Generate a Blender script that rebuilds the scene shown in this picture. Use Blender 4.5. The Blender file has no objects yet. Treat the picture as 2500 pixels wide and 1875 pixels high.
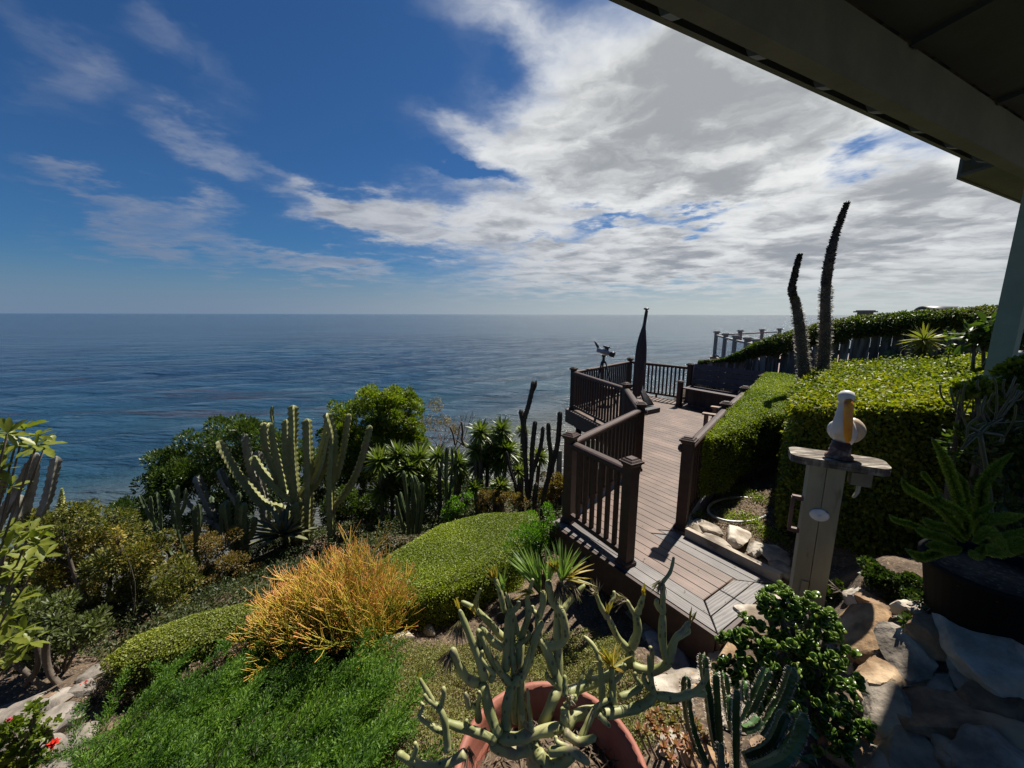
import bpy, bmesh, math, random
import numpy as np
from mathutils import Vector, Matrix, noise as mnoise

random.seed(7)
RNG = np.random.default_rng(11)
R = math.radians
scene = bpy.context.scene
col = scene.collection

# ------------------------------------------------------------------ camera
CAM_Z = 2.15                       # lens height above the deck boards (z = 0)
FPX = 950.0                        # focal length in photograph pixels (2500 wide)
PITCH = math.atan((937.5 - 767.0) / FPX)
cam = bpy.data.cameras.new('camera'); cam_o = bpy.data.objects.new('camera', cam); col.objects.link(cam_o)
cam.sensor_width = 36.0; cam.lens = FPX / 2500 * 36.0
cam.clip_start = 0.02; cam.clip_end = 200000
cam_o.location = (0, 0, CAM_Z)
cam_o.rotation_euler = (R(90) - PITCH, R(-0.12), 0)
scene.camera = cam_o

# ------------------------------------------------------------------ light
SUN_AZ, SUN_EL = 41.0, 57.0        # degrees right of straight ahead, above horizon
sdir = Vector((math.sin(R(SUN_AZ)) * math.cos(R(SUN_EL)), math.cos(R(SUN_AZ)) * math.cos(R(SUN_EL)), math.sin(R(SUN_EL))))
sl = bpy.data.lights.new('sun', 'SUN'); sl.energy = 4.8; sl.angle = R(0.7); sl.color = (1.0, 0.94, 0.84)
so = bpy.data.objects.new('sun', sl); col.objects.link(so)
so.rotation_euler = (-sdir).to_track_quat('-Z', 'Y').to_euler(); so.location = (10, 10, 20)
scene.view_settings.view_transform = 'Standard'
scene.view_settings.look = 'None'
scene.view_settings.exposure = 0.95
scene.view_settings.gamma = 1.0

# ------------------------------------------------------------------ pixels to places
CP, SP = math.cos(PITCH), math.sin(PITCH)
def ray(px, py):
    x = (px - 1250.0) / FPX; y = (937.5 - py) / FPX
    return Vector((x, CP + y * SP, -SP + y * CP))
def atz(px, py, z):
    d = ray(px, py); t = (z - CAM_Z) / d.z
    return Vector((d.x * t, d.y * t, z))
def aty(px, py, Y):
    d = ray(px, py); t = Y / d.y
    return Vector((d.x * t, Y, CAM_Z + d.z * t))

# ------------------------------------------------------------------ sky
w = bpy.data.worlds.new('World'); scene.world = w; w.use_nodes = True
nt = w.node_tree; nt.nodes.clear()
def N(t, typ, **k):
    n = t.nodes.new(typ)
    for a, b in k.items():
        setattr(n, a, b)
    return n
def math_n(t, op, a, b=None, clamp=False):
    n = N(t, 'ShaderNodeMath', operation=op, use_clamp=clamp)
    for i, v in enumerate((a, b)):
        if v is None: continue
        if isinstance(v, (int, float)): n.inputs[i].default_value = v
        else: t.links.new(v, n.inputs[i])
    return n.outputs[0]
def smooth_n(t, v, a, b, c=0.0, d=1.0):
    n = N(t, 'ShaderNodeMapRange', interpolation_type='SMOOTHSTEP')
    t.links.new(v, n.inputs[0])
    for i, x in zip((1, 2, 3, 4), (a, b, c, d)): n.inputs[i].default_value = x
    return n.outputs[0]
def mix_n(t, fac, a, b, blend='MIX'):
    n = N(t, 'ShaderNodeMix', data_type='RGBA', blend_type=blend)
    for sock, v in ((n.inputs[0], fac), (n.inputs[6], a), (n.inputs[7], b)):
        if isinstance(v, (int, float)): sock.default_value = v
        elif isinstance(v, tuple): sock.default_value = v if len(v) == 4 else (*v, 1)
        else: t.links.new(v, sock)
    return n.outputs[2]
sky = N(nt, 'ShaderNodeTexSky', sky_type='NISHITA', sun_disc=False)
sky.sun_elevation = R(SUN_EL); sky.sun_rotation = R(SUN_AZ); sky.altitude = 30
sky.air_density = 1.0; sky.dust_density = 0.6; sky.ozone_density = 2.5
tc = N(nt, 'ShaderNodeTexCoord'); sep = N(nt, 'ShaderNodeSeparateXYZ'); nt.links.new(tc.outputs['Generated'], sep.inputs[0])
DX, DY, DZ = sep.outputs
den = math_n(nt, 'MAXIMUM', math_n(nt, 'ADD', DZ, 0.10), 0.02)
cmb = N(nt, 'ShaderNodeCombineXYZ')
nt.links.new(math_n(nt, 'DIVIDE', DX, den), cmb.inputs[0]); nt.links.new(math_n(nt, 'DIVIDE', DY, den), cmb.inputs[1])
def cloud_xy(px, py):
    d = ray(px, py).normalized(); k = max(d.z + 0.10, 0.02)
    return d.x / k, d.y / k
def noise_n(vec, scale, detail, rough, dist=0.0, sc=(1, 1, 1), rot=0.0, off=(0, 0, 0)):
    m = N(nt, 'ShaderNodeMapping'); nt.links.new(vec, m.inputs[0]); m.inputs['Scale'].default_value = sc; m.inputs['Rotation'].default_value = (0, 0, rot); m.inputs['Location'].default_value = off
    n = N(nt, 'ShaderNodeTexNoise'); nt.links.new(m.outputs[0], n.inputs['Vector'])
    n.inputs['Scale'].default_value = scale; n.inputs['Detail'].default_value = detail; n.inputs['Roughness'].default_value = rough; n.inputs['Distortion'].default_value = dist
    return n
cv = cmb.outputs[0]
warp = noise_n(cv, 2.2, 5, 0.6)
wv = N(nt, 'ShaderNodeVectorMath', operation='MULTIPLY_ADD')
nt.links.new(warp.outputs['Color'], wv.inputs[0]); wv.inputs[1].default_value = (0.5, 0.5, 0); nt.links.new(cv, wv.inputs[2])
wsub = N(nt, 'ShaderNodeVectorMath', operation='ADD'); nt.links.new(wv.outputs[0], wsub.inputs[0]); wsub.inputs[1].default_value = (-0.25, -0.25, 0)
cw = wsub.outputs[0]
# cloud banks: (pixel in the photograph, half size right, half size up, weight)
banks = [
    (1560, 330, 380, 220, 1.25, 0), (1850, 420, 420, 130, 0.8, 0), (1230, 60, 190, 110, 0.42, 20), (1900, 140, 420, 200, 0.9, 0), (1180, 330, 130, 40, 0.4, 10),
    (800, 495, 110, 36, 0.46, 20), (960, 545, 160, 46, 0.55, 8), (1220, 560, 270, 56, 0.75, 4), (1600, 640, 520, 60, 1.15, 0), (2200, 560, 420, 130, 1.2, 0), (2350, 690, 420, 50, 0.8, 0),
    (390, 310, 80, 60, 0.30, 30), (510, 360, 110, 46, 0.44, 22), (640, 400, 60, 26, 0.14, 20), (150, 470, 130, 36, 0.38, 10), (330, 505, 140, 38, 0.38, 6), (480, 515, 90, 46, 0.46, 12), (370, 595, 140, 50, 0.42, 0),
    (40, 60, 170, 110, 0.26, 20), (220, 150, 130, 80, 0.24, 35), (400, 100, 120, 60, 0.22, 20), (540, 220, 130, 90, 0.18, 20), (150, 270, 150, 60, 0.18, 30), (640, 635, 170, 36, 0.40, 3), (850, 650, 130, 34, 0.40, 0), (150, 580, 160, 40, 0.22, 0),
    (1480, 540, 170, 30, -0.75, -4), (1720, 515, 120, 30, -0.7, -4), (2130, 370, 90, 36, -0.7, 0), (1250, 170, 80, 60, -0.3, 20), (1160, 420, 120, 22, -0.5, 8), (1330, 590, 90, 18, -0.4, 0),
]
acc = None
for (px, py, hx, hy, wt, tl) in banks:
    d0 = ray(px, py).normalized(); cs_, sn_ = math.cos(R(tl)), math.sin(R(tl)); dx = ray(px + hx * cs_, py + hx * sn_).normalized() - d0; dy = ray(px + hy * sn_, py - hy * cs_).normalized() - d0
    ex, ey = dx.normalized(), dy.normalized()
    # use warped direction: add the warp in angle
    va = N(nt, 'ShaderNodeVectorMath', operation='SUBTRACT'); nt.links.new(tc.outputs['Generated'], va.inputs[0]); va.inputs[1].default_value = d0
    vb = N(nt, 'ShaderNodeVectorMath', operation='MULTIPLY_ADD'); nt.links.new(warp.outputs['Color'], vb.inputs[0]); vb.inputs[1].default_value = (0.22, 0.22, 0.22); nt.links.new(va.outputs[0], vb.inputs[2])
    vc = N(nt, 'ShaderNodeVectorMath', operation='ADD'); nt.links.new(vb.outputs[0], vc.inputs[0]); vc.inputs[1].default_value = (-0.11, -0.11, -0.11)
    def dotn(e, L):
        n = N(nt, 'ShaderNodeVectorMath', operation='DOT_PRODUCT'); nt.links.new(vc.outputs[0], n.inputs[0]); n.inputs[1].default_value = e / L
        return math_n(nt, 'MULTIPLY', n.outputs['Value'], n.outputs['Value'])
    s2 = math_n(nt, 'ADD', dotn(ex, dx.length), dotn(ey, dy.length))
    g = math_n(nt, 'MULTIPLY', math_n(nt, 'EXPONENT', math_n(nt, 'MULTIPLY', s2, -1.0)), wt)
    acc = g if acc is None else math_n(nt, 'ADD', acc, g)
# away from the picture the cloud cover goes on: thick towards the sun's side, thin the other way
side = math_n(nt, 'ADD', math_n(nt, 'MULTIPLY', DX, 0.45), 0.05)
n1 = noise_n(cw, 1.15, 6, 0.60, 0.25, (1, 1.0, 1), 0.5)
n2 = noise_n(cw, 3.2, 6, 0.60, 0.3, (1.0, 1.25, 1), 0.7, (3, 1, 0))
cover = smooth_n(nt, acc, 0.0, 0.45)
dsum = math_n(nt, 'MULTIPLY', acc, math_n(nt, 'ADD', math_n(nt, 'MULTIPLY', n1.outputs[0], 1.3), 0.35))
dsum = math_n(nt, 'ADD', dsum, math_n(nt, 'MULTIPLY', side, math_n(nt, 'ADD', math_n(nt, 'MULTIPLY', n1.outputs[0], 1.2), -0.25)))
dsum = math_n(nt, 'ADD', dsum, math_n(nt, 'MULTIPLY', math_n(nt, 'SUBTRACT', n2.outputs[0], 0.5), math_n(nt, 'ADD', math_n(nt, 'MULTIPLY', cover, 0.55), 0.12)))
dens = smooth_n(nt, dsum, 0.02, 0.82)
# thickness gives grey undersides
n3 = noise_n(cw, 1.9, 5, 0.5, 0.2, (1, 1.3, 1), 0.3, (5, 2, 0))
grey = smooth_n(nt, math_n(nt, 'ADD', math_n(nt, 'MULTIPLY', dsum, 0.20), math_n(nt, 'ADD', math_n(nt, 'MULTIPLY', n3.outputs[0], 0.8), math_n(nt, 'MULTIPLY', n2.outputs[0], 0.25))), 0.58, 0.92)
SKY_STRENGTH = 0.065
toward = N(nt, 'ShaderNodeVectorMath', operation='DOT_PRODUCT'); nt.links.new(tc.outputs['Generated'], toward.inputs[0]); toward.inputs[1].default_value = sdir
lit = smooth_n(nt, toward.outputs['Value'], 0.10, 0.90)
c_lit = mix_n(nt, lit, (1.7, 2.0, 2.8), (7.4, 7.5, 7.4))
c_grey = mix_n(nt, lit, (1.1, 1.45, 2.3), (3.0, 3.15, 3.3))
ccol = mix_n(nt, grey, c_lit, c_grey)
skyc = mix_n(nt, 1.0, sky.outputs[0], (0.15, 0.315, 0.50), 'MULTIPLY')
body = mix_n(nt, dens, skyc, ccol)
hz = smooth_n(nt, DZ, 0.0, 0.125, 0.9, 0.0)
hcol = mix_n(nt, smooth_n(nt, DX, -0.8, 0.7), (1.35, 1.95, 2.9), (4.4, 4.75, 4.75))
body = mix_n(nt, hz, body, hcol)
bg = N(nt, 'ShaderNodeBackground'); nt.links.new(body, bg.inputs[0]); bg.inputs[1].default_value = SKY_STRENGTH
w.cycles.sampling_method = 'MANUAL'; w.cycles.sample_map_resolution = 128
scene.cycles.sample_clamp_direct = 6.0; scene.cycles.sample_clamp_indirect = 4.0
scene.cycles.max_bounces = 6; scene.cycles.diffuse_bounces = 3; scene.cycles.glossy_bounces = 3; scene.cycles.transmission_bounces = 4; scene.cycles.transparent_max_bounces = 8
wo = N(nt, 'ShaderNodeOutputWorld'); nt.links.new(bg.outputs[0], wo.inputs[0])

# ------------------------------------------------------------------ object helpers
def tag(o, label=None, cat=None, group=None, kind=None):
    if label: o['label'] = label
    if cat: o['category'] = cat
    if group: o['group'] = group
    if kind: o['kind'] = kind
    return o
def empty(name, loc, label, cat, group=None):
    o = bpy.data.objects.new(name, None); col.objects.link(o); o.location = loc; o.empty_display_size = 0.1
    return tag(o, label, cat, group)
def link_mesh(name, me, mat=None, parent=None, loc=None):
    o = bpy.data.objects.new(name, me); col.objects.link(o)
    if mat is not None and not me.materials: me.materials.append(mat)
    if parent is not None:
        o.parent = parent
        o.matrix_parent_inverse = Matrix.Translation(-world_loc(parent))
    if loc is not None: o.location = loc
    return o
def world_loc(o):
    v = Vector(o.location)
    return v            # parents are only ever moved, never turned, and parts are placed in world coordinates
def arr_mesh(name, V, F, smooth=False):
    """V (n,3) array, F (m,k) array -> mesh"""
    V = np.asarray(V, np.float32); F = np.asarray(F, np.int32)
    me = bpy.data.meshes.new(name); k = F.shape[1]
    me.vertices.add(len(V)); me.vertices.foreach_set('co', V.ravel())
    me.loops.add(F.size); me.loops.foreach_set('vertex_index', F.ravel())
    me.polygons.add(len(F)); me.polygons.foreach_set('loop_start', np.arange(0, F.size, k, dtype=np.int32))
    if smooth: me.polygons.foreach_set('use_smooth', np.ones(len(F), bool))
    me.update(calc_edges=True)
    return me
class MB:
    def __init__(s): s.v = []; s.f = []; s.sm = []
    def add(s, vs, fs, smooth=False):
        b = len(s.v); s.v += [tuple(p) for p in vs]; s.f += [tuple(i + b for i in f) for f in fs]; s.sm += [smooth] * len(fs); return s
    def prism(s, bottom, top):
        n = len(bottom); vs = list(bottom) + list(top)
        fs = [tuple(range(n))[::-1], tuple(range(n, 2 * n))] + [(i, (i + 1) % n, n + (i + 1) % n, n + i) for i in range(n)]
        return s.add(vs, fs)
    def box(s, c, sz, ax=None):
        c = Vector(c); X, Y, Z = ax if ax else (Vector((1, 0, 0)), Vector((0, 1, 0)), Vector((0, 0, 1)))
        hx, hy, hz_ = sz[0] / 2, sz[1] / 2, sz[2] / 2
        q = lambda a, b, d: c + X * a * hx + Y * b * hy + Z * d * hz_
        return s.prism([q(-1, -1, -1), q(1, -1, -1), q(1, 1, -1), q(-1, 1, -1)], [q(-1, -1, 1), q(1, -1, 1), q(1, 1, 1), q(-1, 1, 1)])
    def bar(s, a, b, w_, h, up=Vector((0, 0, 1))):
        """square bar from a to b, w_ across, h along up"""
        a = Vector(a); b = Vector(b); d = (b - a); L = d.length; d.normalize()
        side_ = d.cross(up).normalized(); u2 = side_.cross(d).normalized()
        return s.box((a + b) / 2, (L, w_, h), (d, side_, u2))
    def tube(s, pts, rad, n=8, ribs=0, depth=0.35, wav=0.0, wl=0.1, twist=0.0, cap=True, smooth=True, seed=0):
        pts = [Vector(p) for p in pts]
        if not isinstance(rad, (list, tuple)): rad = [rad] * len(pts)
        m = len(pts)
        if ribs: n = ribs * 2
        T = []
        for i in range(m):
            d = pts[min(i + 1, m - 1)] - pts[max(i - 1, 0)]
            T.append(d.normalized() if d.length > 1e-9 else Vector((0, 0, 1)))
        ref = Vector((1, 0, 0)) if abs(T[0].x) < 0.8 else Vector((0, 1, 0))
        U = T[0].cross(ref).normalized(); vs = []; arc = 0.0
        for i in range(m):
            if i: arc += (pts[i] - pts[i - 1]).length
            U = (U - T[i] * U.dot(T[i])); U = U.normalized() if U.length > 1e-6 else T[i].orthogonal().normalized()
            W = T[i].cross(U)
            for k in range(n):
                a = 2 * math.pi * k / n + twist * i + seed
                r_ = rad[i]
                if ribs:
                    r_ *= (1 + wav * math.sin(arc / wl * 6.283 + seed * 3)) if k % 2 == 0 else (1 - depth)
                vs.append(pts[i] + (U * math.cos(a) + W * math.sin(a)) * r_)
        fs = [(i * n + k, i * n + (k + 1) % n, (i + 1) * n + (k + 1) % n, (i + 1) * n + k) for i in range(m - 1) for k in range(n)]
        if cap: fs += [tuple(range(n))[::-1], tuple((m - 1) * n + k for k in range(n))]
        return s.add(vs, fs, smooth and not ribs)
    def lathe(s, c, prof, n=24, ax=None, smooth=True):
        c = Vector(c); X, Y, Z = ax if ax else (Vector((1, 0, 0)), Vector((0, 1, 0)), Vector((0, 0, 1)))
        vs = [c + (X * math.cos(6.2832 * k / n) + Y * math.sin(6.2832 * k / n)) * r_ + Z * z for (r_, z) in prof for k in range(n)]
        m = len(prof)
        fs = [(i * n + k, i * n + (k + 1) % n, (i + 1) * n + (k + 1) % n, (i + 1) * n + k) for i in range(m - 1) for k in range(n)]
        s.add(vs, fs, smooth)
        s.f.append(tuple(len(s.v) - m * n + k for k in range(n))[::-1]); s.sm.append(False)
        s.f.append(tuple(len(s.v) - n + k for k in range(n))); s.sm.append(False)
        return s
    def mesh(s, name):
        me = bpy.data.meshes.new(name); me.from_pydata([tuple(v) for v in s.v], [], s.f); me.update()
        me.polygons.foreach_set('use_smooth', s.sm)
        return me
    def build(s, name, mat, parent=None, origin=None):
        me = s.mesh(name)
        if parent is None:      # a one-mesh thing: origin at its foot
            vv = np.array([tuple(v) for v in s.v]); o0 = Vector(origin) if origin is not None else Vector(((vv[:, 0].min() + vv[:, 0].max()) / 2, (vv[:, 1].min() + vv[:, 1].max()) / 2, vv[:, 2].min()))
            me.transform(Matrix.Translation(-o0))
            return link_mesh(name, me, mat, None, o0)
        return link_mesh(name, me, mat, parent)
def smooth_path(pts, k=4):
    """Catmull-Rom through points"""
    P = [Vector(p) for p in pts]
    if len(P) < 3:
        return [P[0].lerp(P[-1], i / (k * 2)) for i in range(k * 2 + 1)] if len(P) == 2 else P
    out = []
    for i in range(len(P) - 1):
        p0 = P[max(i - 1, 0)]; p1 = P[i]; p2 = P[i + 1]; p3 = P[min(i + 2, len(P) - 1)]
        for j in range(k):
            t = j / k
            out.append(0.5 * ((2 * p1) + (p2 - p0) * t + (2 * p0 - 5 * p1 + 4 * p2 - p3) * t * t + (3 * p1 - p0 - 3 * p2 + p3) * t ** 3))
    out.append(P[-1]); return out
def clump(v): return np.asarray(v, np.float64)
def unit(A): return A / np.maximum(np.linalg.norm(A, axis=-1, keepdims=True), 1e-9)
def leaf_mesh(name, P, D, L, W, fold=0.25, droop=0.0, seg=1, up=None, roll=1.0):
    """leaves: P base points, D directions, L lengths, W widths. seg=1: folded diamond (2 tris); seg=2: longer blade (6 tris)"""
    n = len(P); P = clump(P); D = unit(clump(D)); L = np.broadcast_to(L, (n,))[:, None]; W = np.broadcast_to(W, (n,))[:, None]
    ref = RNG.normal(size=(n, 3)) * roll + (np.array([0, 0, 1.0]) if up is None else clump(up)) * (1.0 if roll else 1.0)
    S = unit(np.cross(D, ref)); U = np.cross(S, D)
    down = np.array([0, 0, -1.0])
    if seg == 1:
        mid = P + D * L * 0.5 + down * droop * L * 0.3
        V = np.stack([P, mid + S * W * 0.5 + U * W * fold, P + D * L + down * droop * L, mid - S * W * 0.5 + U * W * fold], 1).reshape(-1, 3)
        b = (np.arange(n) * 4)[:, None]
        F = np.concatenate([b + np.array([0, 1, 2]), b + np.array([0, 2, 3])], 1).reshape(-1, 3)
        return arr_mesh(name, V, F)
    m1 = P + D * L * 0.38 + down * droop * L * 0.12; m2 = P + D * L * 0.72 + down * droop * L * 0.5
    V = np.stack([P + S * W * 0.18, P - S * W * 0.18, m1 + S * W * 0.5 + U * W * fold, m1, m1 - S * W * 0.5 + U * W * fold,
                  m2 + S * W * 0.36 + U * W * fold * .7, m2, m2 - S * W * 0.36 + U * W * fold * .7, P + D * L + down * droop * L], 1).reshape(-1, 3)
    b = (np.arange(n) * 9)[:, None]
    tris = [[0, 2, 3], [0, 3, 1], [1, 3, 4], [2, 5, 6], [2, 6, 3], [3, 6, 7], [3, 7, 4], [5, 8, 6], [6, 8, 7]]
    F = np.concatenate([b + np.array(t) for t in tris], 1).reshape(-1, 3)
    return arr_mesh(name, V, F, True)
def rand_dirs(n, up=0.0):
    d = RNG.normal(size=(n, 3)); d = unit(d); d[:, 2] += up
    return unit(d)

# ------------------------------------------------------------------ materials
MATS = {}
def principled(name):
    m = bpy.data.materials.new(name); m.use_nodes = True; t = m.node_tree
    return m, t, t.nodes['Principled BSDF']
def mat(name, c1, c2=None, rough=0.7, scale=6.0, stretch=(1, 1, 1), bump=0.0, bscale=None, detail=6, metallic=0.0, objvar=0.0, spec=0.5, c3=None, s3=2.0, coat=0.0, lo=0.35, hi=0.65, t3=(0.52, 0.66)):
    if name in MATS: return MATS[name]
    m, t, b = principled(name)
    tcn = N(t, 'ShaderNodeTexCoord'); mp = N(t, 'ShaderNodeMapping'); t.links.new(tcn.outputs['Object'], mp.inputs[0]); mp.inputs['Scale'].default_value = stretch
    oi = N(t, 'ShaderNodeObjectInfo')
    vadd = N(t, 'ShaderNodeVectorMath', operation='MULTIPLY_ADD'); vadd.inputs[1].default_value = (7, 7, 7)
    t.links.new(oi.outputs['Random'], vadd.inputs[0]); t.links.new(mp.outputs[0], vadd.inputs[2])
    nz = N(t, 'ShaderNodeTexNoise'); t.links.new(vadd.outputs[0], nz.inputs['Vector']); nz.inputs['Scale'].default_value = scale; nz.inputs['Detail'].default_value = detail; nz.inputs['Roughness'].default_value = 0.62
    c2 = c2 or tuple(x * 0.6 for x in c1)
    out = mix_n(t, smooth_n(t, nz.outputs[0], lo, hi), c2, c1)
    if c3:
        n3_ = N(t, 'ShaderNodeTexNoise'); t.links.new(vadd.outputs[0], n3_.inputs['Vector']); n3_.inputs['Scale'].default_value = s3; n3_.inputs['Detail'].default_value = 5
        out = mix_n(t, smooth_n(t, n3_.outputs[0], *t3), out, c3)
    if objvar:
        hsv = N(t, 'ShaderNodeHueSaturation'); t.links.new(out, hsv.inputs['Color'])
        mr = N(t, 'ShaderNodeMapRange'); t.links.new(oi.outputs['Random'], mr.inputs[0]); mr.inputs[3].default_value = 1 - objvar; mr.inputs[4].default_value = 1 + objvar
        t.links.new(mr.outputs[0], hsv.inputs['Value']); out = hsv.outputs[0]
    t.links.new(out, b.inputs['Base Color'])
    b.inputs['Roughness'].default_value = rough; b.inputs['Metallic'].default_value = metallic
    b.inputs['Specular IOR Level'].default_value = spec; b.inputs['Coat Weight'].default_value = coat
    if bump:
        nb = N(t, 'ShaderNodeTexNoise'); t.links.new(vadd.outputs[0], nb.inputs['Vector']); nb.inputs['Scale'].default_value = bscale or scale * 2; nb.inputs['Detail'].default_value = 6
        bp = N(t, 'ShaderNodeBump'); bp.inputs['Strength'].default_value = bump; bp.inputs['Distance'].default_value = 0.02; t.links.new(nb.outputs[0], bp.inputs['Height']); t.links.new(bp.outputs[0], b.inputs['Normal'])
    MATS[name] = m
    return m
def leafmat(name, cols, rough=0.42, trans=0.35, tcol=None, patch=1.2, spec=0.5):
    """leaf colours picked per leaf, drifting over patches of the plant"""
    if name in MATS: return MATS[name]
    m, t, b = principled(name)
    geo = N(t, 'ShaderNodeNewGeometry'); tcn = N(t, 'ShaderNodeTexCoord')
    nz = N(t, 'ShaderNodeTexNoise'); t.links.new(tcn.outputs['Object'], nz.inputs['Vector']); nz.inputs['Scale'].default_value = patch; nz.inputs['Detail'].default_value = 3
    f = math_n(t, 'ADD', math_n(t, 'MULTIPLY', geo.outputs['Random Per Island'], 0.62), math_n(t, 'MULTIPLY', smooth_n(t, nz.outputs[0], 0.3, 0.7), 0.38))
    rp = N(t, 'ShaderNodeValToRGB'); t.links.new(f, rp.inputs[0])
    el = rp.color_ramp.elements
    while len(el) < len(cols): el.new(0.5)
    for i, c in enumerate(cols):
        el[i].position = 0.05 + 0.9 * i / max(1, len(cols) - 1); el[i].color = (*c, 1)
    t.links.new(rp.outputs[0], b.inputs['Base Color']); b.inputs['Roughness'].default_value = rough; b.inputs['Specular IOR Level'].default_value = spec
    tr = N(t, 'ShaderNodeBsdfTranslucent')
    tc2 = mix_n(t, 1.0, rp.outputs[0], tcol or (1.5, 1.7, 0.7), 'MULTIPLY'); t.links.new(tc2, tr.inputs[0])
    mx = N(t, 'ShaderNodeMixShader'); mx.inputs[0].default_value = trans
    t.links.new(b.outputs[0], mx.inputs[1]); t.links.new(tr.outputs[0], mx.inputs[2])
    t.links.new(mx.outputs[0], t.nodes['Material Output'].inputs[0])
    MATS[name] = m
    return m
# ------------------------------------------------------------------ terrain
CTRL = [ # x, y, z
 (-6,-3,.2),(0,-3,.5),(4,-3,.55),(0,-.5,.5),(1,0,.48),(2,.6,.5),(-2,0,.1),(-1,.5,.15),(-4,0,-.5),(-7,0,-1.0),
 (0,.75,.22),(.125,.98,.22),(.45,1.0,.2),(-.2,1.0,.16),(-.5,1.4,-.15),(.3,1.6,-.12),(0,2.2,-.45),(0,2.8,-.62),(-.5,3.3,-.88),(-1.5,2.7,-.78),(-1.8,2,-.55),(-1.3,1.4,-.25),(-2.2,1.2,-.45),
 (-3,3,-1.08),(-3.5,2.5,-1.02),(-3.2,1.7,-.9),(-5,3,-1.35),(-4.6,4,-1.5),(1.2,2.4,-.33),(.7,1.9,-.2),(.9,2.9,-.5),(0.3,4.2,-.95),(-.5,4.6,-1.05),(-3.3,5.7,-1.5),(-1,5.4,-1.25),(.3,5.7,-1.15),(0,6.6,-1.6),
 (1,7,-1.7),(-2,7.5,-2.4),(-6,5.6,-2.7),(-5.6,6.6,-3.6),(-9,5,-4.8),(-9,2.5,-3.0),(-7.5,7,-5.2),(-4,8.5,-4.0),(0,10,-4.2),(3,12.5,-5.5),(-5,10,-7),(-12,8,-10),(-4,14,-11),(1,16,-11),
 (1.05,1.62,.02),(1.3,1.4,.12),(1.25,2.05,-.15),(1.6,1.6,.2),(1.55,2.05,-.05),(1.9,1.55,.36),(1.8,2.0,.05),(2.2,1.75,.58),(2.35,1.62,.64),(2.5,1.5,.66),(2.7,1.8,.68),(2.6,2.3,.55),(2.35,2.1,.35),(2.2,2.6,0),(2.0,2.5,-.03),(2.1,1.2,.5),(1.5,.9,.3),(1,.8,.25),
 (2.0,3.1,-.02),(2.4,3.0,.0),(2.5,3.6,.03),(2.2,3.7,0),(3.0,4.5,.05),(3.3,3.4,.25),(3.5,4.2,.2),(5,6,.55),(5.4,7.2,.4),(6.5,6,1.0),(5.2,8.6,.1),(8,5,1.3),(5,3.5,.9),(4,2.4,.8),(8,2,1.4),
 (3.0,7.6,-1.2),(2.4,6,-1.0),(1.7,4.6,-.8),(3.4,9,-1.8),(4.4,10.2,-1.6),(8,10,.3),(8,14,-.1),(12,14,.2),(12,8,1.0),(16,12,.8),(9,19,-3),(14,20,-2),(20,20,-2),
 (3,24,-13),(10,27,-13),(-8,20,-16),(-18,12,-16),(-14,2,-8),(-22,0,-14),(-16,6,-12),(20,30,-14),(0,34,-20),(-16,26,-20),(-28,16,-20),(14,38,-20),(28,40,-20),(-36,4,-19)]
CX = np.array(CTRL)
def hgt_arr(x, y):
    x = np.asarray(x, float); y = np.asarray(y, float)
    d2 = (x[..., None] - CX[:, 0]) ** 2 + (y[..., None] - CX[:, 1]) ** 2
    wgt = 1.0 / (d2 + 0.012) ** 1.9
    z = (wgt * CX[:, 2]).sum(-1) / wgt.sum(-1)
    s_ = -0.62 * x + 0.785 * y                      # distance towards the sea: the bluff drops away
    return np.maximum(z - 1.15 * np.clip(s_ - 7.6, 0, None) - 0.25 * np.clip(s_ - 6.6, 0, None) - 0.6 * np.clip(-x - 7.5, 0, None), -24.0)
def hgt(x, y): return float(hgt_arr(np.array([x]), np.array([y]))[0])
def hit(px, py, lift=0.0):
    """where the ray through a pixel meets the ground"""
    d = ray(px, py); t = 0.4; prev = t
    while t < 60:
        p = d * t
        if CAM_Z + p.z < hgt(p.x, p.y) + lift:
            a, b = prev, t
            for _ in range(14):
                c = (a + b) / 2; p = d * c
                if CAM_Z + p.z < hgt(p.x, p.y) + lift: b = c
                else: a = c
            p = d * b
            return Vector((p.x, p.y, CAM_Z + p.z))
        prev = t; t *= 1.03
    p = d * t
    return Vector((p.x, p.y, CAM_Z + p.z))
soil = mat('soil', (0.11, 0.075, 0.045), (0.045, 0.03, 0.02), 0.95, 9, bump=0.8, bscale=26, c3=(0.19, 0.14, 0.09), s3=60, t3=(0.56, 0.64))
gx = np.concatenate([np.linspace(-60, -7, 40), np.linspace(-6.8, 8, 150), np.linspace(8.5, 60, 40)])
gy = np.concatenate([np.linspace(-14, -.6, 20), np.linspace(-.5, 8, 140), np.linspace(8.4, 46, 60)])
GX, GY = np.meshgrid(gx, gy); GZ = hgt_arr(GX, GY)
GZ += 0.012 * np.sin(GX * 9.1 + np.sin(GY * 7)) * np.sin(GY * 8.3 + np.cos(GX * 5)) + 0.006 * np.sin(GX * 31) * np.sin(GY * 27)
nxg, nyg = len(gx), len(gy)
ii, jj = np.meshgrid(np.arange(nxg - 1), np.arange(nyg - 1)); q0 = (jj * nxg + ii).ravel()
ground = link_mesh('ground', arr_mesh('ground', np.stack([GX, GY, GZ], -1).reshape(-1, 3), np.stack([q0, q0 + 1, q0 + nxg + 1, q0 + nxg], 1), True), soil)
tag(ground, 'dark garden soil on a slope falling to the sea', 'ground', kind='structure')

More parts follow.
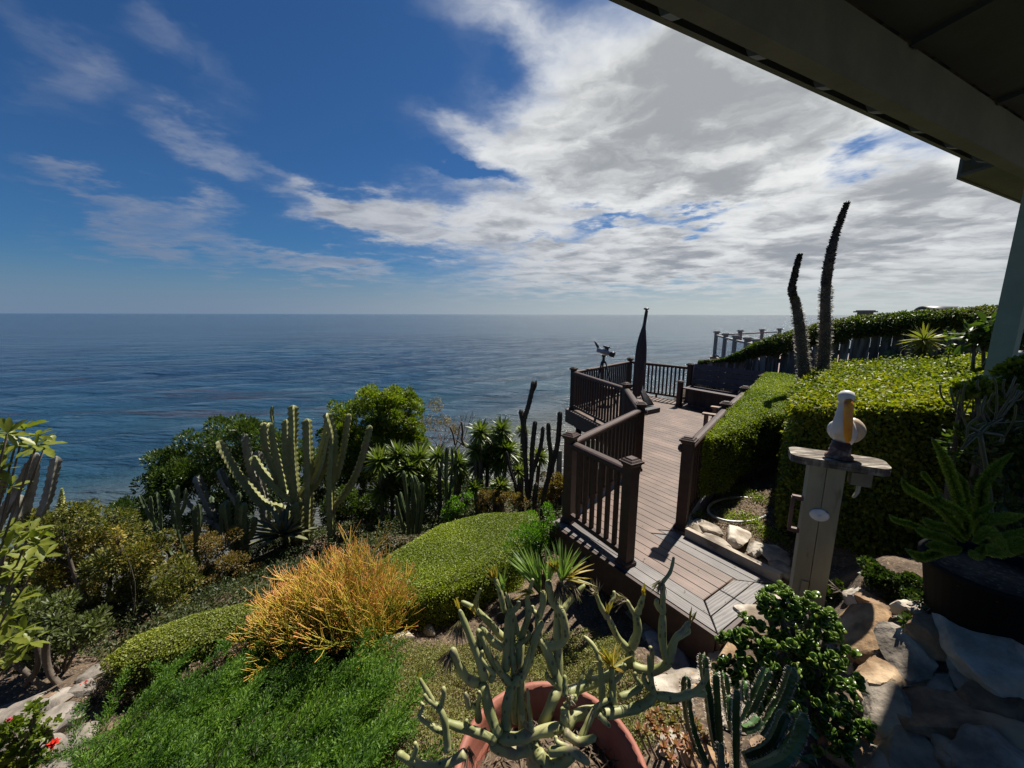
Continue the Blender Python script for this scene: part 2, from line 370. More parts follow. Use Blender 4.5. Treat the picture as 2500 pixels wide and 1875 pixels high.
# ------------------------------------------------------------------ sea
SEA_Z = -18.0
def make_sea():
    m, t, b = principled('sea_water')
    tcn = N(t, 'ShaderNodeTexCoord'); geo = N(t, 'ShaderNodeNewGeometry'); P = geo.outputs['Position']
    cd = N(t, 'ShaderNodeVectorMath', operation='LENGTH'); t.links.new(P, cd.inputs[0]); dist = cd.outputs['Value']
    def nz(scale, sc, rot, detail=4, rough=0.55, dis=0.0):
        mp = N(t, 'ShaderNodeMapping'); t.links.new(P, mp.inputs[0]); mp.inputs['Rotation'].default_value = (0, 0, rot); mp.inputs['Scale'].default_value = sc
        n = N(t, 'ShaderNodeTexNoise'); t.links.new(mp.outputs[0], n.inputs['Vector']); n.inputs['Scale'].default_value = scale; n.inputs['Detail'].default_value = detail; n.inputs['Roughness'].default_value = rough; n.inputs['Distortion'].default_value = dis
        return n.outputs[0]
    rot = R(-42)
    shore = N(t, 'ShaderNodeVectorMath', operation='DOT_PRODUCT'); t.links.new(P, shore.inputs[0]); shore.inputs[1].default_value = (-0.62, 0.785, 0)
    sh = shore.outputs['Value']      # metres out from the beach
    deep = mix_n(t, smooth_n(t, nz(0.012, (0.35, 1, 1), rot, 3), 0.4, 0.62), (0.006, 0.022, 0.048), (0.009, 0.034, 0.066))
    shal = mix_n(t, smooth_n(t, nz(0.05, (0.3, 1, 1), rot, 4), 0.42, 0.6), (0.014, 0.046, 0.066), (0.010, 0.030, 0.052))
    wob = math_n(t, 'ADD', sh, math_n(t, 'MULTIPLY', nz(0.02, (0.4, 1, 1), rot, 3), 40))
    c = mix_n(t, smooth_n(t, wob, 75, 190), shal, deep)
    sand = mix_n(t, smooth_n(t, wob, 52, 90), (0.085, 0.085, 0.070), c)
    kelp = smooth_n(t, nz(0.075, (0.13, 1, 1), rot, 8, 0.75, 0.5), 0.54, 0.63)
    kelp = math_n(t, 'MULTIPLY', kelp, smooth_n(t, dist, 90, 480, 0.9, 0.0))
    c = mix_n(t, kelp, sand, (0.026, 0.020, 0.024))
    # foam where the small surf turns over near the beach
    fo = math_n(t, 'MULTIPLY', smooth_n(t, nz(0.5, (0.12, 1, 1), rot, 8, 0.7, 0.6), 0.585, 0.63), smooth_n(t, wob, 42, 66, 1.0, 0.0))
    c = mix_n(t, fo, c, (0.62, 0.64, 0.64))
    t.links.new(c, b.inputs['Base Color'])
    b.inputs['IOR'].default_value = 1.33; b.inputs['Specular IOR Level'].default_value = 0.85
    rg = mix_n(t, fo, (0.07, 0.07, 0.07), (0.8, 0.8, 0.8)); t.links.new(rg, b.inputs['Roughness'])
    prev = None
    for (scale, sc, rr, st, dd, det) in ((0.09, (0.25, 1, 1), rot, 1.0, 4.5, 3), (0.36, (0.28, 1, 1), R(-34), 1.0, 1.5, 4), (1.5, (0.45, 1, 1), R(-52), 1.0, 0.38, 4)):
        bp = N(t, 'ShaderNodeBump'); bp.inputs['Strength'].default_value = st; bp.inputs['Distance'].default_value = dd
        t.links.new(nz(scale, sc, rr, det, 0.6, 0.3), bp.inputs['Height'])
        if prev: t.links.new(prev, bp.inputs['Normal'])
        prev = bp.outputs[0]
    t.links.new(prev, b.inputs['Normal'])
    nr, na = 330, 260
    rr_ = 14 * (80000 / 14) ** (np.linspace(0, 1, nr) ** 1.0); aa = np.linspace(R(-105), R(105), na)
    A, RR = np.meshgrid(aa, rr_); X = RR * np.sin(A); Y = RR * np.cos(A)
    wv_ = 0.0
    for (k, ang, amp, ph) in ((0.42, -43, .30, 0), (0.27, -38, .34, 1.3), (0.61, -50, .16, 2.0), (0.36, -33, .22, 4.1)):
        ca, sa = math.sin(R(ang)), math.cos(R(ang))
        ww = (X * ca + Y * sa) * k + ph + 0.7 * np.sin((X * sa - Y * ca) * 0.05 + ph)
        wv_ = wv_ + amp * (1 - np.abs(np.sin(ww / 2)) * 1.6) * (0.6 + 0.4 * np.sin((X * sa - Y * ca) * 0.03 + ph * 2))
    Z = SEA_Z + wv_ * np.clip((420 - RR) / 300, 0, 1)
    i, j = np.meshgrid(np.arange(na - 1), np.arange(nr - 1)); q = (j * na + i).ravel()
    o = link_mesh('sea', arr_mesh('sea', np.stack([X, Y, Z], -1).reshape(-1, 3), np.stack([q, q + 1, q + na + 1, q + na], 1), True), m)
    tag(o, 'blue ocean with low ripples reaching the horizon', 'sea', kind='structure')
make_sea()

# ------------------------------------------------------------------ deck
BROWN = mat('deck_paint', (0.050, 0.028, 0.022), (0.036, 0.020, 0.016), 0.55, 14, spec=.35, bump=0.05, bscale=60, objvar=0.08)
def woodmat(name, c1, c2, ang, rough=0.55, objvar=0.12):
    if name in MATS: return MATS[name]
    m, t, b = principled(name)
    tcn = N(t, 'ShaderNodeTexCoord'); oi = N(t, 'ShaderNodeObjectInfo')
    mp = N(t, 'ShaderNodeMapping'); t.links.new(tcn.outputs['Object'], mp.inputs[0]); mp.inputs['Rotation'].default_value = (0, 0, -ang)
    va = N(t, 'ShaderNodeVectorMath', operation='MULTIPLY_ADD'); va.inputs[1].default_value = (13, 9, 5); t.links.new(oi.outputs['Random'], va.inputs[0]); t.links.new(mp.outputs[0], va.inputs[2])
    m2 = N(t, 'ShaderNodeMapping'); t.links.new(va.outputs[0], m2.inputs[0]); m2.inputs['Scale'].default_value = (1.2, 14, 14)
    nz = N(t, 'ShaderNodeTexNoise'); t.links.new(m2.outputs[0], nz.inputs['Vector']); nz.inputs['Scale'].default_value = 3.0; nz.inputs['Detail'].default_value = 6; nz.inputs['Distortion'].default_value = 1.4
    m3 = N(t, 'ShaderNodeMapping'); t.links.new(va.outputs[0], m3.inputs[0]); m3.inputs['Scale'].default_value = (1.5, 9, 9)
    wv_ = N(t, 'ShaderNodeTexWave', wave_type='RINGS', rings_direction='Z'); t.links.new(m3.outputs[0], wv_.inputs['Vector']); wv_.inputs['Scale'].default_value = 1.6; wv_.inputs['Distortion'].default_value = 7; wv_.inputs['Detail'].default_value = 3; wv_.inputs['Detail Scale'].default_value = 1.2
    f = math_n(t, 'ADD', math_n(t, 'MULTIPLY', nz.outputs[0], 0.6), math_n(t, 'MULTIPLY', wv_.outputs['Fac'], 0.4))
    c = mix_n(t, smooth_n(t, f, 0.32, 0.68), c2, c1)
    st = N(t, 'ShaderNodeTexNoise'); t.links.new(tcn.outputs['Object'], st.inputs['Vector']); st.inputs['Scale'].default_value = 2.2; st.inputs['Detail'].default_value = 5
    c = mix_n(t, smooth_n(t, st.outputs[0], 0.42, 0.68, 0, 0.55), c, tuple(x * 1.5 + 0.02 for x in c1))
    hsv = N(t, 'ShaderNodeHueSaturation'); t.links.new(c, hsv.inputs['Color']); mr = N(t, 'ShaderNodeMapRange'); t.links.new(oi.outputs['Random'], mr.inputs[0]); mr.inputs[3].default_value = 1 - objvar; mr.inputs[4].default_value = 1 + objvar; t.links.new(mr.outputs[0], hsv.inputs['Value'])
    t.links.new(hsv.outputs[0], b.inputs['Base Color']); b.inputs['Roughness'].default_value = rough
    bp = N(t, 'ShaderNodeBump'); bp.inputs['Strength'].default_value = 0.35; bp.inputs['Distance'].default_value = 0.004; t.links.new(f, bp.inputs['Height']); t.links.new(bp.outputs[0], b.inputs['Normal'])
    MATS[name] = m; return m
UA = math.atan2(-.828, .56)
W_BROWN = woodmat('deck_board_brown', (0.108, 0.064, 0.045), (0.056, 0.034, 0.025), UA)
W_GREY = woodmat('deck_board_grey', (0.105, 0.092, 0.086), (0.050, 0.044, 0.042), UA)
W_GREY2 = woodmat('deck_board_grey_cross', (0.105, 0.092, 0.086), (0.050, 0.044, 0.042), UA + 1.57)
u2 = Vector((.5603, -.8283, 0)); v2 = Vector((.8283, .5603, 0))
def uv(u_, v_, z=0.0): return u2 * u_ + v2 * v_ + Vector((0, 0, z))
def toUV(p): p = Vector((p[0], p[1], 0)); return p.dot(u2), p.dot(v2)
P_N = (1.00, 3.08); P_B = (.60, 3.79); P_C = (1.767, 5.19); P_D = (2.01, 6.71); P_E = (1.40, 8.72); P_F = (3.28, 10.74); P_G = (4.39, 9.5)
P_R1 = (1.737, 3.66); P_R2 = (2.95, 5.22); P_R3 = (3.90, 6.39); P_R4 = (5.02, 7.68)
LEFT = [(2.48, -2.80), (2.56, -2.90)] + [toUV(p) for p in ()]
uvB, uvC, uvD, uvE, uvF, uvG, uvR1, uvR2, uvR4 = [toUV(p) for p in (P_B, P_C, P_D, P_E, P_F, P_G, P_R1, P_R2, P_R4)]
OUT = 0.085
left_pts = [(2.47, uvB[0] - .09), (uvB[1], uvB[0] - .10), (uvC[1] - .03, uvC[0] - .10), (uvD[1] - .05, uvD[0] - .06), (uvE[1] - .10, uvE[0] - .10), (uvF[1] + .03, uvF[0] - .12), (9.05, uvF[0] - .12)]
right_pts = [(2.47, -1.13), (3.352, -1.13), (3.353, -2.02), (uvR1[1] + .02, uvR1[0] + .07), (uvR4[1] + .2, uvR4[0] + .07), (8.98, uvG[0] + 1.9), (9.05, uvG[0] + 1.9)]
def interp(pts, v_):
    for (a, ua), (b, ub) in zip(pts, pts[1:]):
        if a <= v_ <= b: return ua + (ub - ua) * (v_ - a) / max(b - a, 1e-6)
    return pts[-1][1] if v_ > pts[-1][0] else pts[0][1]
deck = empty('wooden_deck', (1.4, 3.2, -0.3), 'brown and grey plank deck reaching out towards the sea', 'deck')
BW, GAP, TH = 0.113, 0.007, 0.026
def board(corners, m, name='board', bev=0.004):
    """corners counter-clockwise on the deck plane; slightly eased top edges"""
    c = Vector((sum(p.x for p in corners) / len(corners), sum(p.y for p in corners) / len(corners), 0))
    lo_ = [Vector((p.x, p.y, -TH)) for p in corners]; mid = [Vector((p.x, p.y, -bev)) for p in corners]
    top = [p + (c - p).normalized() * bev * 1.4 for p in corners]; top = [Vector((p.x, p.y, random.uniform(-.0008, .0008))) for p in top]
    b = MB(); n = len(corners); b.add(lo_ + mid + top, [tuple(range(n))[::-1]] + [(i, (i + 1) % n, n + (i + 1) % n, n + i) for i in range(n)] + [(n + i, n + (i + 1) % n, 2 * n + (i + 1) % n, 2 * n + i) for i in range(n)] + [tuple(range(2 * n, 3 * n))])
    return b.build(name, m, deck)
v0 = 2.47; k = 0
while v0 + BW < 8.96:
    va_, vb_ = v0 + GAP / 2, v0 + BW - GAP / 2
    lo = max(interp(left_pts, va_), interp(left_pts, vb_)) if False else None
    la, lb = interp(left_pts, va_), interp(left_pts, vb_); ra, rb = interp(right_pts, va_), interp(right_pts, vb_)
    kind_ = W_BROWN
    if v0 < 2.47 + 2 * BW - .01: kind_ = W_GREY
    END = -1.13 - 2 * BW
    if va_ < 3.33:                         # landing boards: stop at the two cross boards, mitred
        vc = (va_ + vb_) / 2; 
        ra = rb = END
        if k == 0 or k == 1:
            ra = -1.13 - (va_ - 2.47); rb = -1.13 - (vb_ - 2.47)
            kk = W_GREY
        if k in (6, 7):
            ra = -1.13 - (3.352 - va_) if True else END; rb = -1.13 - (3.352 - vb_)
            ra = min(ra, -1.13 - .004); rb = min(rb, -1.13 - .004)
            kind_ = W_GREY
    if k in (6, 7):                        # the inner edge boards are grey only beside the stones
        cut = -2.06
        board([uv(lb + .12, vb_), uv(la + .12, va_), uv(cut - .12, va_), uv(cut - .02, vb_)], W_BROWN)
        board([uv(cut, vb_), uv(cut - .1, va_), uv(ra, va_), uv(rb, vb_)], W_GREY)
    else:
        # border boards run along the left and right sides of the walkway: keep the field off them
        wl_ = .13 if va_ > 2.75 else 0.0; wr_ = .13 if va_ > 3.40 else 0.0
        board([uv(lb + wl_, vb_), uv(la + wl_, va_), uv(ra - wr_ - GAP, va_), uv(rb - wr_ - GAP, vb_)], kind_)
    v0 += BW; k += 1
# cross boards at the step
e0, e1, e2 = -1.13, -1.13 - BW, -1.13 - 2 * BW
vL, vR = 2.47, 3.352
board([uv(e0, vR), uv(e1 + .004, vR - BW), uv(e1 + .004, vL + BW), uv(e0, vL)], W_GREY2) if False else None
def quadb(a, b_, c, d, m): board([a, b_, c, d], m)
mid_v = (vL + vR) / 2
for (o_, i_, off) in ((e0, e1, 0.0), (e1, e2, BW)):
    a0, a1 = vL + off, vL + off + BW; c0, c1 = vR - off, vR - off - BW
    quadb(uv(i_ + .004, a1 + .004), uv(o_ - .002, a0 + .004), uv(o_ - .002, mid_v - .003), uv(i_ + .004, mid_v - .003), W_GREY2)
    quadb(uv(i_ + .004, mid_v + .003), uv(o_ - .002, mid_v + .003), uv(o_ - .002, c0 - .004), uv(i_ + .004, c1 - .004), W_GREY2)
# border boards
def border(pts, side, vmin, vmax, m):
    ks = [p for p in pts if vmin < p[0] < vmax]
    seq = [(vmin, interp(pts, vmin))] + ks + [(vmax, interp(pts, vmax))]
    for (va_, ua), (vb_, ub) in zip(seq, seq[1:]):
        if vb_ - va_ < .05: continue
        s_ = 1 if side == 'L' else -1
        q = [uv(ua, va_ + .003), uv(ua + s_ * .122, va_ + .003), uv(ub + s_ * .122, vb_ - .003), uv(ub, vb_ - .003)]
        ang = math.atan2((q[3] - q[0]).y, (q[3] - q[0]).x)
        mm = woodmat('deck_board_grey_%d' % round(math.degrees(ang)), (0.105, 0.092, 0.086), (0.050, 0.044, 0.042), ang)
        board(q if side == 'R' else q[::-1], mm)
border(left_pts, 'L', 2.75, 8.95, W_GREY); border(right_pts, 'R', 3.41, 8.60, W_GREY)
# fascia
def fascia_run(pts, h0, z0=-.004, t_=.028):
    for a, b in zip(pts, pts[1:]):
        a = Vector(a); b = Vector(b)
        m_ = MB(); m_.bar(a + Vector((0, 0, z0 - h0 / 2)), b + Vector((0, 0, z0 - h0 / 2)), t_, h0); m_.build('fascia', BROWN, deck)
lp = [uv(u_, v_) for (v_, u_) in left_pts[:-1]]
off = lambda p, d: p + d
fascia_run([uv(-1.13, 2.452), uv(uvB[0] - .09, 2.452)], .30)
fascia_run([p - u2 * .018 for p in lp[1:]], .30)
fascia_run([uv(-1.112, 2.452), uv(-1.112, 3.36)], .20)
for p in ((1.55, 8.7), (2.1, 6.75), (3.3, 10.5), (1.85, 5.2), (.75, 3.85)):
    m_ = MB(); g0 = hgt(*p) - .1; m_.box((p[0], p[1], (g0 - .05) / 2), (.12, .12, -.05 - g0)); m_.build('support_post', BROWN, deck)
for a, b in (((1.6, 8.5), (4.4, 9.3)), ((2.2, 6.8), (4.2, 7.2)), ((1.9, 5.3), (3.0, 5.3)), ((.9, 3.7), (1.8, 3.9))):
    m_ = MB(); m_.bar((a[0], a[1], -.13), (b[0], b[1], -.13), .05, .18); m_.build('joist', BROWN, deck)
lampm = mat('bronze_lamp', (0.045, 0.032, 0.028), (0.03, 0.022, 0.02), 0.4, 20)
ml = MB(); cl = uv(-2.36, 2.436, -.15); ml.lathe(cl, [(.055, 0), (.055, .012), (.043, .022), (.036, .03), (.0, .034)], 20, (u2, Vector((0, 0, 1)), -v2)); ml.build('step_light', lampm, deck)

# ------------------------------------------------------------------ railings
def make_railing(name, label, posts, spans, z=0.0, post_h=.965, lamps=(), mats=None, base=True):
    root = empty(name, (posts[0][0], posts[0][1], z), label, 'railing')
    M0 = mats or BROWN
    ps = .098
    for i, p in enumerate(posts):
        j = min(i, len(posts) - 2); d = (Vector((*posts[j + 1], 0)) - Vector((*posts[j], 0))).normalized(); s_ = Vector((-d.y, d.x, 0)); ax = (d, s_, Vector((0, 0, 1)))
        c = Vector((p[0], p[1], z))
        m_ = MB(); m_.box(c + Vector((0, 0, post_h / 2 - .01)), (ps, ps, post_h), ax); po = m_.build('post', M0, root)
        m_ = MB()
        def ringbox(zz, s1, s2, h):
            q = lambda a, b, s_h, z_: c + d * a * s_h / 2 + s_ * b * s_h / 2 + Vector((0, 0, z_))
            m_.prism([q(-1, -1, s1, zz), q(1, -1, s1, zz), q(1, 1, s1, zz), q(-1, 1, s1, zz)], [q(-1, -1, s2, zz + h), q(1, -1, s2, zz + h), q(1, 1, s2, zz + h), q(-1, 1, s2, zz + h)])
        ringbox(post_h - .055, .108, .128, .022); ringbox(post_h - .032, .146, .146, .018); ringbox(post_h - .0135, .128, .104, .014); ringbox(post_h + .001, .088, .07, .012)
        m_.build('cap', M0, po)
        if base:
            m_ = MB(); ringbox(-.002, .128, .128, .035); ringbox(.0335, .124, .104, .014); m_.build('base_trim', M0, po)
        if i in lamps:
            m_ = MB(); dirn = lamps[i]; ctr = c + Vector(dirn) * .062 + Vector((0, 0, post_h - .12)); m_.lathe(ctr - Vector(dirn) * .015, [(.04, 0), (.044, .012), (.04, .028), (.026, .042), (.0, .048)], 16, (Vector((-dirn[1], dirn[0], 0)), Vector((0, 0, 1)), Vector(dirn))); m_.build('post_lamp', lampm, po)
    for (a, b) in spans:
        A = Vector((*posts[a], z)); B = Vector((*posts[b], z)); d = (B - A); L = d.length; d.normalize(); s_ = Vector((-d.y, d.x, 0))
        a_, b_ = A + d * (ps / 2 - .003), B - d * (ps / 2 - .003)
        prof = [(-.048, .0), (-.05, .012), (-.044, .024), (-.03, .034), (0, .038), (.03, .034), (.044, .024), (.05, .012), (.048, 0), (.03, -.012), (.03, -.034), (-.03, -.034), (-.03, -.012)]
        m_ = MB(); zt = post_h - .115; n = len(prof)
        vs = [a_ + s_ * q[0] + Vector((0, 0, zt + q[1])) for q in prof] + [b_ + s_ * q[0] + Vector((0, 0, zt + q[1])) for q in prof]
        m_.add(vs, [(i, (i + 1) % n, n + (i + 1) % n, n + i) for i in range(n)] + [tuple(range(n))[::-1], tuple(range(n, 2 * n))]); m_.build('top_rail', M0, root)
        m_ = MB(); m_.bar(a_ + Vector((0, 0, .085)), b_ + Vector((0, 0, .085)), .045, .05); m_.build('bottom_rail', M0, root)
        if L > 1.6:
            mm_ = (A + B) / 2; m_ = MB(); m_.box(mm_ + Vector((0, 0, .03)), (.04, .04, .062)); m_.build('foot_block', M0, root)
        nb = max(3, int(round((L - ps) / .108)))
        h = zt - .034 - .11
        bb = MB(); bb.box((0, 0, 0), (.034, .034, h + .01), (d, s_, Vector((0, 0, 1)))); bme = bb.mesh('baluster'); bme.materials.append(M0)
        for q in range(1, nb):
            p = a_.lerp(b_, q / nb); o = link_mesh('baluster', bme, None, root); o.location = (p.x, p.y, z + .11 + h / 2)
    return root
o_in = Vector((P_R2[0] - P_R1[0], P_R2[1] - P_R1[1], 0)).normalized(); left_of = Vector((-o_in.y, o_in.x, 0))
rail_in = make_railing('deck_railing', 'brown railing with square balusters along the seaward side of the deck', [P_N, P_B, P_C, P_D, P_E, P_F, P_G], [(0, 1), (1, 2), (2, 3), (3, 4), (4, 5), (5, 6)], lamps={2: -left_of, 0: Vector((.8, .6, 0))})
rail_r = make_railing('deck_railing', 'brown railing of the deck overhung by the bright clipped hedge', [P_R1, P_R2, P_R3, P_R4], [(0, 1), (1, 2), (2, 3)], lamps={0: left_of, 1: left_of, 2: left_of})

# ------------------------------------------------------------------ porch roof and post
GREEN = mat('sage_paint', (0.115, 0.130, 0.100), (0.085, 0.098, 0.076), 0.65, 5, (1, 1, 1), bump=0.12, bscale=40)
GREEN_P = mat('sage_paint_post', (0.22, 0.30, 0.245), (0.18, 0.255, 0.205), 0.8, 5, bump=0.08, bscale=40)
ROOFM = mat('roof_felt', (0.06, 0.055, 0.05), (0.035, 0.032, 0.03), 0.9, 20, bump=0.3)
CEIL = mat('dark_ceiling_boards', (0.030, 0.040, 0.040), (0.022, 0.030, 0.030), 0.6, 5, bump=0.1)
wdir = Vector((.897, .443, 0)).normalized(); mdir = Vector((wdir.y, -wdir.x, 0))       # along the eave; towards the house
roof = empty('porch_roof', (3.64, 3.0, .5), 'sage green porch roof with beam and rafter tails above the garden', 'roof')
E0 = Vector((.386, 1.326, 0))                 # on the outer foot of the beam
RU = 1.3                                     # the roof was measured in units of 1.3 m
def rp(along, inn, z): return E0 + wdir * along * RU + mdir * inn * RU + Vector((0, 0, 2.15 + (z - 2.15) * RU))
def rbox(name, a0, a1, i0, i1, z0, z1, m, rise=0.0, parent=None):
    b = MB(); dz = rise
    b.prism([rp(a0, i0, z0), rp(a1, i0, z0), rp(a1, i1, z0 + dz), rp(a0, i1, z0 + dz)], [rp(a0, i0, z1), rp(a1, i0, z1), rp(a1, i1, z1 + dz), rp(a0, i1, z1 + dz)])
    return b.build(name, m, parent or roof)
A0, A1 = -4.5, 5.2
rbox('beam', A0, A1, 0, .052, 2.85, 3.03, GREEN)
SL = math.tan(R(7))
rbox('roof_sheet', A0, A1, -.215, 1.75, 3.105 - .215 * SL, 3.135 - .215 * SL, ROOFM, rise=1.965 * SL)  # unseen back cut short so sky light lifts the shade below
rbox('drip_board', 2.665, A1, -.245, -.006, 2.935, 2.95, GREEN, rise=.03)
rbox('fascia_board', A0, 2.68, -.235, -.215, 3.02, 3.115, GREEN)
rbox('fascia_board', 2.683, A1, -.262, -.247, 2.93, 3.09, GREEN)
cb = 0
for q in range(-18, 28):
    a = q * .40 + .235
    if not (A0 < a < A1): continue
    b = MB(); zz = lambda i: 3.032 + max(0.0, (i + .0)) * SL
    pr = [(-.20, 3.03), (-.185, 2.995), (-.15, 2.982), (-.06, 2.992), (-.002, 3.0), (-.001, 3.033), (1.7, 3.03 + 1.7 * SL), (1.7, 3.10 + 1.7 * SL), (-.20, 3.098 - .2 * SL)]
    b.prism([rp(a, i, z_) for i, z_ in pr], [rp(a + .045, i, z_) for i, z_ in pr]); b.build('rafter', GREEN, roof)
rbox('ceiling_panel', A0, A1, .06, 3.2, 3.085, 3.092, CEIL, rise=3.14 * SL) if False else None
# beams farther in under the ceiling
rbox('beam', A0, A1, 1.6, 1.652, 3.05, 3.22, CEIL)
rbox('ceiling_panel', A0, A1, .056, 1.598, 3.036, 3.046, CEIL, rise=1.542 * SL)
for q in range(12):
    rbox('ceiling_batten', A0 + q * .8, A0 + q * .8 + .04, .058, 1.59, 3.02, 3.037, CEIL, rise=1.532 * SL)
BZ = 2.15 + .7 * RU
post_c = rp(2.78, .035, 0); g0 = hgt(post_c.x, post_c.y) - .1
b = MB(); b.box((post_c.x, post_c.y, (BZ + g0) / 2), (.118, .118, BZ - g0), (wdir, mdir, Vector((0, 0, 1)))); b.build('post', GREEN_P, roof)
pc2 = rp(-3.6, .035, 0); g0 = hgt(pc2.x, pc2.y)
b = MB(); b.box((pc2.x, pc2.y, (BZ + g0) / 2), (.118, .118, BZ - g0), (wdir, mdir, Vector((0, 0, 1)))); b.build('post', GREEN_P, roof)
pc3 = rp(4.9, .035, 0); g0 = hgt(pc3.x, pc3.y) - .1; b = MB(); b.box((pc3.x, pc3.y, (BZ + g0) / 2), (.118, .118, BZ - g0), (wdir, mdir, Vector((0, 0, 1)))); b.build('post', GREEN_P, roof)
# unseen back posts, added to carry a roof cut short for sky light
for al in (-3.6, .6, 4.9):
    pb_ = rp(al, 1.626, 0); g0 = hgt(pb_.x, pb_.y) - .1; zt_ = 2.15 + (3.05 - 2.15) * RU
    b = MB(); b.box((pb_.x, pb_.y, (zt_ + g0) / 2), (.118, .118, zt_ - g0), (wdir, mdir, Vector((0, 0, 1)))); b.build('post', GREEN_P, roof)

# ------------------------------------------------------------------ fence
FENCE = mat('weathered_fence_wood', (0.155, 0.135, 0.115), (0.055, 0.045, 0.038), 0.85, 3.2, (6, 6, 0.7), bump=0.4, bscale=9, objvar=0.30, c3=(0.24, 0.23, 0.22), s3=1.6)
fence = empty('plank_fence', (4.75, 9.9, -.2), 'weathered dog-eared plank fence rising along the right boundary', 'fence')
F0, F1 = Vector((4.62, 9.95, 0)), Vector((8.1, 4.6, 0)); FD = (F1 - F0).normalized(); FN = Vector((-FD.y, FD.x, 0))
FL = (F1 - F0).length
def fence_top(s_):
    xs = [0, .2, 1.26, 2.1, 3.23, 3.82, 5, 7]; zs = [.9, .94, 1.16, 1.41, 1.755, 1.89, 2.08, 2.2]
    return float(np.interp(s_, xs, zs))
s_ = 0.0
while s_ < FL:
    wd = .135 + random.uniform(-.008, .008); p = F0 + FD * s_ + FN * random.uniform(-.008, .008); zt = fence_top(s_) + random.uniform(-.025, .025); zb = hgt(p.x, p.y) - .25
    if zt - zb < .9: zb = zt - 1.2
    lean = random.uniform(-.01, .01); t_ = .018; c = .03
    q = [(0, zb), (wd, zb), (wd + lean, zt - .05), (wd * .85 + lean, zt - .012), (wd * .66 + lean, zt), (wd * .34 + lean, zt), (wd * .15 + lean, zt - .012), (lean, zt - .05)]
    b = MB(); b.prism([p + FD * a + Vector((0, 0, z_)) for a, z_ in q][::-1], [p + FD * a + FN * t_ + Vector((0, 0, z_)) for a, z_ in q][::-1]); b.build('plank', FENCE, fence)
    s_ += wd + random.uniform(.004, .014)
for zo in (-.25, -.85):
    b = MB(); b.bar(F0 + FN * .045 + Vector((0, 0, fence_top(0) + zo)), F0 + FD * FL * .5 + FN * .045 + Vector((0, 0, fence_top(FL * .5) + zo)), .04, .09); b.build('fence_rail', FENCE, fence)
    b = MB(); b.bar(F0 + FD * FL * .5 + FN * .045 + Vector((0, 0, fence_top(FL * .5) + zo)), F1 + FN * .045 + Vector((0, 0, fence_top(FL) + zo)), .04, .09); b.build('fence_rail', FENCE, fence)
# ------------------------------------------------------------------ things on the deck
DARK = mat('black_metal', (0.018, 0.018, 0.02), (0.012, 0.012, 0.013), 0.45, 12)
# closed umbrella
CAN = mat('umbrella_cover', (0.055, 0.042, 0.040), (0.032, 0.025, 0.024), 0.75, 5, (3, 3, .6), bump=0.3, bscale=9, c3=(.16, .13, .05), s3=3.5, t3=(.66, .72))
ub = aty(1560, 962, 8.55); ub.z = 0.0
umb = empty('closed_umbrella', ub, 'tall closed patio umbrella in a dark cover on the deck', 'umbrella')
m_ = MB(); m_.box(ub + Vector((.04, 0, .05)), (.62, .62, .10), (u2, v2, Vector((0, 0, 1)))); m_.build('base_box', mat('umbrella_base', (.035, .035, .04), (.02, .02, .024), .6, 10, bump=.2), umb)
m_ = MB(); m_.lathe(ub + Vector((-.06, 0, .1)), [(.05, 0), (.05, .06), (.026, .07), (.026, .5)], 14); m_.build('pole', DARK, umb)
top = aty(1578, 757, 8.55); lowp = ub + Vector((-.06, 0, .36)); n = 22; b = MB(); pts = []; rad = []
for i in range(n):
    t = i / (n - 1); pts.append(lowp.lerp(top, t) + Vector((.012 * math.sin(t * 7), 0, 0)))
    rad.append(.035 + .095 * math.sin(math.pi * min(1, t * 1.05 + .14)) ** .8 if t < .97 else .03)
b.tube(pts, rad, 18, ribs=9, depth=.16, wav=.03, wl=.9, twist=.03); b.build('cover', CAN, umb)
m_ = MB(); m_.lathe(top + Vector((0, 0, -.01)), [(.02, 0), (.025, .02), (.055, .03), (.062, .045), (.05, .058), (.0, .068)], 16); m_.build('finial', DARK, umb)
m_ = MB()
for i in range(7):
    a = random.uniform(-.4, .9); m_.tube(smooth_path([lowp + Vector((0, 0, .25)), lowp + Vector((.10 + .02 * i, -.05 + .02 * i, .05)), lowp + Vector((.2 + .04 * i, -.1 + .03 * i, -.24))]), [.03, .03, .03, .028, .026, .025, .022, .02, .012], 6)
m_.build('loose_cloth', mat('umbrella_cloth', (.10, .10, .105), (.05, .05, .055), .8, 8, bump=.3), umb)
m_ = MB(); m_.tube(smooth_path([lowp + Vector((-.10, 0, .22)), lowp + Vector((-.17, -.02, .15)), lowp + Vector((-.14, 0, .08))]), .022, 8); m_.build('crank', DARK, umb)

# telescope on a tripod
tp = aty(1474, 985, 9.3); tp.z = 0.0
tel = empty('telescope', tp, 'small silver telescope on a black tripod behind the railing', 'telescope')
head = aty(1474, 872, 9.3)
for a in (R(90), R(205), R(330)):
    m_ = MB(); ft = tp + Vector((math.cos(a) * .33, math.sin(a) * .28, 0)); m_.bar(ft, head + Vector((math.cos(a) * .05, math.sin(a) * .05, -.10)), .034, .026, Vector((math.cos(a), math.sin(a), .2))); m_.build('tripod_leg', DARK, tel)
m_ = MB(); m_.lathe(head + Vector((0, 0, -.14)), [(.05, 0), (.06, .03), (.035, .07), (.03, .14), (.05, .17), (.05, .2)], 14); m_.build('mount', DARK, tel)
m_ = MB()
for a in (R(90), R(205), R(330)): m_.bar(tp + Vector((math.cos(a) * .2, math.sin(a) * .17, .42)), tp + Vector((0, 0, .46)), .02, .012)
m_.build('spreader', DARK, tel)
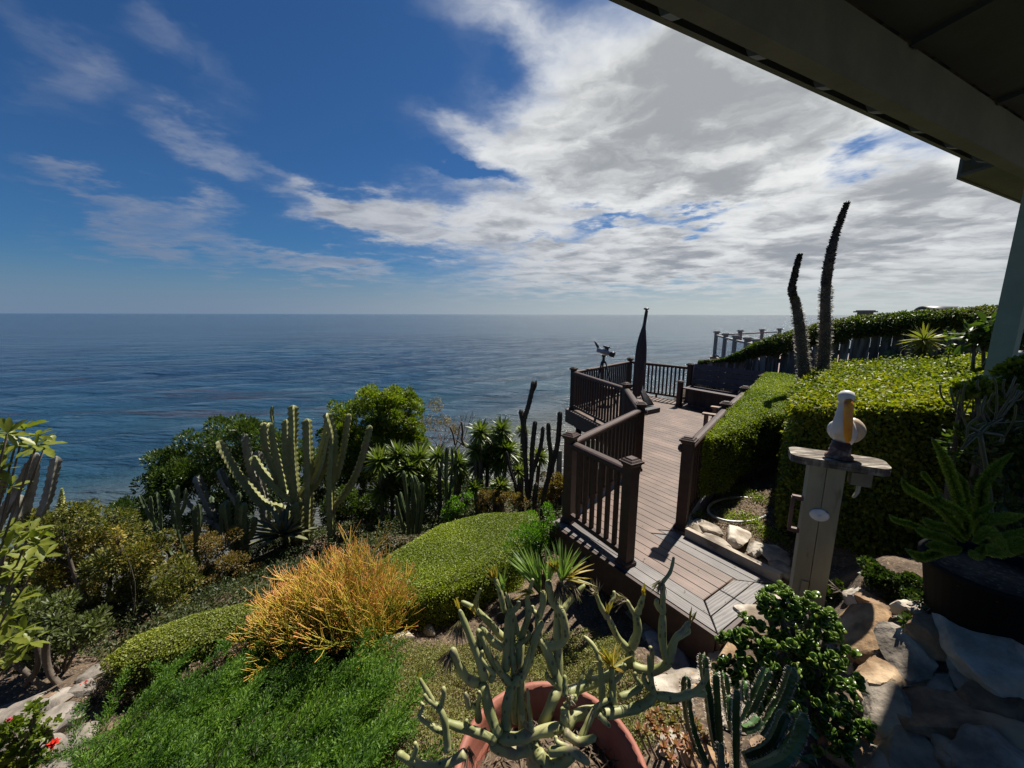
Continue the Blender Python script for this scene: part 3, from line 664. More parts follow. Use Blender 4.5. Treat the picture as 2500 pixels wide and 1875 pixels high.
ta = aty(1458, 853, 9.35); tb = aty(1497, 865, 9.2); tz = (tb - ta).normalized(); tx = tz.cross(Vector((0, 0, 1))).normalized(); ty = tx.cross(tz)
SILV = mat('silver_tube', (.26, .28, .31), (.20, .21, .24), .3, 8, metallic=.4)
m_ = MB(); m_.lathe(ta, [(.05, 0), (.062, .005), (.062, .33)], 20, (tx, ty, tz)); tube_o = m_.build('tube', SILV, tel)
L_ = (tb - ta).length
m_ = MB(); m_.lathe(ta + tz * .33, [(.068, 0), (.07, .10), (.06, .101), (.055, .06)], 20, (tx, ty, tz)); m_.build('dew_shield', DARK, tel)
m_ = MB(); m_.tube([ta + tz * .03 + Vector((0, 0, .05)), ta + tz * .0 + Vector((-.02, 0, .12)), ta + Vector((-.06, 0, .20))], [.03, .026, .02], 10); m_.build('eyepiece', DARK, tel)
m_ = MB(); m_.tube([ta + tz * .15 + Vector((0, 0, .12)), ta + tz * .32 + Vector((0, 0, .135))], .022, 10); m_.tube([ta + tz * .2 + Vector((0, 0, .06)), ta + tz * .2 + Vector((0, 0, .13))], .018, 8); m_.tube([ta + tz * .26 + Vector((0, 0, .06)), ta + tz * .24 + Vector((0, 0, .15))], .03, 8); m_.build('finder_scope', DARK, tel)

# bench along the fence
BENCH = mat('bench_paint', (0.060, 0.046, 0.048), (0.042, 0.032, 0.034), 0.5, 8, (1, 1, 1), bump=.1, objvar=.1)
bd = Vector((.535, -.845, 0)); bn = Vector((bd.y, -bd.x, 0)) * -1           # along bench; towards the fence
bn = Vector((.845, .535, 0))
b0 = Vector((4.02, 9.1, 0)); BL = 2.05
bench = empty('built_in_bench', b0, 'dark brown slatted bench built against the fence at the deck end', 'bench')
zb = Vector((0, 0, 1))
for i, zc in enumerate((.56, .68, .80, .92)):
    m_ = MB(); p = b0 + bn * (.43 + i * .022) + zb * zc; m_.bar(p, p + bd * BL, .022, .105, zb + bn * .18); m_.build('back_slat', BENCH, bench)
for i in range(4):
    m_ = MB(); p = b0 + bn * (.05 + i * .105) + zb * .43; m_.bar(p, p + bd * BL, .098, .03); m_.build('seat_slat', BENCH, bench)
for q in (.02, BL * .5, BL - .05):
    m_ = MB(); p = b0 + bd * q + bn * .40; m_.bar(p, p + zb * .97 + bn * .13, .06, .05, bd); m_.build('back_support', BENCH, bench)
for i in range(14):
    m_ = MB(); p = b0 + bd * (i * BL / 14 + .07) + bn * .33 + zb * .205; m_.box(p, (BL / 14 - .006, .018, .41), (bd, bn, zb)); m_.build('skirt_board', mat('bench_skirt', (.085, .062, .052), (.05, .036, .03), .7, 5, (2, 2, .5), objvar=.25), bench)
m_ = MB(); m_.box(b0 + zb * .285 - bn * .02, (.10, .10, .57), (bd, bn, zb)); ap = m_.build('arm_post', BROWN, bench)
m_ = MB(); m_.box(b0 + zb * .582 - bn * .02, (.145, .145, .02), (bd, bn, zb)); m_.box(b0 + zb * .6 - bn * .02, (.10, .10, .014), (bd, bn, zb)); m_.build('cap', BROWN, ap)
m_ = MB(); m_.box(b0 + zb * .02 - bn * .02, (.13, .13, .036), (bd, bn, zb)); m_.build('base_trim', BROWN, ap)

# wooden garden chair half hidden by the railing
TEAK = mat('worn_teak', (0.23, 0.155, 0.105), (0.12, 0.08, 0.055), 0.65, 4, (1, 6, 1), bump=.25, objvar=.12)
ca = aty(1712, 1010, 6.35); ch0 = Vector((ca.x + .52, ca.y - .03, 0))
chair = empty('garden_chair', ch0, 'worn wooden garden chair tucked against the right-hand railing', 'chair')
cdx = -left_of.copy(); cdx = Vector((-.777, .63, 0)); cdy = Vector((.63, .777, 0))  # chair faces the sea side
def cbox(name, a, b_, c, sx, sy, sz): m_ = MB(); m_.box(ch0 + cdx * a + cdy * b_ + zb * c, (sx, sy, sz), (cdx, cdy, zb)); return m_.build(name, TEAK, chair)
for sgn in (-1, 1):
    cbox('armrest', .12, sgn * .30, .52, .56, .10, .03)
    cbox('leg', .34, sgn * .30, .25, .06, .05, .505); cbox('leg', -.12, sgn * .30, .25, .06, .05, .505)
    cbox('side_rail', .11, sgn * .27, .27, .46, .03, .09)
for i in range(5): cbox('seat_slat', .32 - i * .10, 0, .325 + .0 * i, .085, .56, .022)
for i in range(5):
    m_ = MB(); p = ch0 + cdx * -.17 + cdy * (-.2 + i * .1) + zb * .33; m_.bar(p, p + zb * .52 - cdx * .16, .085, .02, cdx); m_.build('back_slat', TEAK, chair)

# low round table near the telescope
STOOL = mat('red_wood', (.12, .06, .045), (.07, .035, .028), .55, 6)
sp_ = aty(1490, 985, 9.9); sp_ = Vector((2.35, 9.15, 0))
st = empty('side_stool', sp_, 'small round reddish stool behind the telescope', 'stool')
m_ = MB(); m_.lathe(sp_ + zb * .40, [(.15, 0), (.17, .01), (.17, .035), (.15, .042)], 20); m_.build('seat', STOOL, st)
for a in range(4): m_ = MB(); m_.tube([sp_ + Vector((math.cos(a * 1.57 + .5) * .16, math.sin(a * 1.57 + .5) * .16, 0)), sp_ + Vector((math.cos(a * 1.57 + .5) * .11, math.sin(a * 1.57 + .5) * .11, .405))], .016, 8); m_.build('leg', STOOL, st)

# ------------------------------------------------------------------ gate post with shelf and pelican
OLIVE = mat('olive_paint', (0.285, 0.275, 0.195), (0.225, 0.215, 0.150), 0.75, 4, (2, 2, .5), bump=.25, bscale=14, c3=(.11, .10, .07), s3=5, t3=(.6, .72))
gp = Vector((2.18, 2.56, -.02)); fx = Vector((.80, -.60, 0)).normalized(); fy = Vector((.60, .80, 0)).normalized()
fx = Vector((.86, -.50, 0)).normalized(); fy = Vector((.50, .86, 0)).normalized()
post = empty('gate_post', gp, 'olive painted timber gate post beside the hedge below the pelican', 'post')
def gbox(name, a, b_, z0, z1, sx, sy, m, par=None): m_ = MB(); m_.box(gp + fx * a + fy * b_ + zb * ((z0 + z1) / 2 + .02), (sx, sy, z1 - z0), (fx, fy, zb)); return m_.build(name, m, par or post)
gbox('post_board', -.050, 0, -.05, 1.15, .093, .13, OLIVE); gbox('post_board', .050, .0, -.05, 1.15, .099, .13, OLIVE)
gbox('patch_board', -.028, -.071, -.04, .26, .042, .012, OLIVE)
SHELF = mat('weathered_shelf', (.22, .19, .155), (.075, .062, .052), .85, 5.0, (1.5, 7, 1), bump=.6, bscale=9, c3=(.36, .33, .28), s3=5, spec=.2)
b = MB(); outl = []
LX, LY, rr = .262, .115, .062
for (sx, sy, a0) in ((1, 1, 0), (-1, 1, 90), (-1, -1, 180), (1, -1, 270)):
    for q in range(6):
        a = R(a0 + q * 18); outl.append((sx * (LX - rr) + rr * math.cos(a), sy * (LY - rr) + rr * math.sin(a)))
sc_ = gp + fx * .045 - fy * .035
b.prism([sc_ + fx * x + fy * y + zb * 1.172 for x, y in outl], [sc_ + fx * x + fy * y + zb * 1.196 for x, y in outl]); b.prism([sc_ + fx * x * .995 + fy * y * .995 + zb * 1.198 for x, y in outl], [sc_ + fx * x * 1.0 + fy * y * 1.0 + zb * 1.222 for x, y in outl])
shelf = b.build('shelf', SHELF, post)
RUST = mat('brown_handle', (.13, .075, .062), (.08, .045, .038), .6, 10)
m_ = MB(); hx = gp - fx * .097
for z_ in (.62, .87): m_.box(hx - fx * .03 + zb * z_, (.07, .03, .028), (fx, fy, zb))
m_.box(hx - fx * .058 + zb * .745, (.022, .03, .25), (fx, fy, zb)); m_.build('gate_handle', RUST, post)
PORC = mat('porcelain_plate', (.62, .66, .70), (.45, .50, .56), .25, 5, c3=(.16, .18, .2), s3=4, t3=(.60, .63), coat=.3)
m_ = MB(); pc = gp - fy * .066 + zb * .80 - fx * .005
m_.lathe(pc, [(.058, 0), (.056, .008), (.044, .010), (.02, .014), (.0, .015)], 24, (fx, zb * .80, -fy)); m_.build('oval_plaque', PORC, post)
EB = mat('outlet_box', (.19, .18, .13), (.15, .14, .1), .6, 8)
gbox('outlet_box', .185, -.01, 1.03, 1.125, .11, .08, EB); gbox('box_cover', .165, -.055, 1.035, 1.12, .065, .012, EB)
m_ = MB(); m_.tube(smooth_path([gp + fx * .19 + zb * 1.05, gp + fx * .185 - fy * .01 + zb * .99, gp + fx * .165 - fy * .02 + zb * .95]), [.012, .012, .013, .013, .012, .011, .01, .009, .006], 8); m_.build('conduit', mat('pale_conduit', (.4, .38, .3), (.3, .28, .22), .6, 10), post)
m_ = MB(); br = gp + fx * .16 + zb * 1.159; m_.box(br - zb * .0, (.26, .09, .02), (fx, fy, zb)); m_.build('shelf_bracket', OLIVE, post)

# pelican figure
pel0 = gp + fx * .055 - fy * .04 + zb * 1.223
pel = empty('pelican_figurine', pel0, 'white pelican figurine with long orange bill on the shelf', 'figurine')
WHT = mat('white_glaze', (.66, .64, .60), (.55, .52, .47), .38, 6, bump=.08, c3=(.42, .30, .18), s3=4, t3=(.60, .78), coat=.2)
ORG = mat('orange_bill', (.80, .34, .015), (.66, .20, .01), .45, 5, (1, 1, 1), c3=(.30, .07, .01), s3=9, t3=(.60, .72), coat=.1)
PBASE = mat('piling_brown', (.14, .075, .055), (.04, .022, .018), .6, 9, c3=(.25, .19, .16), s3=14, spec=.3)
m_ = MB(); m_.lathe(pel0, [(.076, 0), (.078, .012), (.070, .022), (.058, .026), (.060, .035), (.062, .05), (.056, .054), (.058, .075), (.054, .08), (.050, .115)], 22); m_.build('piling_base', PBASE, pel)
pf = Vector((-.64, -.77, 0)).normalized(); pr_ = Vector((.77, -.64, 0))   # faces the viewer; its left is to our right
def pp(r_, f_, z_): return pel0 + pr_ * r_ + pf * f_ + zb * z_
b = MB()
path = [pp(.012, -.02, .095), pp(.010, -.02, .135), pp(.005, -.015, .18), pp(-.004, .005, .23), pp(-.012, .012, .28), pp(-.013, .006, .33), pp(-.012, -.002, .375), pp(-.010, .004, .405), pp(-.009, .010, .43), pp(-.008, .010, .452), pp(-.008, .008, .462)]
b.tube(path, [.045, .066, .072, .060, .043, .035, .034, .043, .046, .034, .008], 18)
b.build('body', WHT, pel)
b = MB(); wpts = [pp(.015, -.035, .255), pp(.045, -.05, .235), pp(.072, -.06, .19), pp(.078, -.062, .15), pp(.065, -.05, .11)]
b.tube(smooth_path(wpts, 3), [.010, .025, .035, .042, .046, .048, .047, .044, .040, .034, .026, .018, .008], 14); b.build('wing', mat('wing_glaze', (.52, .43, .31), (.40, .30, .2), .45, 6), pel)
b = MB(); wpts = [pp(-.02, -.03, .25), pp(-.05, -.035, .21), pp(-.058, -.04, .16), pp(-.045, -.03, .12)]
b.tube(smooth_path(wpts, 3), [.008, .016, .022, .026, .028, .026, .024, .018, .012, .006], 14); b.build('wing', WHT, pel)
b = MB(); b.tube(smooth_path([pp(.002, .035, .405), pp(.008, .062, .36), pp(.016, .078, .27), pp(.026, .080, .17), pp(.030, .078, .128)], 4), [.018, .023, .025, .026, .026, .026, .026, .025, .025, .024, .023, .022, .020, .018, .015, .011, .005], 10); b.build('bill', ORG, pel)
for sx in (-.034, .018):
    b = MB(); b.lathe(pp(sx, .040, .425), [(.0, -.004), (.005, -.002), (.005, .002), (.0, .004)], 8, (pr_, zb, pf)); b.build('eye', DARK, pel)

# ------------------------------------------------------------------ neighbour beyond the fence
NB = mat('neighbour_posts', (.19, .185, .185), (.15, .145, .145), .6, 8)
NBW = mat('neighbour_wood', (.14, .075, .055), (.09, .05, .04), .7, 6)
gl, tg, bgs = principled('clear_glass'); bgs.inputs['Base Color'].default_value = (.75, .95, .92, 1); bgs.inputs['Roughness'].default_value = .02
bgs.inputs['Transmission Weight'].default_value = .92; bgs.inputs['IOR'].default_value = 1.1; bgs.inputs['Alpha'].default_value = 1
corner = Vector((8.2, 15.8, .47)); e1_ = Vector((4.7, 3.3, 0)); e2_ = Vector((-1.75, -5.2, 0))
nd = empty('neighbour_deck', corner, 'neighbouring deck with glass panel railing beyond the fence', 'deck')
e2s = [corner + e2_ * t for t in (0, .26, .5, .75, 1.0)]; e1s = [corner + e1_ * t for t in (0, .36, .72, 1.05)]
back_row = e1s; near_row = e2s
# near row runs towards the viewer
near_row = [aty(px, py, Y) for px, py, Y in ((1745, 868, 15.8), (1767, 872, 14.0), (1790, 885, 12.6), (1817, 905, 11.5), (1836, 925, 10.7))]
for p in near_row: p.z = .47
for p in back_row: p.z = .47
for rowi, row in enumerate((near_row, back_row)):
    for i, p in enumerate(row):
        if rowi and i == 0: continue
        m_ = MB(); m_.box(p + zb * .48, (.12, .12, .96)); q = m_.build('post', NB, nd)
        m_ = MB(); m_.box(p + zb * .985, (.19, .19, .05)); m_.box(p + zb * 1.02, (.14, .14, .022)); m_.build('cap', NB, q)
    for a, b_ in zip(row, row[1:]):
        d = (b_ - a).normalized()
        m_ = MB(); m_.bar(a + d * .062 + zb * .86, b_ - d * .062 + zb * .86, .08, .06); m_.build('top_rail', NB, nd)
        m_ = MB(); m_.bar(a + d * .062 + zb * .09, b_ - d * .062 + zb * .09, .06, .05); m_.build('bottom_rail', NB, nd)
        m_ = MB(); m_.bar(a + d * .064 + zb * .472, b_ - d * .064 + zb * .472, .012, .71); m_.build('glass_panel', gl, nd)
pl = [near_row[-1] + Vector((.1, -1.5, 0)), back_row[-1] + Vector((2.5, -7, 0)), back_row[-1] + Vector((.2, .1, 0)), near_row[0] + Vector((-.12, .12, 0))]
m_ = MB(); m_.prism([p - zb * .3 for p in pl], [p - zb * .004 for p in pl]); m_.build('platform', NBW, nd)
for p in near_row[:3] + back_row[1:]:
    g = hgt(p.x, p.y) - .2
    m_ = MB(); m_.box(Vector((p.x + .2, p.y - .25, (g + .16) / 2)), (.14, .14, .16 - g)); m_.build('support_post', NBW, nd)
# a lone capped post and a covered grill that show above the vines
np_ = aty(2111, 773, 9.0); pg = hgt(np_.x, np_.y)
npo = empty('neighbour_post', (np_.x, np_.y, pg), 'grey capped post showing above the vine-topped fence', 'post')
zt = aty(2111, 761, 9.0).z
m_ = MB(); m_.box((np_.x, np_.y, (pg + zt) / 2), (.2, .2, zt - pg)); m_.build('shaft', NB, npo)
m_ = MB(); m_.box((np_.x, np_.y, zt + .015), (.30, .30, .03)); m_.box((np_.x, np_.y, zt + .04), (.24, .24, .02)); m_.build('cap', NB, npo)
gr = aty(2290, 757, 7.6); gg = hgt(gr.x, gr.y)
gro = empty('covered_grill', (gr.x, gr.y, gg), 'black domed grill lid showing above the vine-topped fence', 'grill')
m_ = MB(); zt = aty(2290, 745, 7.6).z; m_.tube([Vector((gr.x - .32, gr.y, zt - .2)), Vector((gr.x - .31, gr.y, zt - .2)), Vector((gr.x + .31, gr.y, zt - .2)), Vector((gr.x + .32, gr.y, zt - .2))], [.16, .2, .2, .16], 20); m_.build('lid', DARK, gro)
m_ = MB(); m_.box((gr.x, gr.y, (gg + zt - .2) / 2), (.62, .38, zt - .2 - gg)); m_.build('cabinet', DARK, gro)
# short far fence below the deck on the left
ff = empty('boundary_fence', (0.95, 7.3, -1.7), 'short weathered board fence below the deck railing', 'fence')
for i in range(6):
    p = Vector((.72 + i * .15, 7.3, 0)); g = -1.95; zt = aty(1340, 1098, 7.3).z + random.uniform(-.03, .03)
    b = MB(); b.prism([p + Vector((0, 0, g)), p + Vector((.14, 0, g)), p + Vector((.14, .02, g)), p + Vector((0, .02, g))], [p + Vector((.02, 0, zt)), p + Vector((.12, 0, zt)), p + Vector((.12, .02, zt)), p + Vector((.02, .02, zt))]); b.build('plank', FENCE, ff)

# ------------------------------------------------------------------ stones
def rock_mesh(name, sx, sy, sz, seed, rough=.18, flat=.0, sub=3, mat_=None, facets=5):
    bm = bmesh.new(); bmesh.ops.create_icosphere(bm, subdivisions=sub, radius=1.0)
    rnd = random.Random(seed); planes = []
    for i in range(facets + 5):
        d = Vector((rnd.gauss(0, 1), rnd.gauss(0, 1), rnd.gauss(0, 1))).normalized(); planes.append((d, rnd.uniform(.50, .80)))
    if flat: planes.append((Vector((rnd.uniform(-.12, .12), rnd.uniform(-.12, .12), 1)).normalized(), flat))
    for v in bm.verts:
        p = v.co.copy(); p *= 1 + rough * (mnoise.noise(p * 1.6 + Vector((seed * 3.1, 0, 0)))) 
        for d, h in planes:
            e = p.dot(d) - h
            if e > 0: p -= d * e * .94
        p *= 1 + rough * .28 * mnoise.noise(p * 4 + Vector((0, seed * 2.3, 0))) + rough * .14 * mnoise.noise(p * 11 + Vector((seed, 0, 0)))
        p *= 1 + .10 * mnoise.noise(p * 2.6 + Vector((seed * 1.7, 3, 0))) + .035 * mnoise.noise(Vector((p.x * 5, p.y * 5, p.z * 16)) + Vector((seed, 0, 5)))
        v.co = Vector((p.x * sx, p.y * sy, p.z * sz))
    me = bpy.data.meshes.new(name); bm.to_mesh(me); bm.free()
    for pgn in me.polygons: pgn.use_smooth = True
    me.set_sharp_from_angle(angle=R(24))
    if mat_: me.materials.append(mat_)
    return me
def stonemat(name, c1, c2, c3, s=2.5):
    return mat(name, c1, c2, .92, s * 2.5, (1, 1, 1), bump=1.0, bscale=14, spec=.25, c3=c3, s3=s, t3=(.50, .62), objvar=.12, detail=9)
ST_TAN = stonemat('stone_tan', (.36, .235, .13), (.18, .115, .065), (.45, .33, .21))
ST_GREY = stonemat('stone_grey', (.31, .265, .215), (.14, .118, .095), (.42, .36, .29))
ST_WHITE = stonemat('stone_pale', (.48, .43, .36), (.27, .235, .19), (.17, .135, .10))
ST_BROWN = stonemat('stone_brown', (.27, .18, .11), (.11, .075, .05), (.36, .25, .16))
def stone(parent, px, py, wpx, hpx, thick, m, seed, rot=0.0, flat=.6, name='stone', sink=.35, slope=True, zfix=None):
    p = hit(px, py) if zfix is None else atz(px, py, zfix)
    dist = (p - Vector((0, 0, CAM_Z))).length; d = ray(px, py); s_ = (p - Vector((0, 0, CAM_Z))).length / d.length
    sx = wpx / FPX * s_
    el = abs(d.normalized().z)
    sy = hpx / FPX * s_ / max(.35, el)
    o = link_mesh(name, rock_mesh(name, sx, sy, thick, seed, flat=flat, mat_=m, sub=4 if wpx > 50 else 3), None, parent)
    o.location = p + Vector((0, 0, thick * (.5 - sink)))
    rx = ry = 0
    if slope:
        e = .06; gx_ = (hgt(p.x + e, p.y) - hgt(p.x - e, p.y)) / (2 * e); gy_ = (hgt(p.x, p.y + e) - hgt(p.x, p.y - e)) / (2 * e)
        nrm = Vector((-gx_ * .8, -gy_ * .8, 1)).normalized()
        qm = Vector((0, 0, 1)).rotation_difference(nrm); o.rotation_mode = 'QUATERNION'; o.rotation_quaternion = qm @ Matrix.Rotation(rot, 3, 'Z').to_quaternion()
    else: o.rotation_euler = (0, 0, rot)
    return o
bank = empty('stone_bank', (1.9, 1.5, .2), 'shaded bank of large tan and grey boulders under the porch', 'stone wall')
BK = [(2110, 1545, 78, 50, .12, ST_TAN, -.5), (2075, 1620, 45, 30, .08, ST_GREY, -.4), (2150, 1650, 62, 40, .10, ST_TAN, -.7), (2215, 1610, 62, 46, .10, ST_GREY, -.4), (2290, 1545, 85, 34, .11, ST_BROWN, -.45), (2250, 1500, 55, 26, .10, ST_GREY, -.4),
      (2440, 1605, 100, 78, .15, ST_WHITE, -.5), (2235, 1665, 36, 26, .07, ST_TAN, 0), (2300, 1690, 60, 40, .09, ST_GREY, -.3), (2345, 1775, 165, 62, .11, ST_BROWN, -.48), (2170, 1745, 68, 50, .10, ST_GREY, -.3), (2225, 1835, 78, 56, .11, ST_GREY, -.2),
      (2080, 1840, 62, 46, .09, ST_TAN, .2), (2420, 1860, 95, 40, .10, ST_GREY, -.4), (2085, 1463, 36, 22, .07, ST_WHITE, .2), (2135, 1480, 26, 22, .07, ST_BROWN, 0), (2320, 1850, 60, 36, .10, ST_WHITE, -.3), (2460, 1740, 80, 40, .10, ST_BROWN, -.5), (2130, 1700, 44, 30, .07, ST_TAN, -.6),
      (2010, 1790, 40, 30, .07, ST_GREY, .1), (2160, 1870, 50, 30, .08, ST_WHITE, .1), (2370, 1655, 60, 26, .07, ST_GREY, -.6), (2480, 1530, 50, 28, .1, ST_GREY, -.4), (1985, 1700, 45, 30, .07, ST_GREY, 0), (2030, 1560, 34, 24, .06, ST_GREY, .3)]
for i, (px, py, a, h_, th, m, rz) in enumerate(BK): stone(bank, px, py, a, h_, th, m, 40 + i, rz, flat=.55)
edge = empty('stone_edging', (2.0, 3.2, 0), 'row of pale stones edging the soil bed beside the deck', 'stone edging')
for i, (px, py, a, h_, th, m, rz) in enumerate([(1690, 1287, 32, 22, .075, ST_WHITE, .1), (1722, 1290, 30, 20, .07, ST_GREY, .5), (1798, 1312, 34, 26, .085, ST_WHITE, -.5), (1850, 1338, 30, 20, .07, ST_WHITE, -.5), (1893, 1358, 32, 22, .07, ST_GREY, -.4), (1758, 1325, 26, 24, .06, ST_GREY, .3), (1920, 1395, 26, 24, .06, ST_GREY, .3), (1812, 1254, 10, 7, .03, ST_WHITE, 0)]):
    stone(edge, px, py, a, h_, th, m, 80 + i, rz, flat=.62, zfix=.02, slope=False)
m_ = MB(); a_ = atz(1765, 1327, 0); b_ = atz(1900, 1412, 0); sl_n = (b_ - a_).normalized(); m_.bar(Vector((*uv(-1.95, 3.40).xy, .0)), Vector((*uv(-1.12, 3.40).xy, .0)), .05, .17); m_.build('curb_slab', ST_GREY, edge)
path_r = empty('flagstone_path', (1.1, 2.2, -.3), 'sunlit flagstones and rubble beside the deck step', 'path')
for i, (px, py, a, h_, th, m, rz) in enumerate([(1640, 1610, 60, 55, .045, ST_GREY, .3), (1600, 1545, 40, 40, .04, ST_GREY, .1), (1695, 1560, 52, 26, .075, ST_WHITE, -.5), (1770, 1600, 48, 24, .075, ST_TAN, -.5), (1735, 1625, 48, 20, .06, ST_WHITE, -.6), (1650, 1680, 62, 40, .04, ST_WHITE, .2), (1740, 1690, 55, 40, .04, ST_TAN, -.3), (1690, 1650, 55, 26, .04, ST_GREY, -.4), (1560, 1505, 32, 20, .05, ST_GREY, .2), (1640, 1530, 30, 22, .07, ST_TAN, -.2),
                                                   (1800, 1560, 26, 24, .08, ST_WHITE, .1), (1640, 1830, 48, 44, .06, ST_WHITE, .1), (1590, 1790, 30, 24, .05, ST_WHITE, .1), (1720, 1840, 60, 34, .06, ST_TAN, .0), (1540, 1470, 26, 14, .05, ST_GREY, 0), (1850, 1660, 40, 30, .07, ST_GREY, .1), (1800, 1760, 50, 40, .07, ST_GREY, .4), (1900, 1840, 60, 40, .07, ST_BROWN, .2), (1830, 1500, 40, 22, .08, ST_WHITE, -.3), (1930, 1480, 36, 22, .07, ST_GREY, -.3)]):
    stone(path_r, px, py, a, h_, th, m, 110 + i, rz, flat=.45)
ST_PATH = stonemat('stone_path_pale', (.27, .24, .205), (.15, .13, .11), (.20, .17, .14)); ST_PATH2 = stonemat('stone_path_grey', (.20, .175, .15), (.10, .088, .076), (.26, .225, .185))
path_l = empty('stone_path', (-3.4, 2.5, -1.05), 'pale cobbled stone path at the lower left corner', 'path')
for i, (px, py, a, h_, th, m, rz) in enumerate([(60, 1735, 62, 30, .07, ST_PATH2, .3), (150, 1712, 40, 22, .07, ST_PATH, .2), (120, 1770, 55, 30, .07, ST_PATH, .4), (40, 1800, 50, 30, .07, ST_PATH2, .2), (200, 1690, 36, 20, .07, ST_PATH, .3), (180, 1760, 40, 24, .07, ST_PATH2, .3), (120, 1830, 60, 30, .07, ST_PATH2, .3), (200, 1805, 40, 26, .06, ST_PATH2, .4), (-20, 1760, 50, 30, .07, ST_PATH, .1), (20, 1870, 60, 34, .07, ST_PATH2, .1), (130, 1705, 22, 14, .08, ST_BROWN, .1), (230, 1650, 30, 18, .07, ST_PATH, 0), (150, 1880, 55, 28, .07, ST_PATH2, .2), (265, 1660, 24, 14, .07, ST_PATH2, .1), (-60, 1830, 60, 30, .07, ST_PATH2, .3)]):
    stone(path_l, px, py, a, h_, th, m, 150 + i, rz, flat=.5)
for i, (px, py, a, h_) in enumerate([(990, 1560, 36, 10), (1050, 1545, 22, 14)]):
    o = link_mesh('border_stone', rock_mesh('border_stone', a / FPX * 3.3, h_ / FPX * 5, .06, 190 + i, flat=.6, mat_=ST_WHITE), None, None, hit(px, py) + Vector((0, 0, .01)))
    tag(o, ['flat pale stone at the foot of the clipped hedge mound', 'rounded pale stone beside the flat one near the hedge mound'][i], 'stone')
# black spotlights among the plants
for i, (px, py) in enumerate([(1225, 1530), (1290, 1553)]):
    p = hit(px, py); so_ = empty('garden_spotlight', p, ['small black garden spotlight on the left behind the potted succulent', 'small black garden spotlight on the right behind the potted succulent'][i], 'spotlight', 'garden spotlights behind the pot')
    m_ = MB(); m_.tube([p - zb * .05, p + zb * .09], .008, 6); m_.build('stake', DARK, so_)
    m_ = MB(); m_.lathe(p + zb * .10 + Vector((0, .03, -.02)), [(.02, 0), (.04, .02), (.048, .08), (.044, .082), (.036, .05)], 14, (Vector((1, 0, 0)), Vector((0, .5, .86)), Vector((0, -.86, .5)))); m_.build('head', DARK, so_)
# looped metal edging on the bare bed
hp = atz(1660 + 185, 1235, .03); hc = Vector((2.42, 3.74, .05)); HM = mat('galvanised_hose', (.34, .35, .34), (.22, .22, .21), .4, 12, metallic=.3)
a_ = atz(1752, 1230, .05); c_ = atz(1810, 1242, .05); ring = []
for i in range(30):
    t = R(60 + i * 10.5); e_ = atz(1805 + 75 * math.cos(t), 1242 - 30 * math.sin(t), .05); ring.append(Vector((e_.x, e_.y, .045)))
m_ = MB(); m_.tube(ring, .013, 8); ho_ = m_.build('edging_hoop', HM); tag(ho_, 'grey hoop of bent edging lying on the bare soil bed', 'hoop')
# white planter at the right edge
wp = aty(2490, 880, 3.1); wg = .9
wpo = empty('planter_pot', (wp.x, wp.y, wg), 'white plastic pot standing behind the porch post', 'pot')
WPL = mat('white_plastic', (.55, .53, .50), (.48, .46, .43), .45, 8)
z1 = aty(2490, 858, 3.1).z; m_ = MB(); m_.lathe((wp.x + .16, wp.y, wg), [(.10, 0), (.15, z1 - wg - .05), (.175, z1 - wg - .045), (.18, z1 - wg), (.165, z1 - wg), (.15, z1 - wg - .06)], 24); m_.build('pot_shell', WPL, wpo)
m_ = MB(); m_.lathe((wp.x + .16, wp.y, z1 - .065), [(.0, 0), (.148, 0), (.148, .01), (.0, .012)], 20); m_.build('soil', soil, wpo)
# ------------------------------------------------------------------ plant helpers
def cv_(ox, oy, s): return lambda x, y: (ox + x * s, oy + y * s)
z6 = cv_(950, 1275, .3617); z8 = cv_(300, 900, .31646); z9 = cv_(850, 880, .249); zl = cv_(0, 1000, .3015); zf = cv_(2150, 1050, .3314); zk = cv_(1450, 1450, .2562); z7 = cv_(0, 1275, .4295); z3 = cv_(1650, 450, .3843); zp = cv_(2150, 850, .211)
def scale_at(px, py, Y): return Y / ray(px, py).y
def trace(pts, conv, Y0, Y1=None):
    Y1 = Y0 if Y1 is None else Y1; n = len(pts)
    return [aty(*conv(*p), Y0 + (Y1 - Y0) * i / max(1, n - 1)) for i, p in enumerate(pts)]
def in_poly(px, py, poly):
    c = np.zeros(len(px), bool); n = len(poly)
    for i in range(n):
        x0, y0 = poly[i]; x1, y1 = poly[(i + 1) % n]
        cond = ((y0 > py) != (y1 > py)) & (px < (x1 - x0) * (py - y0) / ((y1 - y0) if abs(y1 - y0) > 1e-9 else 1e-9) + x0)
        c ^= cond
    return c
def poly_area(poly): return abs(sum(poly[i][0] * poly[(i + 1) % len(poly)][1] - poly[(i + 1) % len(poly)][0] * poly[i][1] for i in range(len(poly)))) / 2
def sample_poly(poly, n):
    xs = [p[0] for p in poly]; ys = [p[1] for p in poly]; X = []; Y = []; got = 0
    while got < n:
        x = RNG.uniform(min(xs), max(xs), n * 2); y = RNG.uniform(min(ys), max(ys), n * 2); k = in_poly(x, y, poly)
        X.append(x[k]); Y.append(y[k]); got += k.sum()
    return np.concatenate(X)[:n], np.concatenate(Y)[:n]
def bump_fn(x, y, s=1.0):
    return (np.sin(x * 5.3 * s + np.sin(y * 4.1 * s) * 1.3) * np.sin(y * 6.1 * s + 1.7) + .6 * np.sin(x * 13 * s + y * 9 * s) * np.sin(y * 15 * s - x * 4 * s)) * .5
TWIG_SHADE = mat('twig_core_shade', (.030, .022, .014), (.016, .013, .008), .95, 12, bump=.5)
BARK = mat('grey_bark', (.13, .105, .08), (.065, .05, .038), .9, 10, (1, 1, .5), bump=.5)
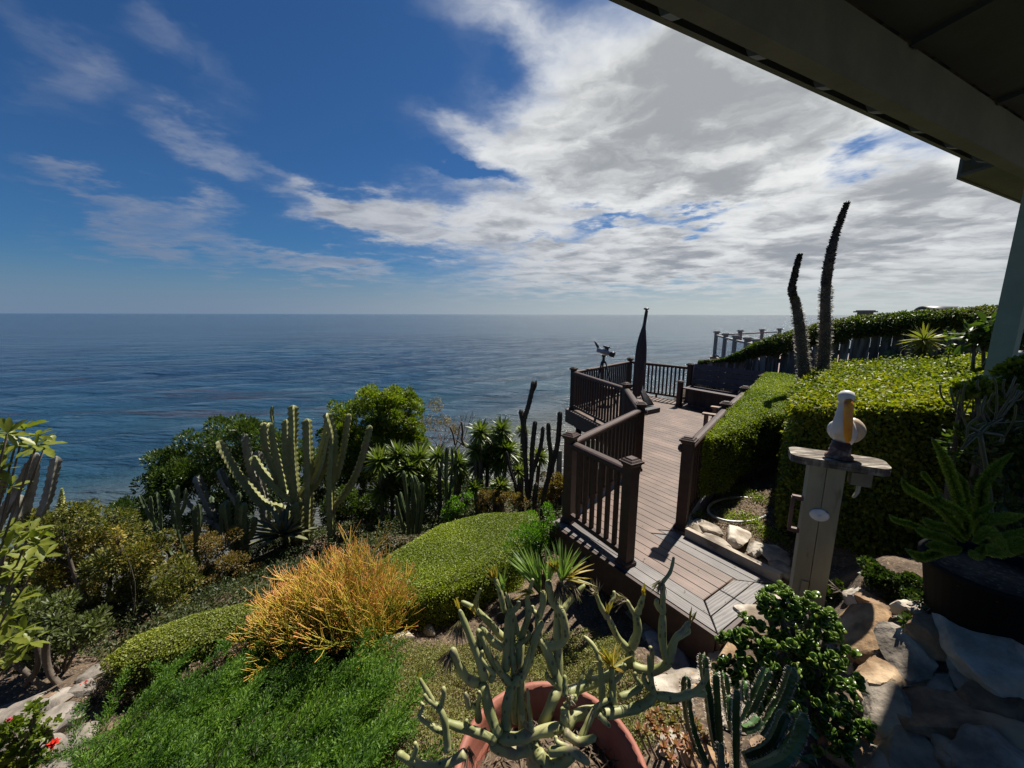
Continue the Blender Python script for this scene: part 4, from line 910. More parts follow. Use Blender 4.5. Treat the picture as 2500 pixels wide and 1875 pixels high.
def hedge(name, label, poly, ztop, zbot, lm, dens=9000, L=.032, W=.021, bump=.02, side_dens=None, group=None, round_=.05, tilt=.55, stray=.02, lift=0.0):
    cx = sum(p[0] for p in poly) / len(poly); cy = sum(p[1] for p in poly) / len(poly)
    root = empty(name, (cx, cy, float(zbot(cx, cy))), label, 'hedge', group)
    A = poly_area(poly)
    # solid twig-brown core, coloured dark to stand for shade between the leaves
    ins = .05; core = [(p[0] + (cx - p[0]) * ins / max(.1, math.hypot(cx - p[0], cy - p[1])), p[1] + (cy - p[1]) * ins / max(.1, math.hypot(cx - p[0], cy - p[1]))) for p in poly]
    b = MB(); b.prism([Vector((x, y, float(zbot(x, y)) - .05 + lift * 1.2)) for x, y in core], [Vector((x, y, float(ztop(np.array([x]), np.array([y]))[0]) - .055)) for x, y in core]); b.build('branches', TWIG_SHADE, root)
    n = int(A * dens); x, y = sample_poly(poly, n)
    # distance to outline rounds the shoulders
    dmin = np.full(n, 9.0); m = len(poly)
    for i in range(m):
        a = np.array(poly[i]); d = np.array(poly[(i + 1) % m]) - a; t = np.clip(((x - a[0]) * d[0] + (y - a[1]) * d[1]) / (d @ d), 0, 1)
        dmin = np.minimum(dmin, np.hypot(x - a[0] - d[0] * t, y - a[1] - d[1] * t))
    z = ztop(x, y) + bump * bump_fn(x, y) - round_ * np.clip(1 - dmin / .12, 0, 1) ** 2 - RNG.exponential(.012, n) + (RNG.random(n) < .045) * RNG.uniform(0, stray, n)
    D = rand_dirs(n, 0.0); D[:, 2] = np.abs(D[:, 2]) * .7 + RNG.normal(.05, .25, n)
    Ps = [np.stack([x, y, z], 1)]; Ds = [D]; Us = [np.tile([0, 0, 1.0], (n, 1))]
    sd = side_dens or dens * .75
    area2 = sum((poly[i][0] * poly[(i + 1) % m][1] - poly[(i + 1) % m][0] * poly[i][1]) for i in range(m))
    for i in range(m):
        a = np.array(poly[i]); d = np.array(poly[(i + 1) % m]) - a; Ln = np.hypot(*d); nn = np.array([d[1], -d[0]]) / Ln * (1 if area2 > 0 else -1)
        if nn @ np.array([a[0] + d[0] / 2, a[1] + d[1] / 2]) > 0.55 * np.hypot(*(a + d / 2)) : continue     # faces away from the garden
        h = float(ztop(np.array([a[0] + d[0] / 2]), np.array([a[1] + d[1] / 2]))[0]) - float(zbot(a[0] + d[0] / 2, a[1] + d[1] / 2)); k = int(Ln * h * sd)
        t = RNG.random(k); bx = a[0] + d[0] * t; by = a[1] + d[1] * t; zt = ztop(bx, by); zb_ = np.array([float(zbot(bx[0], by[0]))]) if k else 0
        f = RNG.random(k); zz = zt - .02 - f * (zt - zb_ - lift)
        outw = RNG.normal(-.012, .022, k) + .028 * bump_fn(bx * 2 + by, zz * 2.2)
        Ps.append(np.stack([bx + nn[0] * outw, by + nn[1] * outw, zz], 1))
        Dd = rand_dirs(k); Dd += np.array([nn[0] * .5, nn[1] * .5, -.25]); Ds.append(Dd); Us.append(np.tile([nn[0], nn[1], .5], (k, 1)))
    if lift:
        b = MB()
        for _ in range(26):
            sx, sy = sample_poly(poly, 1); b.tube([Vector((sx[0], sy[0], float(zbot(sx[0], sy[0])) - .05)), Vector((sx[0] + random.uniform(-.06, .06), sy[0] + random.uniform(-.06, .06), float(zbot(sx[0], sy[0])) + lift * 1.4))], .014, 5)
        b.build('stems', BARK, root)
    P = np.concatenate(Ps); D = np.concatenate(Ds); U = np.concatenate(Us); sz = RNG.uniform(.65, 1.25, len(P))
    me = leaf_mesh('foliage', P, D, L * sz, W * sz, .22, .1, 1, up=U, roll=tilt)
    fo = link_mesh('foliage', me, lm, root); fo['kind'] = 'stuff'
    return root
def shrub(name, label, cat, base, lumps, lm, n, L, W, stems=5, seg=1, droop=.1, updir=.35, shell=.35, group=None, bark=None, crown='crown', roll=.8, fill=.15, sub=7, thick=1.0):
    """lumps: (centre, radius). leaves sit in clusters on lumps; limbs run from the base to each lump"""
    base = Vector(base); root = empty(name, base, label, cat, group)
    # break every lump into small leaf clumps
    C = []; Rr = []
    for c, r_ in lumps:
        c = np.array(c)
        for _ in range(sub):
            d = rand_dirs(1, .25)[0]; C.append(c + d * r_ * RNG.uniform(.55, 1.0)); Rr.append(r_ * RNG.uniform(.28, .5))
    C = np.array(C); Rr = np.array(Rr); w_ = Rr ** 2; idx = RNG.choice(len(C), n, p=w_ / w_.sum())
    d = rand_dirs(n, .25); rad = 1 - shell * RNG.random(n) ** 1.5
    P = C[idx] + d * (Rr[idx] * rad)[:, None]; D = d + rand_dirs(n) * .6 + np.array([0, 0, updir])
    sz = RNG.uniform(.6, 1.25, n)
    me = leaf_mesh('crown', P, D, L * sz, W * sz, .2, droop, seg, up=d, roll=roll)
    co = link_mesh(crown, me, lm, root); co['kind'] = 'stuff'
    b = MB()
    for c, r_ in (random.sample(lumps, min(stems, len(lumps)))):
        c = Vector(c); mid = base.lerp(c, .5) + Vector((random.uniform(-.1, .1), random.uniform(-.1, .1), -.05)) * (c - base).length
        pth = smooth_path([base + Vector((random.uniform(-.04, .04), random.uniform(-.04, .04), -.06)), mid, c], 4)
        b.tube(pth, [thick * max(.006, .03 * (1 - .8 * i / len(pth)) * min(1.6, (c - base).length)) for i in range(len(pth))], 6)
        for _ in range(5):
            e = c + Vector(rand_dirs(1, .3)[0]) * r_ * .9; b.tube([c.lerp(base, .15), e], [.008, .003], 4)
    b.build('trunk', bark or BARK, root)
    return root
def px_lumps(lst, Y, spread=0.0):
    out = []
    for q in lst:
        px, py, r_ = q[:3]; yy = Y + (q[3] if len(q) > 3 else random.uniform(-spread, spread)); out.append((aty(px, py, yy), r_ / FPX * scale_at(px, py, yy)))
    return out
def inst_mesh(name, TV, TF, P, X, Y, Z, S, smooth=True):
    """numpy copies of a template at P with axes X,Y,Z and sizes S"""
    n = len(P); S = np.broadcast_to(np.asarray(S, float).reshape(-1, 1, 1) if np.ndim(S) else S, (n, 1, 1))
    V = P[:, None, :] + S * (TV[None, :, 0:1] * X[:, None, :] + TV[None, :, 1:2] * Y[:, None, :] + TV[None, :, 2:3] * Z[:, None, :])
    F = (TF[None] + (np.arange(n) * len(TV))[:, None, None]).reshape(-1, TF.shape[1])
    return arr_mesh(name, V.reshape(-1, 3), F, smooth)
def frames(D, up=None, roll=1.0):
    D = unit(clump(D)); n = len(D); ref = RNG.normal(size=(n, 3)) * roll + (np.array([0, 0, 1.0]) if up is None else clump(up)); X = unit(np.cross(D, ref)); return X, D, np.cross(X, D)
def rosette(center, n, L, W, axis=(0, 0, 1), el=(-.5, 1.35), seg=2, droop=.15, fold=.12):
    """arrays for sword leaves radiating from a point"""
    ax = Vector(axis).normalized(); X = ax.orthogonal().normalized(); Y = ax.cross(X)
    a = np.arange(n) * 2.39996 + RNG.random(); e = el[1] + (el[0] - el[1]) * np.linspace(0, 1, n) ** .8 + RNG.normal(0, .1, n)
    D = np.cos(e)[:, None] * (np.cos(a)[:, None] * np.array(X) + np.sin(a)[:, None] * np.array(Y)) + np.sin(e)[:, None] * np.array(ax)
    P = np.tile(np.array(center), (n, 1)) + D * .02 * L * 4 * .3
    return P, D, L * RNG.uniform(.75, 1.1, n), np.full(n, W)

# leaf colours (real reflectances)
LM_HB = leafmat('hedge_leaf_bright', [(.028, .052, .007), (.080, .118, .010), (.155, .185, .014), (.24, .235, .026)], .48, .42, (1.6, 1.6, .5), spec=.35)
LM_HA = leafmat('strip_hedge_leaf', [(.05, .085, .008), (.125, .175, .012), (.21, .25, .018)], .48, .45, (1.6, 1.6, .5), spec=.35)
LM_MID = leafmat('clipped_leaf_fine', [(.085, .120, .010), (.175, .225, .014), (.28, .320, .020)], .45, .40, (1.5, 1.6, .5))
LM_LEFT = leafmat('clipped_leaf_dull', [(.085, .110, .014), (.175, .200, .022), (.26, .275, .03)], .5, .35)
LM_VINE = leafmat('vine_leaf', [(.02, .04, .008), (.045, .075, .012), (.09, .11, .015), (.12, .10, .02)], .5, .35)
LM_DARK = leafmat('evergreen_leaf', [(.018, .034, .008), (.045, .075, .013), (.085, .115, .018)], .4, .3)
LM_LIME = leafmat('lime_bush_leaf', [(.045, .075, .007), (.115, .155, .011), (.21, .235, .02)], .45, .4)
LM_MIX = leafmat('mixed_shrub_leaf', [(.04, .055, .013), (.10, .115, .02), (.185, .165, .03), (.24, .15, .035)], .55, .3)
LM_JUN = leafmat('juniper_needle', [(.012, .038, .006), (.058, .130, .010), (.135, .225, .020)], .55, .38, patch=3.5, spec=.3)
LM_GC = leafmat('ground_cover_leaf', [(.08, .09, .02), (.13, .14, .028), (.19, .185, .045), (.16, .11, .04)], .6, .25, patch=3)
LM_YUC = leafmat('yucca_leaf', [(.040, .062, .012), (.095, .130, .02), (.18, .205, .035)], .4, .3)
LM_FRESH = leafmat('fresh_green_leaf', [(.05, .12, .012), (.10, .20, .02), (.15, .26, .03)], .42, .42)
LM_RUST = leafmat('rusty_leaf', [(.11, .07, .02), (.19, .11, .03), (.15, .13, .03), (.10, .045, .02)], .6, .3)

LM_MIX2 = leafmat('undergrowth_leaf', [(.014, .024, .008), (.030, .048, .012), (.06, .075, .018), (.10, .07, .025)], .55, .3, patch=1.5)
# ------------------------------------------------------------------ hedges
hedge('clipped_hedge', 'bright green clipped hedge hugging the right deck railing', [(2.07, 3.97), (5.03, 7.60), (5.50, 6.95), (3.75, 4.95), (3.1, 4.72), (2.48, 4.18)],
      lambda x, y: .90 + .045 * (y - 4), lambda x, y: hgt(x, y), LM_HA, 17000, .020, .0135, .020, lift=.22)
hedge('clipped_hedge', 'broad flat-topped leafy hedge behind the pelican', [(2.60, 3.46), (3.45, 4.68), (5.42, 6.80), (6.35, 6.75), (7.0, 5.5), (5.3, 2.9), (3.7, 2.35), (3.08, 2.86)],
      lambda x, y: np.minimum(1.36 + .1068 * (x - 2.6) - .1165 * (y - 3.46), 1.58), lambda x, y: min(.3, hgt(x, y)), LM_HB, 10500, .036, .025, .042, stray=.09)
def mpoly(pts, z): return [(atz(px, py, z).x, atz(px, py, z).y) for px, py in pts]
hm = [(940, 1345), (1075, 1272), (1180, 1249), (1305, 1243), (1318, 1262), (1262, 1345), (1180, 1392), (1075, 1428), (975, 1452), (905, 1440), (890, 1400)]
hedge('clipped_hedge', 'low clipped green mound between the deck and the orange bush', mpoly(hm, -.42), lambda x, y: -.42 + .0 * x - .09 * (4.2 - y) * .4, lambda x, y: hgt(x, y), LM_MID, 26000, .017, .011, .012, side_dens=15000, round_=.09)
hl = [(248, 1600), (330, 1545), (470, 1490), (600, 1462), (640, 1490), (560, 1540), (420, 1580), (300, 1612)]
hedge('clipped_hedge', 'low dull green clipped hedge left of the orange bush', mpoly(hl, -.62), lambda x, y: -.62 + .0 * x, lambda x, y: hgt(x, y), LM_LEFT, 22000, .018, .012, .014, side_dens=13000, round_=.06)
# vine along the fence top
vroot = empty('fence_vine', (6.0, 7.8, .5), 'dark creeping vine draped along the fence top', 'vine')
ztp_v = lambda q: np.interp(q, [0, .2, 1.26, 2.1, 3.23, 3.82, 5, 7], [.9, .94, 1.16, 1.41, 1.755, 1.89, 2.08, 2.2])
n = 60000; s_ = RNG.uniform(.15, FL, n); th = RNG.random(n); wdt = np.interp(s_, [0, .8, 2, 5, 7], [.02, .10, .22, .28, .30]); ztop_v = np.interp(s_, [0, .5, .8, 1.46, 2.19, 2.83, 4.09, 7], [.92, 1.0, 1.10, 1.54, 1.87, 2.07, 2.24, 2.4]); hgt_v = np.maximum(ztop_v - ztp_v(s_), .03) + .06
ztp = np.interp(s_, [0, .2, 1.26, 2.1, 3.23, 3.82, 5, 7], [.9, .94, 1.16, 1.41, 1.755, 1.89, 2.08, 2.2])
ang = RNG.uniform(0, math.pi * 2, n); rr = RNG.random(n) ** .35
offn = np.cos(ang) * rr * wdt + .08; zz = ztp - .05 + (np.sin(ang) * .5 * rr + .5) * hgt_v + .03 * bump_fn(s_, s_ * .5) - np.where((np.sin(s_ * 7) > .3) & (offn < 0), RNG.exponential(.05, n), 0)
Pv = np.array(F0)[None] + np.array(FD)[None] * s_[:, None] + np.array(FN)[None] * offn[:, None]; Pv[:, 2] = zz
fv = link_mesh('foliage', leaf_mesh('foliage', Pv, rand_dirs(n, .1), RNG.uniform(.03, .055, n), RNG.uniform(.02, .035, n), .2, .2, 1, roll=.9), LM_VINE, vroot); fv['kind'] = 'stuff'
b = MB(); b.tube([F0 + FD * q + FN * .06 + zb * (fence_top(q) + .02 + .03 * math.sin(q * 5)) for q in np.linspace(.3, FL, 30)], .03, 6); b.build('stem', BARK, vroot)

# ------------------------------------------------------------------ ribbed cacti and euphorbias
def resample(P, ds):
    A = np.array([tuple(p) for p in P]); L = np.concatenate([[0], np.cumsum(np.linalg.norm(np.diff(A, axis=0), axis=1))]); m = max(6, int(L[-1] / ds)); t = np.linspace(0, L[-1], m)
    return [Vector(v) for v in np.stack([np.interp(t, L, A[:, j]) for j in range(3)], 1)]
def column_plant(name, label, arms, conv, m, ribs=4, depth=.48, wav=.13, wl=.085, cat='cactus', Y=5.7, group=None, tips=None, arm='arm', k=9, root_sink=.25, yj=.12):
    first = aty(*conv(*arms[0][0][0]), Y); base = Vector((first.x, first.y, hgt(first.x, first.y)))
    root = empty(name, base, label, cat, group)
    for i, (pts, w_) in enumerate(arms):
        dy = random.uniform(-yj, yj); P = trace(pts, conv, Y + dy * .2, Y + dy)
        q = conv(*pts[0]); r_ = w_ * .5 / FPX * scale_at(*q, Y)
        P = resample(smooth_path(P, k), wl / 5)
        n_ = len(P); rad = [r_ * (1.0 if j < n_ - 3 else (.92, .72, .30)[j - n_ + 3]) * (.82 + .18 * min(1, j / (n_ * .25))) for j in range(n_)]
        # denser rings for wavy edges
        b = MB(); b.tube(P, rad, ribs=ribs, depth=depth, wav=wav, wl=wl, seed=random.uniform(0, 6), twist=random.uniform(-.01, .01)); b.build(arm, m, root)
        if tips:
            b = MB(); t_ = P[-1]; b.tube([P[-3], P[-2], t_ + Vector((0, 0, .01))], [rad[-3] * 1.06, rad[-2] * 1.1, rad[-1]], 7); b.build('dry_tip', tips, root)
    return root
EU = mat('euphorbia_skin', (.235, .235, .085), (.16, .17, .06), .55, 5, (1, 1, 1), bump=.2, c3=(.20, .16, .10), s3=5, t3=(.60, .72), objvar=.14)
EU_G = mat('euphorbia_grey', (.22, .215, .175), (.14, .135, .11), .7, 6, bump=.3, objvar=.1)
EU_D = mat('euphorbia_dark', (.075, .105, .045), (.045, .065, .03), .6, 6, bump=.2, objvar=.15)
CER = mat('cereus_bark', (.062, .050, .040), (.030, .025, .020), .85, 8, bump=.5, c3=(.05, .06, .03), s3=2.5, objvar=.15)
CER_G = mat('cereus_green', (.085, .115, .04), (.05, .075, .028), .55, 6, bump=.2, objvar=.12)
BROWNTIP = mat('dead_tip', (.07, .05, .035), (.03, .022, .016), .9, 12)
W1 = 20
column_plant('candelabra_euphorbia', 'tall pale candelabra euphorbia with thick scalloped arms', [
    ([(1330, 1500), (1330, 1250), (1335, 1000), (1315, 750), (1305, 520)], 24), ([(1290, 1500), (1265, 1250), (1240, 1100), (1080, 1040), (900, 830), (740, 560)], 25), ([(1310, 1020), (1150, 880), (1060, 780), (1000, 680)], 23),
    ([(1320, 1000), (1290, 800), (1315, 500), (1315, 285)], 22), ([(1250, 960), (1190, 700), (1130, 420)], 21), ([(1220, 920), (1110, 650), (1085, 420)], 21), ([(1265, 800), (1262, 600), (1258, 395)], 19),
    ([(1445, 1480), (1440, 1200), (1440, 900), (1430, 600), (1420, 390)], 22), ([(1370, 990), (1480, 820), (1560, 580), (1595, 400)], 23), ([(1475, 930), (1550, 760), (1605, 520)], 18),
    ([(1630, 1480), (1612, 1250), (1608, 900), (1625, 550), (1575, 345)], 21), ([(1640, 870), (1700, 650), (1745, 350)], 19), ([(1640, 1060), (1770, 880), (1850, 680), (1910, 440)], 20), ([(1370, 1480), (1362, 1200), (1350, 1030)], 24), ([(1160, 420), (1150, 350), (1155, 295)], 8)],
    z8, EU, Y=5.7, k=14, depth=.52, wav=.15)
column_plant('candelabra_euphorbia', 'dying grey euphorbia with leaning arms behind the tall pale one', [([(1180, 1500), (1110, 1200), (1080, 950), (1000, 800), (940, 510)], 22), ([(980, 1400), (780, 1280), (660, 1050), (570, 830)], 20), ([(960, 1250), (900, 1060), (800, 900), (750, 780)], 17), ([(1100, 1000), (1060, 800), (1050, 640)], 17), ([(900, 1290), (700, 1200), (590, 1130), (480, 1010)], 13)], z8, EU_G, Y=6.1, k=10)
column_plant('branching_cactus', 'dark green branching cactus at the foot of the pale euphorbia', [([(900, 1500), (860, 1350), (820, 1200), (800, 1020)], 18), ([(960, 1480), (935, 1300), (930, 1150), (940, 1040)], 18), ([(860, 1330), (780, 1250), (770, 1100), (765, 1050)], 15), ([(940, 1350), (1000, 1280), (1020, 1150)], 14), ([(890, 1380), (880, 1200), (900, 960)], 13), ([(930, 1600), (915, 1480)], 13), ([(690, 1040), (685, 990)], 11)], z8, EU_D, Y=5.2, ribs=5, depth=.28, k=10)
column_plant('branching_cactus', 'thin branching euphorbia standing among the left-hand shrubs', [([(520, 1720), (500, 1500), (450, 1300), (430, 1150), (425, 905)], 12), ([(545, 1720), (560, 1500), (570, 1350), (555, 1060)], 12), ([(500, 1560), (400, 1480), (340, 1380)], 10), ([(450, 1330), (395, 1180), (380, 1040)], 10), ([(300, 1250), (290, 1100), (270, 960)], 9), ([(500, 1480), (300, 1330), (240, 1200), (215, 990)], 10), ([(560, 1350), (600, 1200), (590, 1050)], 9), ([(440, 1150), (480, 1050), (490, 930)], 8), ([(430, 1100), (390, 1000), (365, 940)], 8), ([(240, 1220), (180, 1080), (135, 980)], 9), ([(580, 1520), (575, 1350), (540, 1150)], 9), ([(500, 1650), (495, 1480), (505, 1330)], 10)], z8, EU_D, Y=4.7, ribs=4, k=8)
column_plant('columnar_euphorbia', 'thick pale euphorbia columns at the left edge above the sea', [([(-40, 1000), (80, 760), (200, 560), (260, 420)], 22), ([(215, 900), (235, 760), (280, 560), (295, 360)], 20), ([(330, 860), (390, 720), (440, 500), (462, 385)], 20), ([(150, 960), (165, 820), (175, 700)], 19), ([(-60, 800), (20, 620), (40, 520)], 20)], zl, EU_G, Y=4.0, ribs=4, k=10, wav=.1)
cer = column_plant('dark_cereus', 'dark woody columnar cactus beside the deck railing post', [([(1780, 1560), (1760, 1300), (1740, 950), (1722, 640), (1775, 420), (1810, 260), (1812, 200)], 11.5), ([(1815, 300), (1835, 250), (1845, 195)], 8), ([(1760, 1400), (1800, 1150), (1805, 900), (1838, 590)], 12), ([(1800, 1150), (1850, 980), (1895, 820), (1915, 645)], 10), ([(1890, 1640), (1930, 1300), (1990, 1080), (2050, 850), (2072, 640), (2080, 500)], 12), ([(1960, 1150), (1990, 950), (1970, 760), (1965, 610)], 11), ([(1740, 900), (1735, 720), (1690, 480)], 12), ([(1700, 1560), (1650, 1250), (1590, 1050), (1555, 890)], 9), ([(1720, 1560), (1690, 1350), (1680, 1200)], 13), ([(1850, 1600), (1830, 1400), (1850, 1200)], 12), ([(1920, 880), (1900, 840)], 7)], z9, CER, Y=5.7, ribs=7, depth=.3, wav=.06, k=9, tips=None)
column_plant('columnar_cactus', 'ribbed green columnar cactus in front of the yuccas', [([(600, 1700), (590, 1450), (570, 1250), (545, 1085)], 11), ([(640, 1700), (640, 1450), (640, 1150)], 10), ([(670, 1700), (690, 1450), (690, 1250), (650, 1130)], 9.5), ([(700, 1700), (735, 1450), (738, 1200)], 9), ([(560, 1700), (500, 1480), (470, 1330)], 9), ([(600, 1600), (540, 1400), (515, 1290)], 7.5), ([(650, 1600), (660, 1400), (620, 1200)], 9)], z9, CER_G, Y=5.2, ribs=8, depth=.22, wav=.02, k=8)
column_plant('columnar_cactus', 'slim forked columnar cactus between the two yucca clumps', [([(985, 1560), (965, 1250), (965, 1000), (975, 850)], 9), ([(990, 1400), (1010, 1200), (1025, 1000), (1020, 850)], 7), ([(965, 1200), (920, 1080), (930, 900)], 7), ([(1010, 1260), (1060, 1120), (1080, 1060)], 7), ([(1000, 1100), (1055, 980), (1060, 880)], 6)], z9, EU_D, Y=5.6, ribs=6, depth=.25, wav=.03, k=7)
for i, (a, w_, lab) in enumerate([(([(1160, 1240), (1165, 1160), (1165, 1108)]), 27, 'short ribbed cactus left of three beyond the broad hedge'), (([(1235, 1230), (1228, 1170), (1225, 1135)]), 24, 'shortest ribbed cactus in the middle of three beyond the broad hedge'), (([(1340, 1200), (1350, 1120), (1362, 1045)]), 26, 'tallest ribbed cactus right of three beyond the broad hedge')]):
    column_plant('ribbed_cactus', lab, [(a, w_)], z3, CER_G, Y=7.0 if i < 2 else 6.75, ribs=9, depth=.18, wav=.01, k=5, group='ribbed cacti beyond the hedge')
# two tall spiny stems
SPB = mat('spiny_stem', (.12, .085, .062), (.05, .036, .03), .85, 9, bump=.5)
SPG = mat('spiny_stem_dark', (.060, .048, .040), (.030, .024, .022), .85, 9, bump=.5)  # darker brown than the main stem, used on no part
SPINE = mat('pale_spine', (.42, .38, .30), (.30, .26, .2), .6, 10)
LM_DK = leafmat('stem_leaf', [(.02, .022, .012), (.035, .03, .018)], .6, .2)
for i, (pts, wpx, Y, lab) in enumerate([([(810, 1290), (815, 1180), (805, 1060), (790, 920), (765, 760), (738, 670), (755, 570), (775, 490), (788, 440)], (27, 24, 22, 22, 18, 13, 10, 9, 5), 6.0, 'shorter of two tall spiny stems against the fence'), ([(930, 1290), (938, 1150), (950, 950), (950, 780), (955, 640), (975, 480), (1010, 330), (1050, 210), (1088, 112)], (26, 25, 22, 20, 19, 19, 13, 11, 6), 5.9, 'taller of two spiny stems reaching into the sky')]):
    P = trace(pts, z3, Y); q = z3(*pts[0]); sc0 = scale_at(*q, Y); root = empty('tall_succulent', (P[0].x, P[0].y, hgt(P[0].x, P[0].y)), lab, 'succulent', 'tall spiny stems by the fence')
    P = [Vector((P[0].x, P[0].y, hgt(P[0].x, P[0].y) - .1))] + P; rads = [wpx[0]] + list(wpx)
    SPth = smooth_path(P, 6); rs = np.interp(np.linspace(0, 1, len(SPth)), np.linspace(0, 1, len(rads)), rads) * .5 / FPX * sc0
    b = MB(); b.tube(SPth, [float(r_) for r_ in rs], 12); b.build('stem', SPB, root)
    n = 4200; t = RNG.random(n); arr = np.array([tuple(p) for p in SPth]); cx = np.stack([np.interp(t * (len(arr) - 1), np.arange(len(arr)), arr[:, j]) for j in range(3)], 1); rr = np.interp(t * (len(arr) - 1), np.arange(len(arr)), rs)
    d = rand_dirs(n); d[:, 2] *= .25; d = unit(d); low = t < .55
    k = low; f = link_mesh('spines', leaf_mesh('spines', cx[k] + d[k] * rr[k][:, None] * .9, d[k], RNG.uniform(.03, .06, k.sum()), .009, 0, 0, 1), SPINE, root); f['kind'] = 'stuff'
    k = ~low; f = link_mesh('small_leaves', leaf_mesh('small_leaves', cx[k] + d[k] * rr[k][:, None] * .9, d[k] + np.array([0, 0, .3]), RNG.uniform(.015, .032, k.sum()), .016, .1, 0, 1), LM_DK, root); f['kind'] = 'stuff'

# ------------------------------------------------------------------ yuccas
def yucca(name, label, heads, Y, group=None, lm=LM_YUC, leafn=110, spread=.25, conv=z9, L=None):
    c0 = aty(*conv(*heads[0][:2]), Y); g = hgt(c0.x, c0.y); root = empty(name, (c0.x, c0.y, g), label, 'yucca', group)
    foot = Vector((c0.x, c0.y, g - .05))
    for (x, y, r_) in heads:
        yy = Y + random.uniform(-spread, spread); c = aty(*conv(x, y), yy); Lr = r_ * (conv(1, 0)[0] - conv(0, 0)[0]) / FPX * scale_at(*conv(x, y), yy)
        b = MB(); gx_ = c.x * .7 + foot.x * .3; gy_ = c.y; b.tube(smooth_path([Vector((gx_, gy_, hgt(gx_, gy_) - .06)), Vector(((gx_ + c.x) / 2, gy_, (hgt(gx_, gy_) + c.z) / 2)), c], 3), .035, 7); b.build('trunk', BARK, root)
        P, D, Ls, Ws = rosette(c, leafn, Lr * 1.25, Lr * .15, (random.uniform(-.2, .2), random.uniform(-.3, .05), 1), (-.75, 1.3), droop=.12)
        f = link_mesh('leaf_head', leaf_mesh('leaf_head', P, D, Ls, Ws, .15, .12, 2, roll=.25), lm, root); f['kind'] = 'stuff'
    return root
yucca('yucca_clump', 'spiky yucca clump left of the slim forked cactus', [(310, 990, 160), (490, 930, 150), (700, 960, 165), (600, 1060, 150), (330, 1290, 140), (560, 1280, 150), (430, 1130, 150), (770, 1120, 150), (800, 1330, 130)], 6.3)
yucca('yucca_clump', 'spiky yucca behind the slim forked cactus', [(895, 950, 130), (1080, 1010, 150), (1110, 1120, 130), (880, 1150, 120)], 6.5)
yucca('yucca_clump', 'tallest yucca clump left of the dark cereus', [(1300, 700, 135), (1470, 790, 165), (1510, 680, 130), (1370, 900, 170), (1560, 880, 150), (1290, 1000, 150), (1480, 980, 150), (1250, 880, 120)], 6.2)
yucca('yucca_clump', 'low green yucca in front of the tallest clump', [(1500, 1230, 110), (1240, 1250, 110)], 5.6)
yucca('yucca_clump', 'yucca half hidden behind the dark cereus', [(1710, 690, 80), (1880, 940, 110), (1700, 960, 120), (1680, 1090, 110)], 6.4)
yucca('bromeliad', 'yellow green spiky rosette against the fence beyond the hedge', [(1580, 985, 100), (1560, 1050, 70)], 6.1, conv=z3, lm=leafmat('yellow_strap_leaf', [(.11, .13, .02), (.20, .19, .03), (.24, .16, .04)], .45, .35), leafn=60, spread=.02)
# agave leaves at the foot of the big euphorbia
ag = aty(*z8(1240, 1260), 5.5); agr = empty('agave', (ag.x, ag.y, hgt(ag.x, ag.y)), 'grey green agave with long pointed leaves under the pale euphorbia', 'agave')
AGM = mat('agave_skin', (.15, .155, .075), (.095, .10, .05), .55, 5, objvar=.15)
for i in range(34):
    a = i * 2.4; e = R(random.uniform(-5, 60)); d = Vector((math.cos(a) * math.cos(e), math.sin(a) * math.cos(e), math.sin(e))); Lg = random.uniform(.45, .7); s_v = d.cross(Vector((0, 0, 1))).normalized(); un = s_v.cross(d)
    b = MB(); ws = (.03, .045, .042, .03, .004); vs = []
    for q, t in enumerate((0, .25, .5, .75, 1)):
        c = ag + Vector((0, 0, -.05)) + d * Lg * t - Vector((0, 0, 1)) * .12 * t * t * Lg * (1 - math.sin(e))
        vs += [c + s_v * ws[q] + un * .014, c - un * .012, c - s_v * ws[q] + un * .014, c + un * .006]
    b.add(vs, [(q * 4 + k_, q * 4 + (k_ + 1) % 4, q * 4 + 4 + (k_ + 1) % 4, q * 4 + 4 + k_) for q in range(4) for k_ in range(4)], True); b.build('leaf', AGM, agr)

# ------------------------------------------------------------------ shrubs and bushes
def gz(p): return (p.x, p.y, hgt(p.x, p.y))
shrub('dark_evergreen_bush', 'dense dark green bush on the bluff edge left of the pale euphorbia', 'bush', gz(aty(520, 1330, 6.6)), px_lumps([(390, 1200, 60), (440, 1150, 60), (500, 1120, 60), (560, 1090, 60), (620, 1085, 55), (350, 1260, 50), (450, 1230, 80), (560, 1180, 80), (650, 1150, 70), (700, 1110, 50), (310, 1300, 36), (600, 1260, 80), (480, 1300, 70), (690, 1230, 70), (760, 1130, 55)], 6.6, .3), LM_DARK, 60000, .062, .026, roll=.6, updir=.6, sub=11)
shrub('lime_bush', 'rounded yellow green bush in front of the sea', 'bush', gz(aty(960, 1180, 8.0)), px_lumps([(900, 985, 38), (950, 975, 36), (985, 985, 34), (930, 1020, 50), (990, 1020, 40), (880, 1040, 50), (850, 1080, 55), (960, 1070, 60), (1010, 1070, 36), (900, 1110, 60), (830, 1020, 36), (820, 1060, 30), (1000, 1110, 46), (850, 1140, 60), (930, 1150, 60)], 8.0, .3), LM_LIME, 60000, .058, .030, sub=12)
shrub('dark_evergreen_bush', 'shadowy green bush under the yellow green one', 'bush', gz(aty(880, 1290, 7.0)), px_lumps([(830, 1170, 60), (880, 1210, 60), (820, 1250, 70), (930, 1240, 60), (1000, 1230, 60), (780, 1190, 50), (890, 1290, 60), (1060, 1240, 60), (1130, 1220, 50), (1190, 1210, 50)], 7.0, .2), LM_DARK, 36000, .055, .026)
